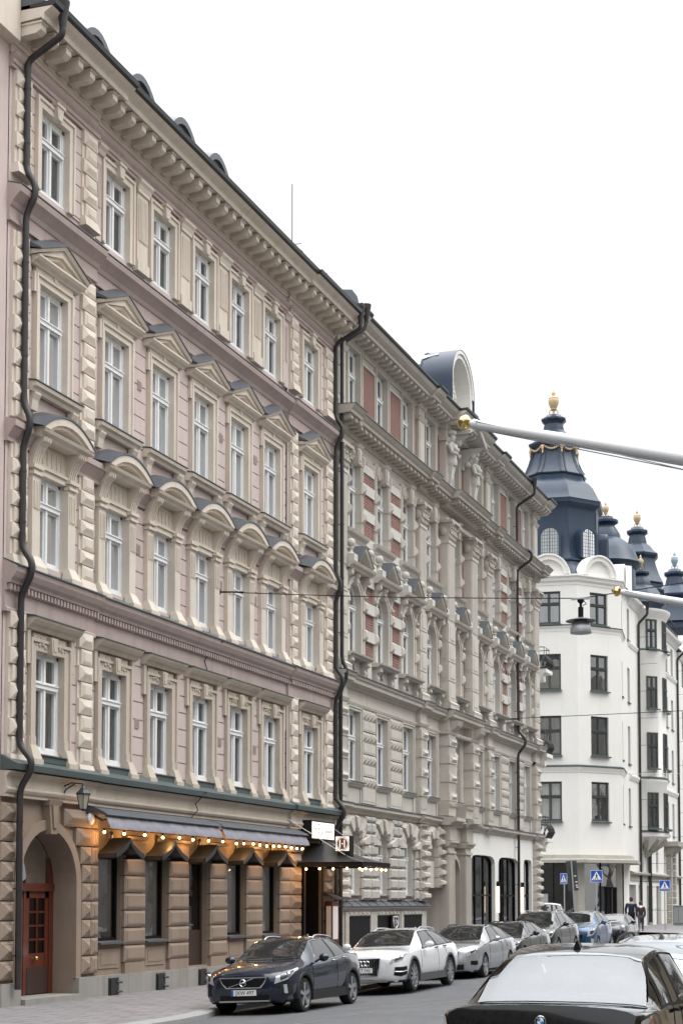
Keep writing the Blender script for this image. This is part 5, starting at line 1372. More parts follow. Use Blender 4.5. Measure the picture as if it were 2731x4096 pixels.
# the row of houses carries on behind the camera (only ever seen in reflections)
N_ = thing('neighbouring_house', 'stuccoed house next to the pink one, darkened for reflections, left of the picture', 'building')
g = MB(); ops = [(y-.6, y+.6, z, z+2.1, 0) for y in [-56+3.0*k for k in range(27)] for z in (1.4,5.4,9.0,12.4)]
wall_grid(g, -60, 24.5, .1, 16.0, ops, -.05, .3); g.quad((-.05,24.5,0),(-12,24.5,0),(-12,24.5,16),(-.05,24.5,16)); g.quad((-.05,-60,16),(-.05,24.5,16),(-6,24.5,18.5),(-6,-60,18.5)); g.quad((-6,-60,18.5),(-6,24.5,18.5),(-12,24.5,16),(-12,-60,16))
g.build('wall', mottled('darkened_grey_tan_stucco', (.13,.125,.12), var=.12), N_)  # stucco darkened so the black saloon reflects less light
g = MB(); g.quad((-.4,-60,.3),(-.4,24.4,.3),(-.4,24.4,15.6),(-.4,-60,15.6)); g.build('window_pane', bpy.data.materials['dark_window'], N_)
E_ = thing('reflection_end_house', 'unseen grey house added behind the camera to darken car reflections', 'building')  # unseen house added to keep bright sky out of the saloon's reflections
g = MB(); ops = [(y-.7, y+.7, z, z+2.1, 0) for y in [-8+3.0*k for k in range(14)] for z in (1.4,5.4,9.0,12.4)]
wall_grid(g, -11, 34, 0, 17, ops, 0, .3); g.v = [(y, -62+x, z) for x, y, z in g.v]; g.quad((-11,-62,17),(34,-62,17),(34,-70,20),(-11,-70,20)); g.build('wall', bpy.data.materials['darkened_grey_tan_stucco'], E_)
g = MB(); g.quad((-11,-62.35,.3),(34,-62.35,.3),(34,-62.35,16),(-11,-62.35,16)); g.build('window_pane', bpy.data.materials['dark_window'], E_)
# ------------------------------------------------------------------ vehicles
def paint(name, col, metallic=.2, rough=.22):
    m, nt, p = new_mat(name)
    p.inputs['Base Color'].default_value = (*col, 1); p.inputs['Metallic'].default_value = metallic; p.inputs['Roughness'].default_value = rough
    p.inputs['Coat Weight'].default_value = 1; p.inputs['Coat Roughness'].default_value = .02; p.inputs['Coat IOR'].default_value = 1.42
    return m
def carglass(name, col=(.012,.014,.016), ior=2.05):
    m, nt, p = new_mat(name); p.inputs['Base Color'].default_value = (*col,1); p.inputs['Roughness'].default_value = .015; p.inputs['IOR'].default_value = ior
    return m
M['cg'] = carglass('car_window_glass'); M['cgback'] = carglass('sky_tinted_rear_glass', (.17,.205,.225), 3.0)  # rear glass base is pale blue: sky reflection put into its colour
M['lens'] = plain('headlamp_lens', (.55,.58,.62), .06, .35, 1); M['lensdark'] = plain('headlamp_inner', (.05,.055,.06), .1, .2, 1)
M['redlens'] = plain('red_lamp_lens', (.45,.015,.015), .12, 0, 1); M['amber'] = plain('amber_lens', (.7,.22,.02), .15, 0, 1)
M['plate'] = plain('number_plate_white', (.80,.81,.80), .4); M['plateblue'] = plain('number_plate_blue', (.02,.10,.45), .4)
M['trim'] = mottled('black_plastic_trim', (.02,.02,.022), rough=.6, var=.15, bump=.05); M['cladding'] = mottled('grey_plastic_cladding', (.075,.08,.085), rough=.6, var=.1, bump=.05)
M['roofrail'] = plain('satin_roof_rail', (.45,.46,.48), .3, .8)

def text_mesh(name, txt, size, mat, parent, M4, ext=.004, sx=1.0, align='CENTER'):
    c = bpy.data.curves.new(name, 'FONT'); c.body = txt; c.size = size; c.extrude = ext; c.align_x = align; c.align_y = 'CENTER'
    o = bpy.data.objects.new(name, c); COL.objects.link(o)
    dg = bpy.context.evaluated_depsgraph_get(); me = bpy.data.meshes.new_from_object(o.evaluated_get(dg))
    bpy.data.objects.remove(o); bpy.data.curves.remove(c)
    for v in me.vertices: v.co.x *= sx
    me.transform(M4); me.materials.clear(); me.materials.append(mat)
    q = bpy.data.objects.new(name, me); COL.objects.link(q); q.parent = parent
    return q
def face_front(x, y, z): return Matrix.Translation((x, y, z)) @ Matrix.Rotation(PI/2, 4, 'X')        # reads from -y
def face_back(x, y, z): return Matrix.Translation((x, y, z)) @ Matrix.Rotation(PI, 4, 'Z') @ Matrix.Rotation(PI/2, 4, 'X')
def face_x(x, y, z): return Matrix.Translation((x, y, z)) @ Matrix.Rotation(PI/2, 4, 'Z') @ Matrix.Rotation(PI/2, 4, 'X')   # reads from +x

def pchip(xs, ys, x):
    n = len(xs)
    if x <= xs[0]: return ys[0]
    if x >= xs[-1]: return ys[-1]
    i = max(k for k in range(n-1) if xs[k] <= x)
    def d(k):
        if k == 0 or k == n-1:
            j = 0 if k == 0 else n-2
            return (ys[j+1]-ys[j])/(xs[j+1]-xs[j])
        a = (ys[k]-ys[k-1])/(xs[k]-xs[k-1]); b = (ys[k+1]-ys[k])/(xs[k+1]-xs[k])
        if a*b <= 0: return 0
        return 2*a*b/(a+b)
    h = xs[i+1]-xs[i]; t = (x-xs[i])/h; d0, d1 = d(i)*h, d(i+1)*h
    return ys[i]*(2*t**3-3*t*t+1) + d0*(t**3-2*t*t+t) + ys[i+1]*(-2*t**3+3*t*t) + d1*(t**3-t*t)

class Car:
    def __init__(s, **p):
        s.p = p; L, W, H = p['L'], p['W'], p['H']; c, rf, rr = p['cowl'], p['rf'], p['rr']; hz, cz = p['hood'], p['cz']; bf, br = p['belt']
        cl = p.get('clear', .2); rw = p.get('roofw', .62)*W; kind = p['kind']; nw = p.get('nose', .62)
        r = []   # t zb zs ze zt wb wm ws wt
        r.append((0, cl+.12, hz-.16, hz-.10, hz-.07, W*nw*.94, W*nw, W*(nw-.04), W*.45))
        r.append((.05, cl+.05, hz-.09, hz-.03, hz, W*(nw+.16), W*(nw+.19), W*(nw+.12), W*.55))
        r.append((.20, cl, hz-.04, hz+.03, hz+.06, W*.90, W*.955, W*.90, W*.66))
        r.append((.50, cl, hz+.03, hz+.10, hz+.13, W*.93, W*.995, W*.945, W*.72))
        r.append((c*.7, cl, bf-.03, cz-.07, cz-.045, W*.93, W, W*.96, W*.74))
        r.append((c, cl, bf, cz-.01, cz+.01, W*.93, W, W*.96, W*.75))
        m = c + (rf-c)*.5
        r.append((m, cl, bf+(br-bf)*.12, cz+(H-cz)*.46, cz+(H-cz)*.52, W*.93, W, W*.955, W*.71))
        r.append((rf, cl, bf+(br-bf)*.3, H-.085, H-.04, W*.93, W, W*.95, rw+.02))
        r.append(((rf*.55+rr*.45), cl, bf+(br-bf)*.55, H-.055, H, W*.93, W, W*.95, rw))
        r.append((rr, cl, br-.01, H-.12, H-.06, W*.93, W*.995, W*.94, rw-.02))
        if kind == 'wagon':
            e = L - .22; r.append((rr+(e-rr)*.5, cl+.02, br, H-.22, H-.15, W*.92, W*.98, W*.91, rw-.05)); r.append((e, cl+.04, br+.0, br+.12, br+.2, W*.88, W*.94, W*.86, rw))
            r.append((L-.07, cl+.10, br-.12, br-.08, br-.05, W*.78, W*.86, W*.78, W*.6)); r.append((L, cl+.2, br-.3, br-.28, br-.26, W*.62, W*.70, W*.66, W*.5))
        elif kind == 'hatch':
            e = L - .20; m = (rr+e)/2; r.append((m, cl+.02, br, H-.30, H-.22, W*.92, W*.97, W*.90, rw-.05)); r.append((e, cl+.06, br-.01, br+.03, br+.06, W*.88, W*.93, W*.84, rw-.02))
            r.append((L-.06, cl+.10, br-.14, br-.10, br-.08, W*.78, W*.85, W*.77, W*.6)); r.append((L, cl+.2, br-.32, br-.30, br-.28, W*.60, W*.68, W*.64, W*.48))
        elif kind == 'sedan':
            dt, dz = p['deck']; m = (rr+dt)/2
            r.append((m, cl, br, (H-.12+dz)/2-.0, (H-.06+dz)/2+.04, W*.93, W*.99, W*.94, W*(p.get('deckw',.73)-.055))); r.append((dt, cl, br, dz-.03, dz-.005, W*.92, W*.985, W*.935, W*p.get('deckw',.73)))
            r.append((L-.16, cl+.04, br-.01, dz-.015, dz+.015, W*.90, W*.96, W*.92, W*.80)); r.append((L-.045, cl+.06, br-.03, dz-.02, dz+.022, W*.86, W*.92, W*.88, W*.78)); r.append((L-.03, cl+.08, br-.07, dz-.06, dz-.035, W*.84, W*.90, W*.86, W*.76)); r.append((L-.012, cl+.1, br-.28, dz-.34, dz-.32, W*.80, W*.87, W*.84, W*.70)); r.append((L, cl+.2, br-.40, dz-.46, dz-.44, W*.74, W*.80, W*.78, W*.6))
        s.rows = r; s.ts = [q[0] for q in r]
    def sec(s, t):
        zb, zs, ze, zt, wb, wm, ws, wt = [pchip(s.ts, [q[k] for q in s.rows], t) for k in range(1, 9)]
        h = zs - zb
        return [(0,zb),(wb-.06,zb),(wb,zb+.06),(wm-.004,zb+h*.36),(wm,zb+h*.66),(ws+(wm-ws)*.35,zs-.035),(ws,zs),
                (ws+(wt-ws)*.30+.012,zs+(ze-zs)*.33),(ws+(wt-ws)*.66+.012,zs+(ze-zs)*.68),(wt,ze),(wt*.82,ze+(zt-ze)*.55),(wt*.42,ze+(zt-ze)*.92),(0,zt)]
    def S(s, t, v, side=1):
        q = s.sec(t); i = min(int(v), 11); f = v - i
        x = q[i][0]+(q[i+1][0]-q[i][0])*f; z = q[i][1]+(q[i+1][1]-q[i][1])*f
        return Vector((side*x, t, z))
    def Nn(s, t, v, side=1):
        e = .02; a = s.S(min(t+e, s.p['L']), v, side)-s.S(max(t-e, 0), v, side); b = s.S(t, min(v+.05, 12), side)-s.S(t, max(v-.05, 0), side)
        n = a.cross(b)
        if n.length < 1e-9: return Vector((0,0,1))
        n.normalize(); c = s.S(t, v, side) - Vector((0, s.p['L']/2, .7))
        return n if n.dot(c) > 0 else -n
    def patch(s, name, mat, c, side=1, n=10, m=5, off=.007, parent=None, bow=0):
        """curved panel on the body: corners (t,v) in order low-front, low-rear, high-rear, high-front"""
        g = MB(); rows = []
        for j in range(m+1):
            w = j/m; row = []
            for i in range(n+1):
                u = i/n; t = (c[0][0]*(1-u)+c[1][0]*u)*(1-w)+(c[3][0]*(1-u)+c[2][0]*u)*w; v = (c[0][1]*(1-u)+c[1][1]*u)*(1-w)+(c[3][1]*(1-u)+c[2][1]*u)*w
                row.append(tuple(s.S(t, v, side)+s.Nn(t, v, side)*off))
            rows.append(row)
        g.grid(rows); return g.build(name, mat, parent or s.root, smooth=60)
    def cross_patch(s, name, mat, t0, t1, v0=9.12, n=20, m=8, off=.007, bow=.0, parent=None, inset=0):
        """windscreen / rear window / roof panel spanning both sides between t0 and t1"""
        g = MB(); rows = []
        for j in range(m+1):
            w = j/m; row = []
            for i in range(n+1):
                f = -1+2*i/n; t = t0+(t1-t0)*w + bow*(1-f*f)*(1-w); v = 12-(12-v0)*abs(f)
                row.append(tuple(s.S(t, v, 1 if f >= 0 else -1)+s.Nn(t, v, 1 if f >= 0 else -1)*off))
            rows.append(row)
        g.grid(rows); return g.build(name, mat, parent or s.root, smooth=60)
    def line(s, name, mat, pts, r=.008, side=1, off=.006, parent=None, g=None):
        own = g is None; g = g or MB()
        P = []
        for (t0,v0),(t1,v1) in zip(pts, pts[1:]):
            k = max(2, int(abs(t1-t0)/.08)+int(abs(v1-v0)/.5)+1)
            for i in range(k): P.append((t0+(t1-t0)*i/k, v0+(v1-v0)*i/k))
        P.append(pts[-1]); g.tube([s.S(t,v,side)+s.Nn(t,v,side)*off for t,v in P], r, 5)
        if own: return g.build(name, mat, parent or s.root, smooth=60)
    def build(s, name, label, X, Y, mat, rz=0, roll=-.045, extra_z=0, group='cars parked along the left kerb', clad=None, rims='five', cat='car'):
        p = s.p; L, W = p['L'], p['W']
        s.root = thing(name, label, cat, (X, Y, gz(X, Y)+extra_z), 0, group); s.root.rotation_euler = (0, roll, rz)
        ts = sorted(set([L*k/72 for k in range(73)] + s.ts + [.02,.1,.15,.3,L-.03,L-.1]))
        rows = []
        for t in ts:
            q = s.sec(t); rows.append([(x,t,z) for x,z in q] + [(-x,t,z) for x,z in q[-2:0:-1]])
        g = MB(); g.grid(rows, 0, True); n = len(rows[0]); g.f.append(tuple(range(n))[::-1]); g.m.append(0); o = len(g.v)-n; g.f.append(tuple(o+k for k in range(n))); g.m.append(0)
        body = g.build('body', [mat, M['trim']], s.root)
        wr = p['wr']; ar = wr*1.09; ax = (p['fa'], p['ra'])
        c = MB()
        for a in ax:
            for sd in (-1, 1): c.lathe([(ar,-.38),(ar,.38)], (sd*(W-.02),a,wr+.02), 28, 0, 'x')
        co = c.build('arch_cutter', M['trim'], s.root)
        md = body.modifiers.new('cut', 'BOOLEAN'); md.operation = 'DIFFERENCE'; md.solver = 'EXACT'; md.object = co
        dg = bpy.context.evaluated_depsgraph_get(); me = bpy.data.meshes.new_from_object(body.evaluated_get(dg)); body.modifiers.clear(); old = body.data; body.data = me
        bpy.data.meshes.remove(old); bpy.data.objects.remove(co)
        me.materials.clear(); me.materials.append(mat); me.materials.append(M['trim'])
        for f in me.polygons:
            f.use_smooth = True; k = 0
            for a in ax:
                d = math.hypot(f.center.y-a, f.center.z-wr-.02)
                if d < ar+.012 and W-.46 < abs(f.center.x) and (abs(f.normal.x) < .5 or abs(f.center.x) < W-.3): k = 1
            if f.center.z < p.get('clear', .2)+.035: k = 1
            f.material_index = k
        me.set_sharp_from_angle(angle=R(34))
        s.body = body
        # wheels
        w = MB(); T = .105
        w.lathe([(wr*.72,-T),(wr*.95,-T*1.0),(wr,-T*.72),(wr,T*.72),(wr*.95,T),(wr*.72,T*1.02)], (0,0,0), 32, 0, 'x', 0, False)
        tyre = w.build('wheel', M['rubber'], s.root, smooth=40)
        rm = MB(); rm.lathe([(wr*.66,T*.2),(wr*.70,T*.92),(wr*.755,T*1.04),(wr*.755,T*.7)], (0,0,0), 32, 0, 'x', 0, False); rm.lathe([(.001,T*.1),(wr*.68,T*.1)], (0,0,0), 24, 1, 'x')
        ns = 5 if rims != 'ten' else 10
        for k in range(ns):
            a = 2*PI*k/ns + PI/2; ca, sa = math.cos(a), math.sin(a); tw = wr*(.10 if ns == 5 else .055)
            P = lambda r, w_, h: (h, r*ca - w_*sa, r*sa + w_*ca)
            rm.prism([P(wr*.10,-tw*.9,T*.35),P(wr*.10,tw*.9,T*.35),P(wr*.10,tw*.9,T*.95),P(wr*.10,-tw*.9,T*.95)], [P(wr*.71,-tw*1.15,T*.6),P(wr*.71,tw*1.15,T*.6),P(wr*.71,tw*1.15,T*.99),P(wr*.71,-tw*1.15,T*.99)])
        rm.lathe([(wr*.17,T*.3),(wr*.17,T*.9),(wr*.10,T*1.0),(.001,T*1.0)], (0,0,0), 20, 0, 'x')
        rim = rm.build('rim', [M['alloy'], M['black']], tyre, smooth=35)
        first = True
        for a in ax:
            for sd in (1, -1):
                q = tyre if first else inst(tyre, s.root, (0,0,0)); first = False
                q.location = (sd*(W-T-.012), a, wr); q.rotation_euler = (0,0,0 if sd > 0 else PI)
        if clad:
            for a in ax:
                for sd in (1, -1):
                    c = MB(); pts = []
                    n = 22; rows = []
                    for k in range(n+1):
                        th = PI*(-.06+1.12*k/n); rows.append([(sd*(W+dx), a-(ar+dr)*math.cos(th), wr+.02+(ar+dr)*math.sin(th)) for dx, dr in ((-.05,-.005),(.012,.0),(.016,.05),(-.04,.07))])
                    c.grid(rows); c.build('arch_trim', clad, s.root, smooth=50)
                c = None
            for sd in (1, -1):
                c = MB(); c.box(sd*(W-.10), sd*(W+.005), p['fa']+ar, p['ra']-ar, p.get('clear', .2)-.01, p.get('clear', .2)+.16); c.build('sill_trim', clad, s.root)
        return s
    def glazing(s, mat=None, sides=None, chrome=None, screen=True, back=True, backmat=None, bm=None):
        p = s.p; mat = mat or M['cg']; c, rf, rr, L = p['cowl'], p['rf'], p['rr'], p['L']
        if screen:
            s.cross_patch('windscreen', M['cgclear'] if backmat is M.get('cgclear') and backmat else mat, c+.04, rf-.02, 9.14, bow=-.10)
            for sd in (1,):
                g = MB()
                for x0, x1 in ((-.5*p['W'], .05), (.10, .62*p['W'])):
                    y = c - .03; z0 = s.S(c, 11.5).z + .02; g.tube([(x0,y,z0),((x0+x1)/2,y-.01,z0+.012),(x1,y+.03,z0+.02)], .010, 5)
                g.build('wiper', M['trim'], s.root)
        if back:
            if p['kind'] == 'sedan': s.cross_patch('rear_window', backmat or mat, rr+.06, p['deck'][0]-.05, 9.12, off=.006)
            else: s.cross_patch('rear_window', backmat or mat, rr+.1, L-.24, 9.2)
        A0 = c+(rf-c)*.42
        sides = sides or [((A0, 6.22), (rf+.62, 6.22), (rf+.60, 8.72), (rf+.02, 8.72)), ((rf+.72, 6.22), (rr-.10, 6.22), (rr-.25, 8.72), (rf+.70, 8.72)), ((rr, 6.25), (rr+.45, 6.4), (rr+.22, 8.5), (rr-.15, 8.70))]
        for sd in (1, -1):
            s.patch('pillar_trim', M['trim'], ((sides[0][0][0]-.05, 6.1), (sides[-1][1][0]+.06, 6.1), (sides[-1][2][0]+.06, 8.85), (sides[0][3][0]-.04, 8.85)), sd, 30, 6, .003)
            for k, q in enumerate(sides): s.patch('side_window', mat, q, sd, 12, 5, .008)
            if chrome:
                g = MB(); s.line('', None, [(sides[0][0][0]-.05, 6.1), (sides[-1][1][0]+.05, 6.15), (sides[-1][2][0]+.08, 8.6)], .007, sd, .006, g=g); s.line('', None, [(sides[0][0][0]-.05, 6.1), (sides[0][3][0]-.04, 8.85), (sides[-1][2][0]+.08, 8.6)], .006, sd, .008, g=g)
                g.build('window_trim', chrome, s.root, smooth=60)
            # door seams and handles
            g = MB(); fa, ra = p['fa'], p['ra']
            for t in (c+.12, rf+.66): s.line('', None, [(t,2.2),(t+.03,6.0)], .004, sd, .0015, g=g)
            s.line('', None, [(ra-.25,4.2),(ra-.42,6.0)], .004, sd, .0015, g=g)
            g.build('door_seam', M['black'], s.root)
            for t in (rf+.48, min(rr-.1, ra-.45)):
                g = MB(); a = s.S(t, 5.3, sd); g.tube([a+Vector((sd*.005,0,0)), a+Vector((sd*.035,.03,.0)), a+Vector((sd*.035,.15,.005)), a+Vector((sd*.005,.18,.008))], .014, 6); g.build('door_handle', chrome or s.body.data.materials[0], s.root, smooth=60)
            # mirror
            g = MB(); a = s.S(A0+.10, 6.3, sd); m_ = bm or s.body.data.materials[0]
            g.tube([a, a+Vector((sd*.08,-.01,.03))], .025, 6); g.sphere(a+Vector((sd*.17,-.02,.07)), .11, 14, 8, 0, (1.0,.62,.72)); mo = g.build('mirror', m_, s.root, smooth=60)
            q = MB(); q.add([tuple(a+Vector((sd*(.17+.085*math.cos(2*PI*k/12)), .052, .07+.058*math.sin(2*PI*k/12)))) for k in range(12)], [tuple(range(12))]); q.build('mirror_glass', M['chrome'], mo)
    def lamps(s, t1=.55, v0=5.0, v1=7.0, dark=False, tail=True, t0=.02):
        v0 -= .9; v1 -= .95
        for sd in (1, -1):
            o = s.patch('headlight', M['lensdark'] if dark else M['lens'], ((t0, v0+.1), (t1, v0+.95), (t1+.05, v1-.1), (t0+.03, v1)), sd, 12, 5, .010)
            if not dark: s.patch('lamp_mask', M['lensdark'], ((t0+.05, v0+.35), (t1*.7, v0+.95), (t1*.7, v1-.25), (t0+.07, v1-.2)), sd, 10, 4, .013, o)
            a = s.S(.22, (v0+v1)/2+.1, sd)+s.Nn(.22, (v0+v1)/2, sd)*.004
            g = MB(); g.sphere(a, .062, 12, 8, 0, (1,.55,.9)); g.build('projector_lens', M['chrome'], o, smooth=60)
            if tail:
                L = s.p['L']; s.patch('tail_light', M['redlens'], ((L-.32, 5.2), (L-.05, 5.0), (L-.05, 6.2), (L-.30, 6.4)), sd, 8, 4, .009)
    def plate(s, txt, z, y=-.02, sz=.105, gap=True, x=0):
        g = MB(); g.box(x-.26, x+.26, y-.012, y, z-.056, z+.056); o = g.build('number_plate', M['plate'], s.root)
        g = MB(); g.box(x-.262, x-.215, y-.0145, y-.004, z-.054, z+.054); g.build('plate_band', M['plateblue'], o)
        text_mesh('plate_text', txt, sz, M['black'], o, face_front(x+.022, y-.0135, z-.004), .001, .95)
        return o
    def rails(s, mat, t0=None, t1=None, h=.05):
        p = s.p; t0 = t0 or p['rf']+.25; t1 = t1 or p['rr']+.1
        for sd in (1, -1):
            g = MB(); P = []
            for k in range(13):
                t = t0+(t1-t0)*k/12; P.append(s.S(t, 9.25, sd)+Vector((0,0,h*min(1, math.sin(PI*k/12)*3))))
            g.tube(P, .019, 6); g.build('roof_rail', mat, s.root, smooth=60)
    def fin(s, t, mat):
        a = s.S(t, 12); g = MB(); g.prism([(-.035,t-.07,a.z-.01),(.035,t-.07,a.z-.01),(.035,t+.09,a.z-.01),(-.035,t+.09,a.z-.01)], [(-.006,t+.04,a.z+.075),(.006,t+.04,a.z+.075),(.006,t+.085,a.z+.07),(-.006,t+.085,a.z+.07)]); g.build('shark_fin_aerial', mat, s.root, smooth=20)

def cabin(car, clear):
    """open the front and rear screens of a body and furnish what shows through them"""
    p = car.p; me = car.body.data; b = bmesh.new(); b.from_mesh(me); kill = []
    for f in b.faces:
        c = f.calc_center_median(); t = c.y
        if (p['cowl']+.14 < t < p['rf']-.07) or (p['rr']+.12 < t < p['deck'][0]-.12):
            q = car.sec(t)
            if c.z > q[9][1]-.005 and abs(c.x) < q[9][0]-.01: kill.append(f)
    bmesh.ops.delete(b, geom=kill, context='FACES'); b.to_mesh(me); b.free()
    seat = mottled('dark_seat_cloth', (.03,.03,.032))
    for x, t in ((-.38, 2.55), (.38, 2.55), (-.40, 3.35), (.40, 3.35), (0, 3.38)):
        g = MB(); w = .24 if x else .16
        g.prism([(x-w,t,.55),(x+w,t,.55),(x+w,t+.12,.55),(x-w,t+.12,.55)], [(x-w*.8,t+.16,1.08),(x+w*.8,t+.16,1.08),(x+w*.8,t+.24,1.08),(x-w*.8,t+.24,1.08)]); o = g.build('seat', seat, car.root)
        g = MB(); g.sphere((x,t+.22,1.17), .12, 12, 8, 0, (1.0,.45,.75)); g.tube([(x-.05,t+.2,1.05),(x-.05,t+.22,1.15)], .008, 5); g.build('headrest', seat, o, smooth=60)
    g = MB(); g.box(-.72,.72,3.50,4.10,.98,1.0); g.build('parcel_shelf', seat, car.root)
    g = MB(); g.box(-.70,.70,1.55,2.0,.86,.99); g.build('dashboard', seat, car.root)
    g = MB(); g.sphere((0,2.22,1.30), .11, 12, 6, 0, (1,.25,.4)); g.build('inside_mirror', seat, car.root, smooth=60)
def fbox(root, name, mat, x0, x1, y0, y1, z0, z1, parent=None): g = MB(); g.box(x0,x1,y0,y1,z0,z1); return g.build(name, mat, parent or root)
def ring(g, c, r, w, n=24, th=.01):
    """flat ring in the x,z plane facing -y"""
    A_ = [(c[0]+r*math.cos(2*PI*k/n), c[1], c[2]+r*math.sin(2*PI*k/n)) for k in range(n+1)]; g.tube(A_, w, 6)

# 1 navy hatchback
v = Car(L=4.37, W=.90, H=1.46, cowl=1.22, rf=2.02, rr=3.42, hood=.80, cz=1.02, belt=(.90, 1.04), kind='hatch', wr=.33, fa=.90, ra=3.545, clear=.22, roofw=.60)
navy = paint('navy_blue_paint', (.005,.012,.030), .2)
v.build('parked_car', 'dark navy hatchback nearest the restaurant, first car along the left kerb', 4.36, 27.93, navy, clad=M['trim'])
v.glazing(chrome=M['chrome']); v.lamps(.62, 5.2, 7.4, False)
g = MB(); g.px([(0,0)]*3, 0, 0) if False else None
def trap(root, name, mat, w0, w1, z0, z1, y, d, parent=None, bev=.04):
    g = MB(); P = [(-w0,z0),(w0,z0),(w0+(w1-w0)*.6,z0+(z1-z0)*.45),(w1,z1),(-w1,z1),(-w0-(w1-w0)*.6,z0+(z1-z0)*.45)]
    g.prism([(x,y,z) for x,z in P], [(x,y-d,z) for x,z in P]); return g.build(name, mat, parent or root)
gr = trap(v.root, 'grille', M['chrome'], .36, .50, .515, .725, 0.02, .05); gi = trap(v.root, 'grille_mesh', M['black'], .335, .475, .53, .705, -.02, .015, gr)
g = MB(); ring(g, (0,-.045,.618), .062, .013); g.tube([(-.30,-.042,.54),(.22,-.042,.70)], .010, 5); g.box(-.045,.045,-.055,-.035,.605,.632); g.build('ring_badge', M['chrome'], gr, smooth=60)
v.plate('JXW 497', .43, -.005)
fbox(v.root, 'lower_grille', M['black'], -.5, .5, -.005, .03, .30, .385); fbox(v.root, 'skid_plate', M['roofrail'], -.52, .52, -.012, .04, .255, .285)
for sd in (1, -1):
    v.patch('bumper_insert', M['trim'], ((.04, 2.5), (.34, 2.6), (.30, 3.9), (.05, 4.1)), sd, 8, 4, .006)
    v.patch('daytime_lamp', M['lens'], ((.10, 2.9), (.155, 2.9), (.135, 4.0), (.085, 4.0)), sd, 4, 4, .014)
v.rails(M['roofrail']); v.fin(3.3, navy)

# 2 white raised estate
a = Car(L=4.94, W=.945, H=1.47, cowl=1.42, rf=2.25, rr=3.95, hood=.86, cz=1.05, belt=(.95, 1.04), kind='wagon', wr=.355, fa=.96, ra=3.865, clear=.23, roofw=.61)
wpaint = paint('white_paint', (.72,.74,.76), 0)
a.build('parked_car', 'white raised estate car with grey arch trims, second along the left kerb', 4.30, 34.75, wpaint, extra_z=.05, clad=M['cladding'], rims='ten')
a.glazing(chrome=M['black']); a.lamps(.72, 5.35, 6.9, False)
gr = trap(a.root, 'grille', M['chrome'], .36, .44, .40, .80, .02, .05); trap(a.root, 'grille_mesh', M['black'], .335, .415, .42, .775, -.02, .015, gr)
g = MB()
for k in range(-6, 7): g.box(k*.06-.011, k*.06+.011, -.046, -.03, .44, .765)
g.build('grille_bar', M['chrome'], gr)
g = MB()
for k in (-1.5, -.5, .5, 1.5): ring(g, (k*.085,-.058,.69), .056, .009)
g.build('ring_badge', M['chrome'], gr, smooth=60)
a.plate('XKT 742', .53, -.055)
for sd in (1, -1): a.patch('bumper_insert', M['black'], ((.04, 2.5), (.45, 2.7), (.42, 3.7), (.05, 3.9)), sd, 10, 4, .006); a.line('bumper_strip', M['roofrail'], [(.05,3.2),(.43,3.2)], .012, sd, .012)
fbox(a.root, 'skid_plate', M['roofrail'], -.6, .6, -.012, .06, .25, .29)
a.rails(M['roofrail'], h=.06); a.fin(4.0, wpaint)

# 3 silver estate
k_ = Car(L=4.67, W=.907, H=1.46, cowl=1.30, rf=2.08, rr=3.75, hood=.83, cz=1.03, belt=(.93, 1.03), kind='wagon', wr=.325, fa=.92, ra=3.60, clear=.18, roofw=.62)
silver = paint('silver_paint', (.46,.48,.50), .65)
k_.build('parked_car', 'silver estate car behind the white one, third along the left kerb', 4.28, 41.2, silver); k_.glazing(); k_.lamps(.42, 5.25, 6.9, False)
gr = trap(k_.root, 'grille', M['chrome'], .42, .44, .60, .76, .02, .04); trap(k_.root, 'grille_mesh', M['black'], .40, .42, .615, .745, -.02, .012, gr)
k_.plate('MTA 518', .48, -.005); fbox(k_.root, 'lower_grille', M['black'], -.55, .55, -.005, .03, .26, .40)
for sd in (1, -1): k_.patch('fog_lamp_panel', M['black'], ((.05, 2.8), (.26, 2.9), (.24, 3.5), (.05, 3.5)), sd, 8, 4, .006)
k_.rails(M['black'])

# 4 black estate
b4 = Car(L=4.62, W=.905, H=1.43, cowl=1.42, rf=2.18, rr=3.72, hood=.82, cz=1.01, belt=(.92, 1.02), kind='wagon', wr=.325, fa=.80, ra=3.60, clear=.18, roofw=.60)
blk = paint('black_grey_paint', (.008,.009,.011), .1)
b4.build('parked_car', 'charcoal estate car behind the silver one, fourth along the left kerb', 4.12, 46.35, blk); b4.glazing(chrome=M['chrome']); b4.lamps(.5, 5.2, 6.9, False); b4.rails(M['black'])
g = MB(); 
for sd in (-1, 1): g.box(sd*.05, sd*.24, -.03, .02, .58, .72)
g.build('grille', M['black'], b4.root); b4.plate('LJF 203', .46, -.005)

# 5 dark SUV
su = Car(L=4.62, W=.925, H=1.67, cowl=1.25, rf=2.05, rr=3.75, hood=.98, cz=1.20, belt=(1.08, 1.18), kind='wagon', wr=.37, fa=.93, ra=3.60, clear=.27, roofw=.62)
dk = paint('dark_brown_grey_paint', (.014,.013,.014), .1)
su.build('parked_car', 'tall dark off-road car with roof rails, fifth along the left kerb', 3.95, 51.4, dk); su.glazing(); su.lamps(.55, 5.0, 7.0, False); su.rails(M['roofrail'], h=.07)
trap(su.root, 'grille', M['black'], .35, .42, .72, .90, .02, .03); su.plate('RPC 664', .55, -.01)

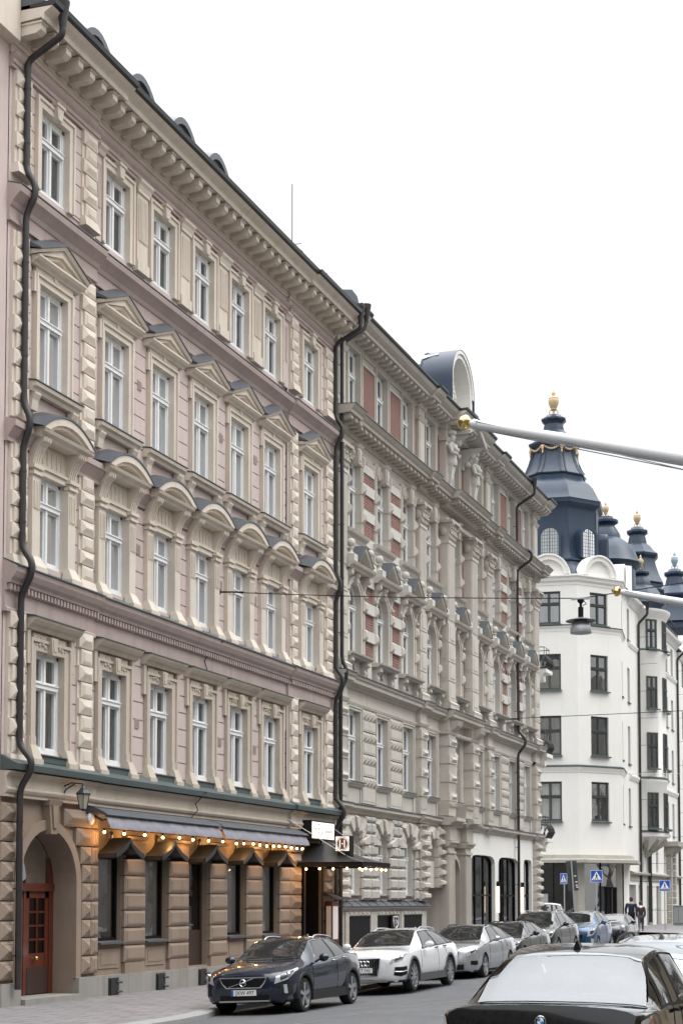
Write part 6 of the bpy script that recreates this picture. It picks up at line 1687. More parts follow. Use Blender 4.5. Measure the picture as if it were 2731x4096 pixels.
# 6 blue small MPV
ki = Car(L=4.07, W=.883, H=1.60, cowl=.98, rf=1.72, rr=3.35, hood=.92, cz=1.12, belt=(1.02, 1.14), kind='hatch', wr=.315, fa=.80, ra=3.41, clear=.19, roofw=.62)
blue = paint('mid_blue_paint', (.020,.075,.175), .35)
ki.build('parked_car', 'mid blue tall hatchback with black grille, sixth along the left kerb', 3.9, 58.5, blue); ki.glazing(); ki.lamps(.60, 4.9, 7.0, False)
gr = trap(ki.root, 'grille', M['chrome'], .44, .48, .585, .725, .02, .04); trap(ki.root, 'grille_mesh', M['black'], .42, .46, .60, .71, -.02, .012, gr)
g = MB(); g.tube([(.10*math.cos(2*PI*k/20),-.04,.655+.042*math.sin(2*PI*k/20)) for k in range(21)], .009, 5); bo_ = g.build('oval_badge', M['chrome'], gr, smooth=60)
text_mesh('badge_text', 'KIA', .06, M['chrome'], bo_, face_front(0, -.045, .653), .002, 1.1)
ki.plate('KHU 166', .46, -.01); fbox(ki.root, 'lower_grille', M['black'], -.45, .45, -.004, .03, .27, .37)
for sd in (1, -1): ki.patch('fog_lamp', M['lens'], ((.07, 2.8), (.17, 2.8), (.16, 3.6), (.08, 3.6)), sd, 5, 4, .010)

# 7 dark small car
mi = Car(L=3.82, W=.86, H=1.41, cowl=1.15, rf=1.70, rr=3.15, hood=.86, cz=1.02, belt=(.93, .99), kind='hatch', wr=.31, fa=.72, ra=3.2, clear=.17, roofw=.66)
mi.build('parked_car', 'small black rounded car with pale roof, last in the row along the left kerb', 3.9, 64.6, blk); mi.glazing(); mi.lamps(.1, 5, 6, False, True, t0=.05)
for sd in (1, -1):
    aa = mi.S(.26, 6.2, sd); g = MB(); g.sphere(aa+Vector((sd*-.02,-.06,-.02)), .125, 14, 8, 0, (.9,.8,1)); g.build('round_headlight', M['lens'], mi.root, smooth=60)
mi.cross_patch('roof_panel', silver, mi.p['rf']+.02, mi.p['rr'], 9.3, off=.006)

# white pick-up crossing the side street behind the row
pu = Car(L=5.1, W=.92, H=1.78, cowl=1.3, rf=1.95, rr=3.0, hood=1.05, cz=1.25, belt=(1.12, 1.16), kind='sedan', deck=(3.35, 1.12), wr=.37, fa=.95, ra=4.0, clear=.28, roofw=.68)
pu.build('pickup_truck', 'white pickup with red tail light crossing the side street behind the blue car', 2.1, 77.5, wpaint, rz=R(100), roll=0, group=None, cat='pickup truck'); pu.root.location = (2.4-.0, 0, 0)
pu.root.rotation_euler = (0,0,R(-78)); pu.root.location = (-4.3, 79.2, gz(3.3, 78)+.05)
pu.glazing(); pu.lamps()

# black saloon in front of the camera, seen from behind
bm = Car(L=4.90, W=.93, H=1.53, cowl=1.62, rf=2.42, rr=3.52, hood=.83, cz=1.02, belt=(.93, .99), kind='sedan', deck=(4.20, 1.035), wr=.335, fa=.85, ra=3.82, clear=.17, roofw=.69, deckw=.83)
jet = paint('glossy_black_paint', (.004,.0045,.005), .0, .12)
bm.build('parked_saloon', 'glossy black saloon seen from behind in the foreground at the bottom right', 13.62, 18.05, jet, rz=PI, roll=0, group=None)
bm.root.rotation_euler = (0, 0, PI); bm.root.location = (13.62, 18.10, gz(13.6, 14))
cabin(bm, None); M['cgclear'] = glass_mat('clear_car_glass', (.80,.87,.89), 2.2, 0); bm.glazing(chrome=M['black'], backmat=M['cgclear']); bm.lamps(.5, 5.2, 6.8, True, False); bm.fin(3.35, jet)
L = bm.p['L']
for sd in (1, -1):
    bm.patch('tail_light', M['redlens'], ((L-.36, 4.3), (L-.02, 4.0), (L-.02, 5.2), (L-.34, 5.6)), sd, 10, 5, .008)
    bm.patch('tail_light_strip', M['lens'], ((L-.35, 5.1), (L-.022, 4.7), (L-.022, 5.2), (L-.34, 5.6)), sd, 10, 2, .012)
by, bz = L-.024, .92
g = MB(); g.lathe([(.046,0),(.046,.012),(.001,.014)], (0,by,bz), 28, 0, 'y'); bd = g.build('roundel_badge', M['black'], bm.root, smooth=40)
g = MB(); ring(g, (0,by+.013,bz), .046, .0035, 28); ring(g, (0,by+.013,bz), .029, .002, 28); g.build('badge_ring', M['chrome'], bd)
for q, mt in ((0,'plateblue'),(1,'white_sheet'),(2,'plateblue'),(3,'white_sheet')):
    g = MB(); pts = [(0,by+.0155,bz)] + [(.028*math.cos(PI/2*q+PI/2*k/8), by+.0155, bz+.028*math.sin(PI/2*q+PI/2*k/8)) for k in range(9)]
    g.add(pts, [tuple(range(10))]); g.build('badge_quarter', M['white_sheet'] if mt == 'white_sheet' else plain('badge_blue', (.02,.22,.62), .3), bd)
for ch, an in (('B', 135), ('M', 90), ('W', 45)):
    m4 = face_back(0, by+.0155, bz) @ Matrix.Rotation(R(an-90), 4, 'Z') @ Matrix.Translation((0, .0375, 0))
    text_mesh('badge_letter', ch, .017, M['white_sheet'], bd, m4, .0005)
fbox(bm.root, 'number_plate', M['plate'], -.26, .26, L-.005, L+.01, .60, .71)

rs = Car(L=4.72, W=.92, H=1.50, cowl=1.40, rf=2.2, rr=3.85, hood=.84, cz=1.04, belt=(.95, 1.03), kind='wagon', wr=.335, fa=.85, ra=3.68, clear=.18, roofw=.635)
rs.build('parked_car', 'pale silver estate with shark fin and roof rails parked ahead of the black saloon', 13.5, 24.2, paint('pale_silver_paint', (.62,.64,.66), .35), roll=0, group=None)
rs.root.rotation_euler = (0,0,PI); rs.root.location = (13.46, 24.15, gz(13.6, 20)); rs.glazing(backmat=M['cgback']); rs.lamps(); rs.rails(M['black'], h=.06); rs.fin(3.7, M['chrome'])

# ------------------------------------------------------------------ restaurant fittings
aw = thing('awning', 'long grey fabric awning folded back above the restaurant windows', 'awning', (0, 29.3, 0)); aw.location = (0,0,0)
for y0, y1 in ((29.35, 35.0), (35.08, 40.62)):
    g = MB(); g.py([(.06,4.02),(.14,4.12),(.28,4.10),(.52,4.00),(.60,3.94),(.58,3.92),(.28,4.0),(.08,3.98)], y0, y1); g.build('cover_cassette', M['tin'], aw, smooth=40)
    n = 40; rows = []
    for k in range(n+1):
        y = y0+.04+(y1-y0-.08)*k/n; s = .005*math.sin(k*2.1)+.005*math.sin(k*.9)
        rows.append([(.50+s,y,3.95),(.57+s*1.6,y,3.84+s*.5),(.63+s*2,y,3.72+.005*math.sin(k*1.3)),(.64+s,y,3.655+.006*math.sin(k*1.3)),(.48,y,3.68)])
    g = MB(); g.grid(rows); g.build('fabric_valance', M['awning'], aw, smooth=60)
    for y in (y0+.25, y1-.25):
        g = MB(); g.tube([(.05,y,3.98),(.35,y,3.82),(.50,y,3.86)], .03, 6); g.build('folding_arm', M['tin'], aw)
def bulbs(name, label, pts, cable, lamps, mainoff=-.06):
    t = thing(name, label, 'string lights', (0,0,0), 0, None)
    g = MB(); g.tube(cable, .008, 5); g.build('cable', M['black'], t)
    b0 = None; s0 = None
    for x, y, z in pts:
        if b0 is None:
            g = MB(); g.sphere((0,0,0), .031, 12, 8); b0 = g.build('bulb', M['bulb'], t, smooth=60); g = MB(); g.lathe([(.018,.03),(.02,.085)], (0,0,0), 8); g.build('socket', M['black'], b0); b0.location = (x,y,z)
        else: inst(b0, t, (x,y,z))
    for x, y, z in lamps:
        l = bpy.data.lights.new('string_bulb_light', 'POINT'); l.energy = 10; l.color = (1,.50,.16); l.shadow_soft_size = .05
        o = bpy.data.objects.new('string_bulb_light', l); COL.objects.link(o); o.location = (x,y,z); o.parent = t
    return t
by_ = [29.40, 30.26, 31.2, 32.06, 32.9, 33.6, 34.45, 35.25, 36.05, 36.5, 37.08, 37.5, 37.95, 38.4, 38.77, 39.2, 39.61, 40.0, 40.40]
pts = [(.50, y, 3.575 + .012*math.sin(3.1*y)) for y in by_]
bulbs('light_string', 'string of glowing bulbs under the long grey awning', pts, [(.50, y, 3.65) for y in (29.3, 33, 37, 40.5)], [(.42, y, 3.52) for y in (29.7, 31.1, 32.5, 33.9, 35.3, 36.7, 38.1, 39.4, 40.4)])
cn = thing('entrance_canopy', 'black sheet metal hipped canopy over the restaurant entrance', 'canopy', (0,0,0))
g = MB(); y0, y1, xo, ze, za = 40.95, 43.35, 2.05, 3.22, 3.78; ym = 42.1
n = 8
def cv(p, q, k, sag=.10): t = k/n; return tuple(p[i]+(q[i]-p[i])*t - (sag*math.sin(PI*t) if i == 2 else 0) for i in range(3))
ap, ao = (0,ym,za), (.75,ym,za-.02)
c = [(0,y0,ze), (xo,y0,ze), (xo,y1,ze), (0,y1,ze)]
g.strip([cv(ap,c[0],k) for k in range(n+1)], [cv(ao,c[1],k) for k in range(n+1)]); g.strip([cv(ao,c[1],k) for k in range(n+1)], [cv(ao,c[2],k) for k in range(n+1)]); g.strip([cv(ao,c[2],k) for k in range(n+1)], [cv(ap,c[3],k) for k in range(n+1)])
g.build('roof_sheet', M['blackmetal'], cn, smooth=20)
g = MB(); g.box(.02,xo-.02,y0+.03,y0+.08,ze-.13,ze-.003); g.box(xo-.07,xo-.02,y0+.08,y1-.08,ze-.13,ze-.003); g.box(.02,xo-.02,y1-.08,y1-.03,ze-.13,ze-.003); g.quad((.05,y0+.05,ze-.05),(xo-.05,y0+.05,ze-.05),(xo-.05,y1-.05,ze-.05),(.05,y1-.05,ze-.05)); g.build('fascia', M['black'], cn)
g = MB(); g.tube([cv(ao,c[1],k) for k in range(n+1)], .014, 5); g.tube([(.08,40.2,4.42),(1.35,y0+.5,3.42)], .011, 5); g.tube([(.08,43.3,4.42),(1.5,43.1,3.42)], .011, 5); g.build('stay_rod', M['steel'], cn)
for y in (41.5, 42.9):
    g = MB(); g.tube([(.12,y,.15),(.12,y,3.15)], .035, 8); g.build('post', M['brownmetal'], cn)
pts = [(.35,y0+.1,3.03),(.75,y0+.1,3.04),(1.15,y0+.1,3.03),(1.55,y0+.1,3.04),(1.92,y0+.1,3.03),(1.93,41.5,3.04),(1.93,41.95,3.02),(1.93,42.4,3.04),(1.93,42.85,3.03),(1.93,43.2,3.03),(1.2,43.25,3.04)]
bulbs('light_string', 'string of glowing bulbs under the edge of the black entrance canopy', pts, [(.1,y0+.1,3.10),(1.93,y0+.1,3.10),(1.93,43.25,3.10)], [(.6,41.2,2.96),(1.3,41.2,2.96),(1.85,41.9,2.96),(1.85,42.9,2.96)])
# illuminated signs
sg_ = thing('restaurant_sign', 'white lightbox sign with thin black lettering above the entrance canopy', 'sign', (0,0,0))
g = MB(); g.box(.12,.44,41.20,43.02,3.86,4.40); g.build('housing', M['black'], sg_)
lit = plain('backlit_sign_face', (.8,.78,.74), .3, emit=(1,.93,.80), estr=.62)
g = MB(); g.quad((.443,41.25,3.90),(.443,42.97,3.90),(.443,42.97,4.36),(.443,41.25,4.36)); face = g.build('sign_face', lit, sg_)
g = MB(); x = .446
def ln(y0, y1, z0, z1): g.box(x-.001, x+.002, y0, y1, z0, z1)
y = 41.42
ln(y,y+.018,4.05,4.31); ln(y+.14,y+.158,4.05,4.31); ln(y+.06,y+.10,4.16,4.20)                               # H
y = 41.72; ln(y,y+.018,4.05,4.31); ln(y,y+.12,4.29,4.31); ln(y,y+.12,4.05,4.07); ln(y+.05,y+.09,4.17,4.20)    # E
y = 41.98; ln(y,y+.018,4.05,4.31); ln(y,y+.10,4.05,4.07)                                                       # L
for y in (41.64, 41.90, 42.13): ln(y,y+.02,4.05,4.07)
ln(41.32, 42.92, 4.01, 4.02)
g.build('sign_letters', M['black'], face)
text_mesh('sign_text', 'Restaurant', .16, M['steel'], face, face_x(.447, 42.56, 4.13), .001, .95); text_mesh('sign_text', 'Inspiration - Fusion', .075, M['steel'], face, face_x(.447, 42.58, 3.955), .001, .95)
g = MB(); g.tube([(.3,42.3,3.86),(.3,42.3,3.75)], .03, 6); g.build('bracket', M['black'], sg_)
hs = thing('hanging_sign', 'square black and white box sign with a ringed H on top of the canopy', 'sign', (0,0,0))
sx, sy, sz = 1.23, 41.55, 3.74
g = MB(); g.box(sx-.22,sx+.22,sy,sy+.32,sz-.22,sz+.22); g.box(sx-.15,sx+.22,sy+.02,sy+.30,sz-.50,sz-.22); g.build('housing', M['black'], hs)
lit2 = plain('backlit_square_face', (.8,.75,.72), .3, emit=(1,.88,.80), estr=.55); brn = plain('dark_brown_disc', (.055,.035,.028), .5, emit=(.25,.12,.08), estr=.12)
g = MB(); g.quad((sx-.20,sy-.003,sz-.20),(sx+.20,sy-.003,sz-.20),(sx+.20,sy-.003,sz+.20),(sx-.20,sy-.003,sz+.20)); f2 = g.build('sign_face', lit2, hs)
def disc(g, cx, y, cz, r, n=32): g.add([(cx+r*math.cos(2*PI*k/n), y, cz+r*math.sin(2*PI*k/n)) for k in range(n)], [tuple(range(n))])
g = MB(); disc(g, sx, sy-.006, sz, .19); g.build('disc', brn, f2)
g = MB(); ring(g, (sx,sy-.008,sz), .165, .009, 36); g.box(sx-.085,sx-.055,sy-.012,sy-.008,sz-.11,sz+.11); g.box(sx+.045,sx+.057,sy-.012,sy-.008,sz-.11,sz+.11); g.box(sx+.07,sx+.082,sy-.012,sy-.008,sz-.11,sz+.11); g.sphere((sx,sy-.008,sz),.02,10,6,0,(1,.3,1)); g.build('ringed_letter', lit2, f2)
mb_ = thing('menu_case', 'dark red wooden menu case with little tiled roof beside the entrance', 'menu case', (0,0,0))
g = MB(); g.box(.13,.34,43.08,43.62,.95,2.15); g.build('case', M['reddoor'], mb_)
g = MB()
for k in range(8): g.prism([(.10,43.02+.085*k,2.38),(.48,43.02+.085*k,2.18),(.48,43.02+.085*k,2.21),(.10,43.02+.085*k,2.42)], [(.10,43.08+.085*k,2.38),(.48,43.08+.085*k,2.18),(.48,43.08+.085*k,2.21),(.10,43.08+.085*k,2.42)])
g.build('little_roof', M['darkwood'], mb_)
g = MB(); g.box(.17,.31,43.06,43.08,1.05,2.0); g.box(.34,.345,43.15,43.55,1.05,2.0); g.build('menu_sheet', M['white_sheet'], mb_)
cs = thing('shield_sign', 'black square sign with white shield and letters S R on the grey house base', 'sign', (0,0,0))
g = MB(); g.box(.18,.22,48.75,49.52,1.18,1.72); pn = g.build('panel', M['black'], cs)
g = MB(); o = [(48.92,1.66),(49.40,1.66),(49.42,1.5),(49.36,1.36),(49.16,1.22),(48.96,1.36),(48.90,1.5),(48.92,1.66)]
g.tube([(.225,y,z) for y,z in o], .012, 5); g.tube([(.225,49.16+(y-49.16)*.86,1.45+(z-1.45)*.86) for y,z in o], .006, 5); g.tube([(.225,49.16,1.24),(.225,49.16,1.66)], .008, 5); g.build('shield_outline', M['white_sheet'], pn)
text_mesh('sign_text', 'S', .17, M['white_sheet'], pn, face_x(.223, 49.04, 1.48), .002); text_mesh('sign_text', 'R', .17, M['white_sheet'], pn, face_x(.223, 49.28, 1.48), .002)
# wall lantern by the arched door
wl = thing('wall_lantern', 'black wrought iron lantern on a bracket above the arched door', 'lantern', (0,0,0))
lx, ly, lz = .62, 28.30, 4.15
g = MB(); g.box(.12,.16,ly-.05,ly+.05,4.2,4.62); g.tube([(.14,ly,4.45),(.35,ly,4.53),(lx,ly,4.50)], .016, 6); g.tube([(.14,ly,4.25),(.22,ly,4.40),(.42,ly,4.50)], .016, 6); g.build('bracket', M['blackmetal'], wl)
g = MB(); g.lathe([(.165,.0),(.17,.015),(.11,.07),(.075,.10),(.08,.11),(.04,.14),(.02,.18),(.028,.20),(.001,.23)], (lx,ly,lz+.14), 6); g.lathe([(.015,-.20),(.035,-.18),(.08,-.155)], (lx,ly,lz), 6)
for k in range(6):
    a = 2*PI*k/6; g.tube([(lx+.08*math.cos(a),ly+.08*math.sin(a),lz-.155),(lx+.145*math.cos(a),ly+.145*math.sin(a),lz+.14)], .008, 5)
g.build('lantern_frame', M['blackmetal'], wl)
g = MB(); g.lathe([(.075,-.155),(.138,.135)], (lx,ly,lz), 6); g.build('lantern_glass', plain('frosted_lantern_glass', (.42,.40,.34), .3), wl)
el = MB(); el.sphere((.16,29.42,3.86), .115, 14, 10, 0, (.6,1,1.15)); el.box(.08,.12,29.38,29.46,3.8,3.9); tag(el.build('wall_globe_lamp', M['white_sheet'], smooth=60), 'small white oval globe lamp on the wall right of the arched door', 'wall lamp')
# shopfront strip lamps
for i, y in enumerate((62.52, 66.5)):
    t = thing('strip_lamp', ('slim vertical lit wall lamp between the two wide shop windows', 'slim vertical lit wall lamp beside the grey house downpipe')[i], 'wall lamp', (0,0,0), 0, 'strip lamps on the shopfront')
    g = MB(); g.box(.0,.12,y-.06,y+.06,2.75,2.95); g.build('cap', M['black'], t)
    g = MB(); g.box(.02,.10,y-.05,y+.05,1.7,2.75); g.build('lit_tube', M['lampglow'], t)
# ------------------------------------------------------------------ flagpoles
def flagpole(label, tip, base, r, rb, square=False):
    t = thing('flagpole', label, 'flagpole', (0,0,0), 0, 'white flagpoles leaning out over the street')
    T_, B_ = Vector(tip), Vector(base); d = (B_-T_).normalized(); Lp = (B_-T_).length
    P = [T_+d*(rb*1.9), T_+d*(rb*2.1+.02)] + [T_+d*(rb*2.2+(Lp-rb*2.2)*k/10) for k in range(1, 11)]
    rr = [r*.8, r] + [r*(1+.9*math.sin(PI*k/14)) for k in range(1, 11)]
    g = MB(); g.tube(P, rr, 20); po = g.build('pole', M['whitepole'], t, smooth=50)
    g = MB(); n = 18 if not square else 8; rot = Vector((0,0,1)).rotation_difference(d).to_matrix()
    pr = [(.001,-.0),(rb*.25,rb*.22),(rb*.6,rb*.5),(rb*.92,rb*.9),(rb,rb*1.15),(rb*.94,rb*1.45),(rb*.6,rb*1.85),(rb*.35,rb*2.0)]
    g.lathe(pr, (0,0,0), n); g.v = [tuple(T_+rot @ Vector(q)) for q in g.v]; g.build('gold_finial', M['brass'], t, smooth=50 if not square else 20)
    g = MB(); g.tube([T_+d*(rb*2.3), T_+d*(rb*2.8)], r*1.18, 18); g.build('collar', M['whitepole'], t, smooth=40)
    off = Vector((0,-.03,-.09)); g = MB(); g.tube([T_+d*(rb*2.6)+Vector((0,-r,r*.6)), T_+d*(Lp*.35)+off*1.6, T_+d*Lp+off*3], .007, 5); g.tube([T_+d*(rb*2.6)+Vector((0,0,-r)), T_+d*(Lp*.4)+off*1.8, T_+d*Lp+off*3.4], .007, 5)
    c = T_+d*(Lp*.40)+off*1.8; g.sphere(c, .022, 8, 6); g.sphere(c+d*.12, .022, 8, 6); g.build('halyard', M['steel'], t)
    g = MB(); g.tube([B_-d*.35, B_], r*1.8, 14); g.box(19.32,19.40,B_.y-.15,B_.y+.15,B_.z-.3,B_.z+.2); g.build('wall_socket', M['steel'], t)
M['whitepole'] = plain('white_pole_paint', (.72,.73,.75), .35)
flagpole('white flagpole with round gold ball, nearer and higher of the two', (11.22, 18.94, 8.13), (19.35, 18.94, 5.95), .055, .10)
flagpole('white flagpole with faceted gold tip, farther and lower of the two', (11.66, 26.64, 7.38), (19.35, 26.64, 5.55), .05, .09, True)
# ------------------------------------------------------------------ overhead cables and hanging lamp
hl = thing('hanging_street_lamp', 'grey bell-shaped street lamp hanging from a cable over the street', 'street lamp', (9.15, 36, 8.4)); 
g = MB(); g.lathe([(.24,-.12),(.245,-.10),(.24,.0),(.20,.10),(.14,.19),(.12,.21)], (0,0,0), 28); g.build('bell_shade', plain('grey_lamp_metal', (.42,.44,.47), .42, .7), hl, smooth=50)
g = MB(); g.lathe([(.13,.20),(.34,.155),(.35,.165),(.13,.235)], (0,0,0), 28); g.build('brim', M['tin'], hl, smooth=50)
g = MB(); g.lathe([(.062,.20),(.062,.48),(.03,.50),(.03,.56),(.08,.62),(.08,.66)], (0,0,0), 14); g.tube([(.08,0,.62),(.13,0,.55),(.05,0,.52)], .012, 5); g.build('neck', M['black'], hl, smooth=40)
g = MB(); g.box(-.22,.22,-.03,.03,.66,.70); g.build('clamp_bar', M['steel'], hl)
def cable(label, pts, r=.011, hook=None, mat='black'):
    t = thing('overhead_cable', label, 'cable', (0,0,0), 0, 'cables over the street'); g = MB()
    for (x0,y0,z0),(x1,y1,z1) in zip(pts, pts[1:]):
        n = 10; g.tube([(x0+(x1-x0)*k/n, y0+(y1-y0)*k/n, z0+(z1-z0)*k/n-.05*math.sin(PI*k/n)) for k in range(n+1)], r, 5)
    g.build('wire', M[mat], t)
    if hook: g = MB(); x, y, z = hook; g.lathe([(.10,0),(.06,.06),(.02,.08)], (x,y,z), 10, 0, 'x'); g.tube([(x+.05,y,z),(x+.7,y,z-.05)], .022, 6); g.build('wall_hook', M['black'], t)
cable('dark cable from the pink house wall carrying the hanging lamp', [(.05,35.98,9.86),(9.15,36,9.09),(19.35,36,10.1)], .012, (.0,35.98,9.86))
cable('thin cable stretched from the grey house across to the right, lower than the lamp cable', [(.2,63.5,9.63),(19.35,64,9.9)], .014, (.05,63.5,9.63))
cable('thin pale cable high above the white corner house', [(-1.2,97.5,9.95),(19.35,97.5,9.6)], .016, None, 'steel')
# loose black lead on the pink house
g = MB(); g.tube([(.36,34.6,4.75),(.24,34.55,4.6),(.22,34.3,4.45),(.26,34.35,4.3),(.20,34.1,4.1)], .012, 5); g.tube([(.33,35.6,8.55),(.10,35.4,8.3),(.06,35.1,8.0),(.07,35.25,7.75)], .012, 5); tag(g.build('loose_wire', M['black']), 'thin black lead running down the pink house facade', 'wire')
# roof aerials
def aerial(label, x, y, z, h):
    t = thing('roof_aerial', label, 'aerial', (x,y,z), 0, None)
    g = MB(); g.tube([(0,0,0),(0,0,h)], .014, 6); g.build('mast', M['black'], t)
    g = MB(); g.tube([(0,-.75,h*.345),(0,.95,h*.40)], .012, 5); g.tube([(-.3,.1,h*.37),(.3,.1,h*.37)], .012, 5); g.build('crossbar', M['black'], t)
def atpx(px, py, D):
    """point on the line of sight of a photo pixel at depth D (used once to work out where a thing stands)"""
    a, p = R(20.574), R(3.4); cyo = 3610-6400*math.tan(p)
    fw = Vector((-math.sin(a)*math.cos(p), math.cos(a)*math.cos(p), math.sin(p))); rt = Vector((math.cos(a), math.sin(a), 0)); up = rt.cross(fw)
    return Vector((16.8,0,2.12)) + D*(fw + rt*((px-1365.5)/6400) - up*((py-cyo)/6400))
def onx(px, py, X):
    d = atpx(px, py, 1) - Vector((16.8,0,2.12)); return Vector((16.8,0,2.12)) + d*((X-16.8)/d.x)
p = onx(1168, 1010, -3.5); aerial('thin aerial mast on the pink house roof', p.x, p.y, p.z-.9, 3.3)
p = onx(1308, 1130, -3.5); aerial('small aerial behind the right end of the pink house roof', p.x, p.y, p.z-.9, 1.25)
# ------------------------------------------------------------------ signs
def crossing_sign(label, x, y, base, zc, rz, size=.62, arm=False):
    t = thing('crossing_sign', label, 'road sign', (x,y,base), rz, 'pedestrian crossing signs'); h = zc-base; s = size/2
    g = MB(); g.tube([(0,.04,0),(0,.04,h+s)], .032, 8)
    if arm: g.v = [(vx-.0, vy, vz) for vx, vy, vz in g.v]
    g.build('pole', M['steel'], t)
    g = MB(); g.box(-s,s,-.012,.0,h-s,h+s); pl = g.build('sign_plate', M['white_sheet'], t)
    g = MB(); b = s*.94; g.quad((-b,-.015,h-b),(b,-.015,h-b),(b,-.015,h+b),(-b,-.015,h+b)); g.build('blue_field', M['signblue'], pl)
    g = MB(); g.add([(-s*.84,-.018,h-s*.66),(s*.84,-.018,h-s*.66),(0,-.018,h+s*.82)], [(0,1,2)]); g.build('white_triangle', M['white_sheet'], pl)
    g = MB(); y_ = -.021
    def limb(a, b_, w):
        a, b_ = Vector((a[0]*s, y_, h+a[1]*s)), Vector((b_[0]*s, y_, h+b_[1]*s)); n = Vector((-(b_-a).z, 0, (b_-a).x)).normalized()*w*s; g.add([a-n, a+n, b_+n, b_-n], [(0,1,2,3)])
    disc(g, .0, y_, h+.40*s, .085*s, 12); limb((0,.30),(.02,-.08),.10); limb((.02,-.05),(.10,-.28),.06); limb((.10,-.28),(.30,-.48),.05); limb((.0,-.05),(-.10,-.28),.06); limb((-.10,-.28),(-.28,-.48),.05); limb((.02,.25),(.20,.02),.04); limb((-.02,.25),(-.17,.02),.04)
    for k in (-.55,-.2,.15,.5): limb((k,-.60),(k+.12,-.50),.07)
    g.build('walking_figure', M['black'], pl)
    return t
M['signblue'] = plain('traffic_sign_blue', (.012,.075,.42), .35)
crossing_sign('blue crossing sign on a pole in front of the corner shop entrance', -.01, 82.4, gz(3.3, 82), 3.46, R(20))
crossing_sign('narrow turned blue crossing sign in front of the corner shop window', -2.05, 83.8, gz(3.3, 83), 3.36, R(-38), .56)
crossing_sign('blue crossing sign standing by the kerb at the right edge', 2.3, 89.8, .13+rise(90), 3.03, R(14), .60)
p = atpx(2306, 3504, 80); t = thing('direction_sign', 'tall dark sign board seen from behind on a leaning grey pole', 'road sign', (p.x, p.y, gz(3.3, 79))); t.rotation_euler = (0, R(-4), R(14))
h = p.z - gz(3.3, 79)
g = MB(); g.tube([(0,-.05,0),(0,-.05,h+.8)], .045, 8); g.build('pole', M['steel'], t)
g = MB(); g.box(-.26,.26,0,.03,h-.75,h+.75)
for k in range(7): g.box(-.26,.26,-.02,0,h-.66+.2*k,h-.62+.2*k)
bdk = g.build('board', M['greenpaint'], t)
g = MB(); 
for xx, zz in ((.14,-.05),(.18,-.35),(.18,-.52),(.2,-.62)): g.box(xx-.05,xx+.05,-.03,-.021,h+zz,h+zz+.06)
g.build('sticker', M['white_sheet'], bdk)
p = atpx(2050+1530/2.3, 3660, 105); t = thing('utility_cabinet', 'grey street cabinet against the wall at the right edge', 'cabinet', (p.x, p.y, .13+rise(105)))
g = MB(); g.box(-.35,.35,-.2,.2,.05,1.25); g.build('body', mottled('grey_cabinet_paint', (.20,.22,.22)), t); g = MB(); g.box(-.38,.38,-.23,.23,1.25,1.30); g.box(-.33,.33,-.18,.18,0,.05); g.build('lid', M['steel'], t)
g = MB(); g.box(-.30,-.02,-.212,-.2,.15,1.18); g.box(.02,.30,-.212,-.2,.15,1.18); g.build('door', M['steel'], t)
# ------------------------------------------------------------------ pedestrians (seen from behind)
def skin_fig(name, verts, edges, radii, mat, parent, sub=2):
    me = bpy.data.meshes.new(name); me.from_pydata(verts, edges, []); o = bpy.data.objects.new(name, me); COL.objects.link(o)
    md = o.modifiers.new('skin', 'SKIN'); me.skin_vertices[0].data[0].use_root = True
    for i, r in enumerate(radii):
        r = r if isinstance(r, tuple) else (r, r); me.skin_vertices[0].data[i].radius = r
    sb = o.modifiers.new('sub', 'SUBSURF'); sb.levels = sub; sb.render_levels = sub
    dg = bpy.context.evaluated_depsgraph_get(); m2 = bpy.data.meshes.new_from_object(o.evaluated_get(dg)); o.modifiers.clear(); o.data = m2
    m2.materials.clear(); m2.materials.append(mat); m2.polygons.foreach_set('use_smooth', [True]*len(m2.polygons)); o.parent = parent; return o
skinm = plain('skin', (.45,.28,.21), .6)
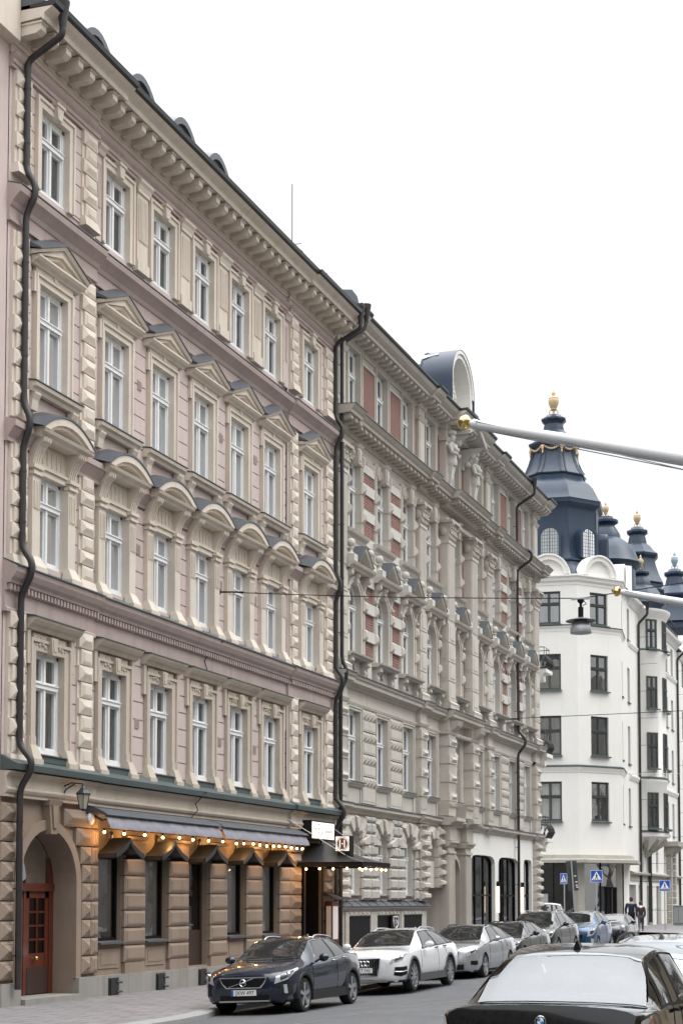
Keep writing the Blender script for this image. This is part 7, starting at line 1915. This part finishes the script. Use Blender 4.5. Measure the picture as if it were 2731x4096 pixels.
def person(label, x, y, z, h, coat, trous, hairm, rz, stride, shoulder=1.0, collar=None):
    t = thing('person', label, 'person', (x,y,z), rz, None); s = h/1.80; q = lambda *v: tuple(c*s for c in v)
    st = stride
    # facing +y (away from the camera), right = +x
    V = [q(0,0,.96), q(0,0,1.12), q(0,-.01,1.32), q(0,0,1.47), q(0,.01,1.56), q(0,.02,1.66), q(0,.03,1.74),
         q(.10,0,.90), q(.105,st*.22+.02,.50), q(.105,st*.16,.09), q(.105,st*.16+.15,.04), q(-.10,0,.90), q(-.105,-st*.10+.04,.50), q(-.105,-st*.28,.10), q(-.105,-st*.28+.13,.045),
         q(.20*shoulder,0,1.43), q(.27*shoulder,-st*.06,1.15), q(.25*shoulder,-st*.10+.08,.90), q(.24*shoulder,-st*.10+.10,.80), q(-.20*shoulder,0,1.43), q(-.27*shoulder,st*.05,1.15), q(-.25*shoulder,st*.10+.06,.90), q(-.24*shoulder,st*.10+.08,.80)]
    E_ = [(0,1),(1,2),(2,3),(3,4),(4,5),(5,6),(0,7),(7,8),(8,9),(9,10),(0,11),(11,12),(12,13),(13,14),(3,15),(15,16),(16,17),(17,18),(3,19),(19,20),(20,21),(21,22)]
    Rr = [.13,.12,.14,.10,.055,.085,.07,.085,.062,.045,.04,.085,.062,.045,.04,.06,.048,.036,.04,.06,.048,.036,.04]
    skin_fig('body', V, E_, [r*s for r in Rr], skinm, t)
    J = [0,1,2,3,15,16,17,19,20,21]; im = {v: i for i, v in enumerate(J)}
    skin_fig('jacket', [V[j] if j else q(0,0,.86) for j in J], [(im[a], im[b]) for a, b in E_ if a in im and b in im], [r*s for r in (.185,.17,.185,.14,.095,.075,.06,.095,.075,.06)], coat, t)
    J = [0,7,8,9,11,12,13]; im = {v: i for i, v in enumerate(J)}
    skin_fig('trousers', [V[j] for j in J], [(im[a], im[b]) for a, b in E_ if a in im and b in im], [r*s for r in (.15,.11,.085,.068,.11,.085,.068)], trous, t)
    g = MB(); g.sphere(q(0,.0,1.72), .118*s, 14, 10, 0, (.92,1.02,1.15)); g.build('hair', hairm, t, smooth=60)
    for sx_ in (1, -1):
        yy = (st*.16 if sx_ > 0 else -st*.28); g = MB(); g.sphere(q(sx_*.105, yy+.07, .05), .07*s, 10, 6, 0, (.75,2.0,.75)); g.build('shoe', M['black'], t, smooth=60)
    if collar: g = MB(); g.lathe([(.13*s,1.42*s),(.12*s,1.50*s),(.08*s,1.55*s)], (0,0,0), 14); g.build('hood', collar, t, smooth=60)
    return t
pm = atpx(2525, 3722, 89.2); pw = atpx(2563, 3726, 88.4)
person('person in dark navy jacket walking away along the far pavement', pm.x, pm.y, .13+rise(89), 1.84, mottled('navy_jacket', (.018,.024,.042)), M['black'], plain('dark_hair', (.02,.016,.014), .6), R(10), .8, 1.12)
person('person in dark plum jacket with pale fur collar walking beside the taller one', pw.x, pw.y, .13+rise(88), 1.62, mottled('plum_jacket', (.050,.030,.036)), mottled('grey_trousers', (.07,.075,.085)), plain('brown_hair', (.045,.022,.016), .6), R(8), 1.0, .95, M['white_sheet'])
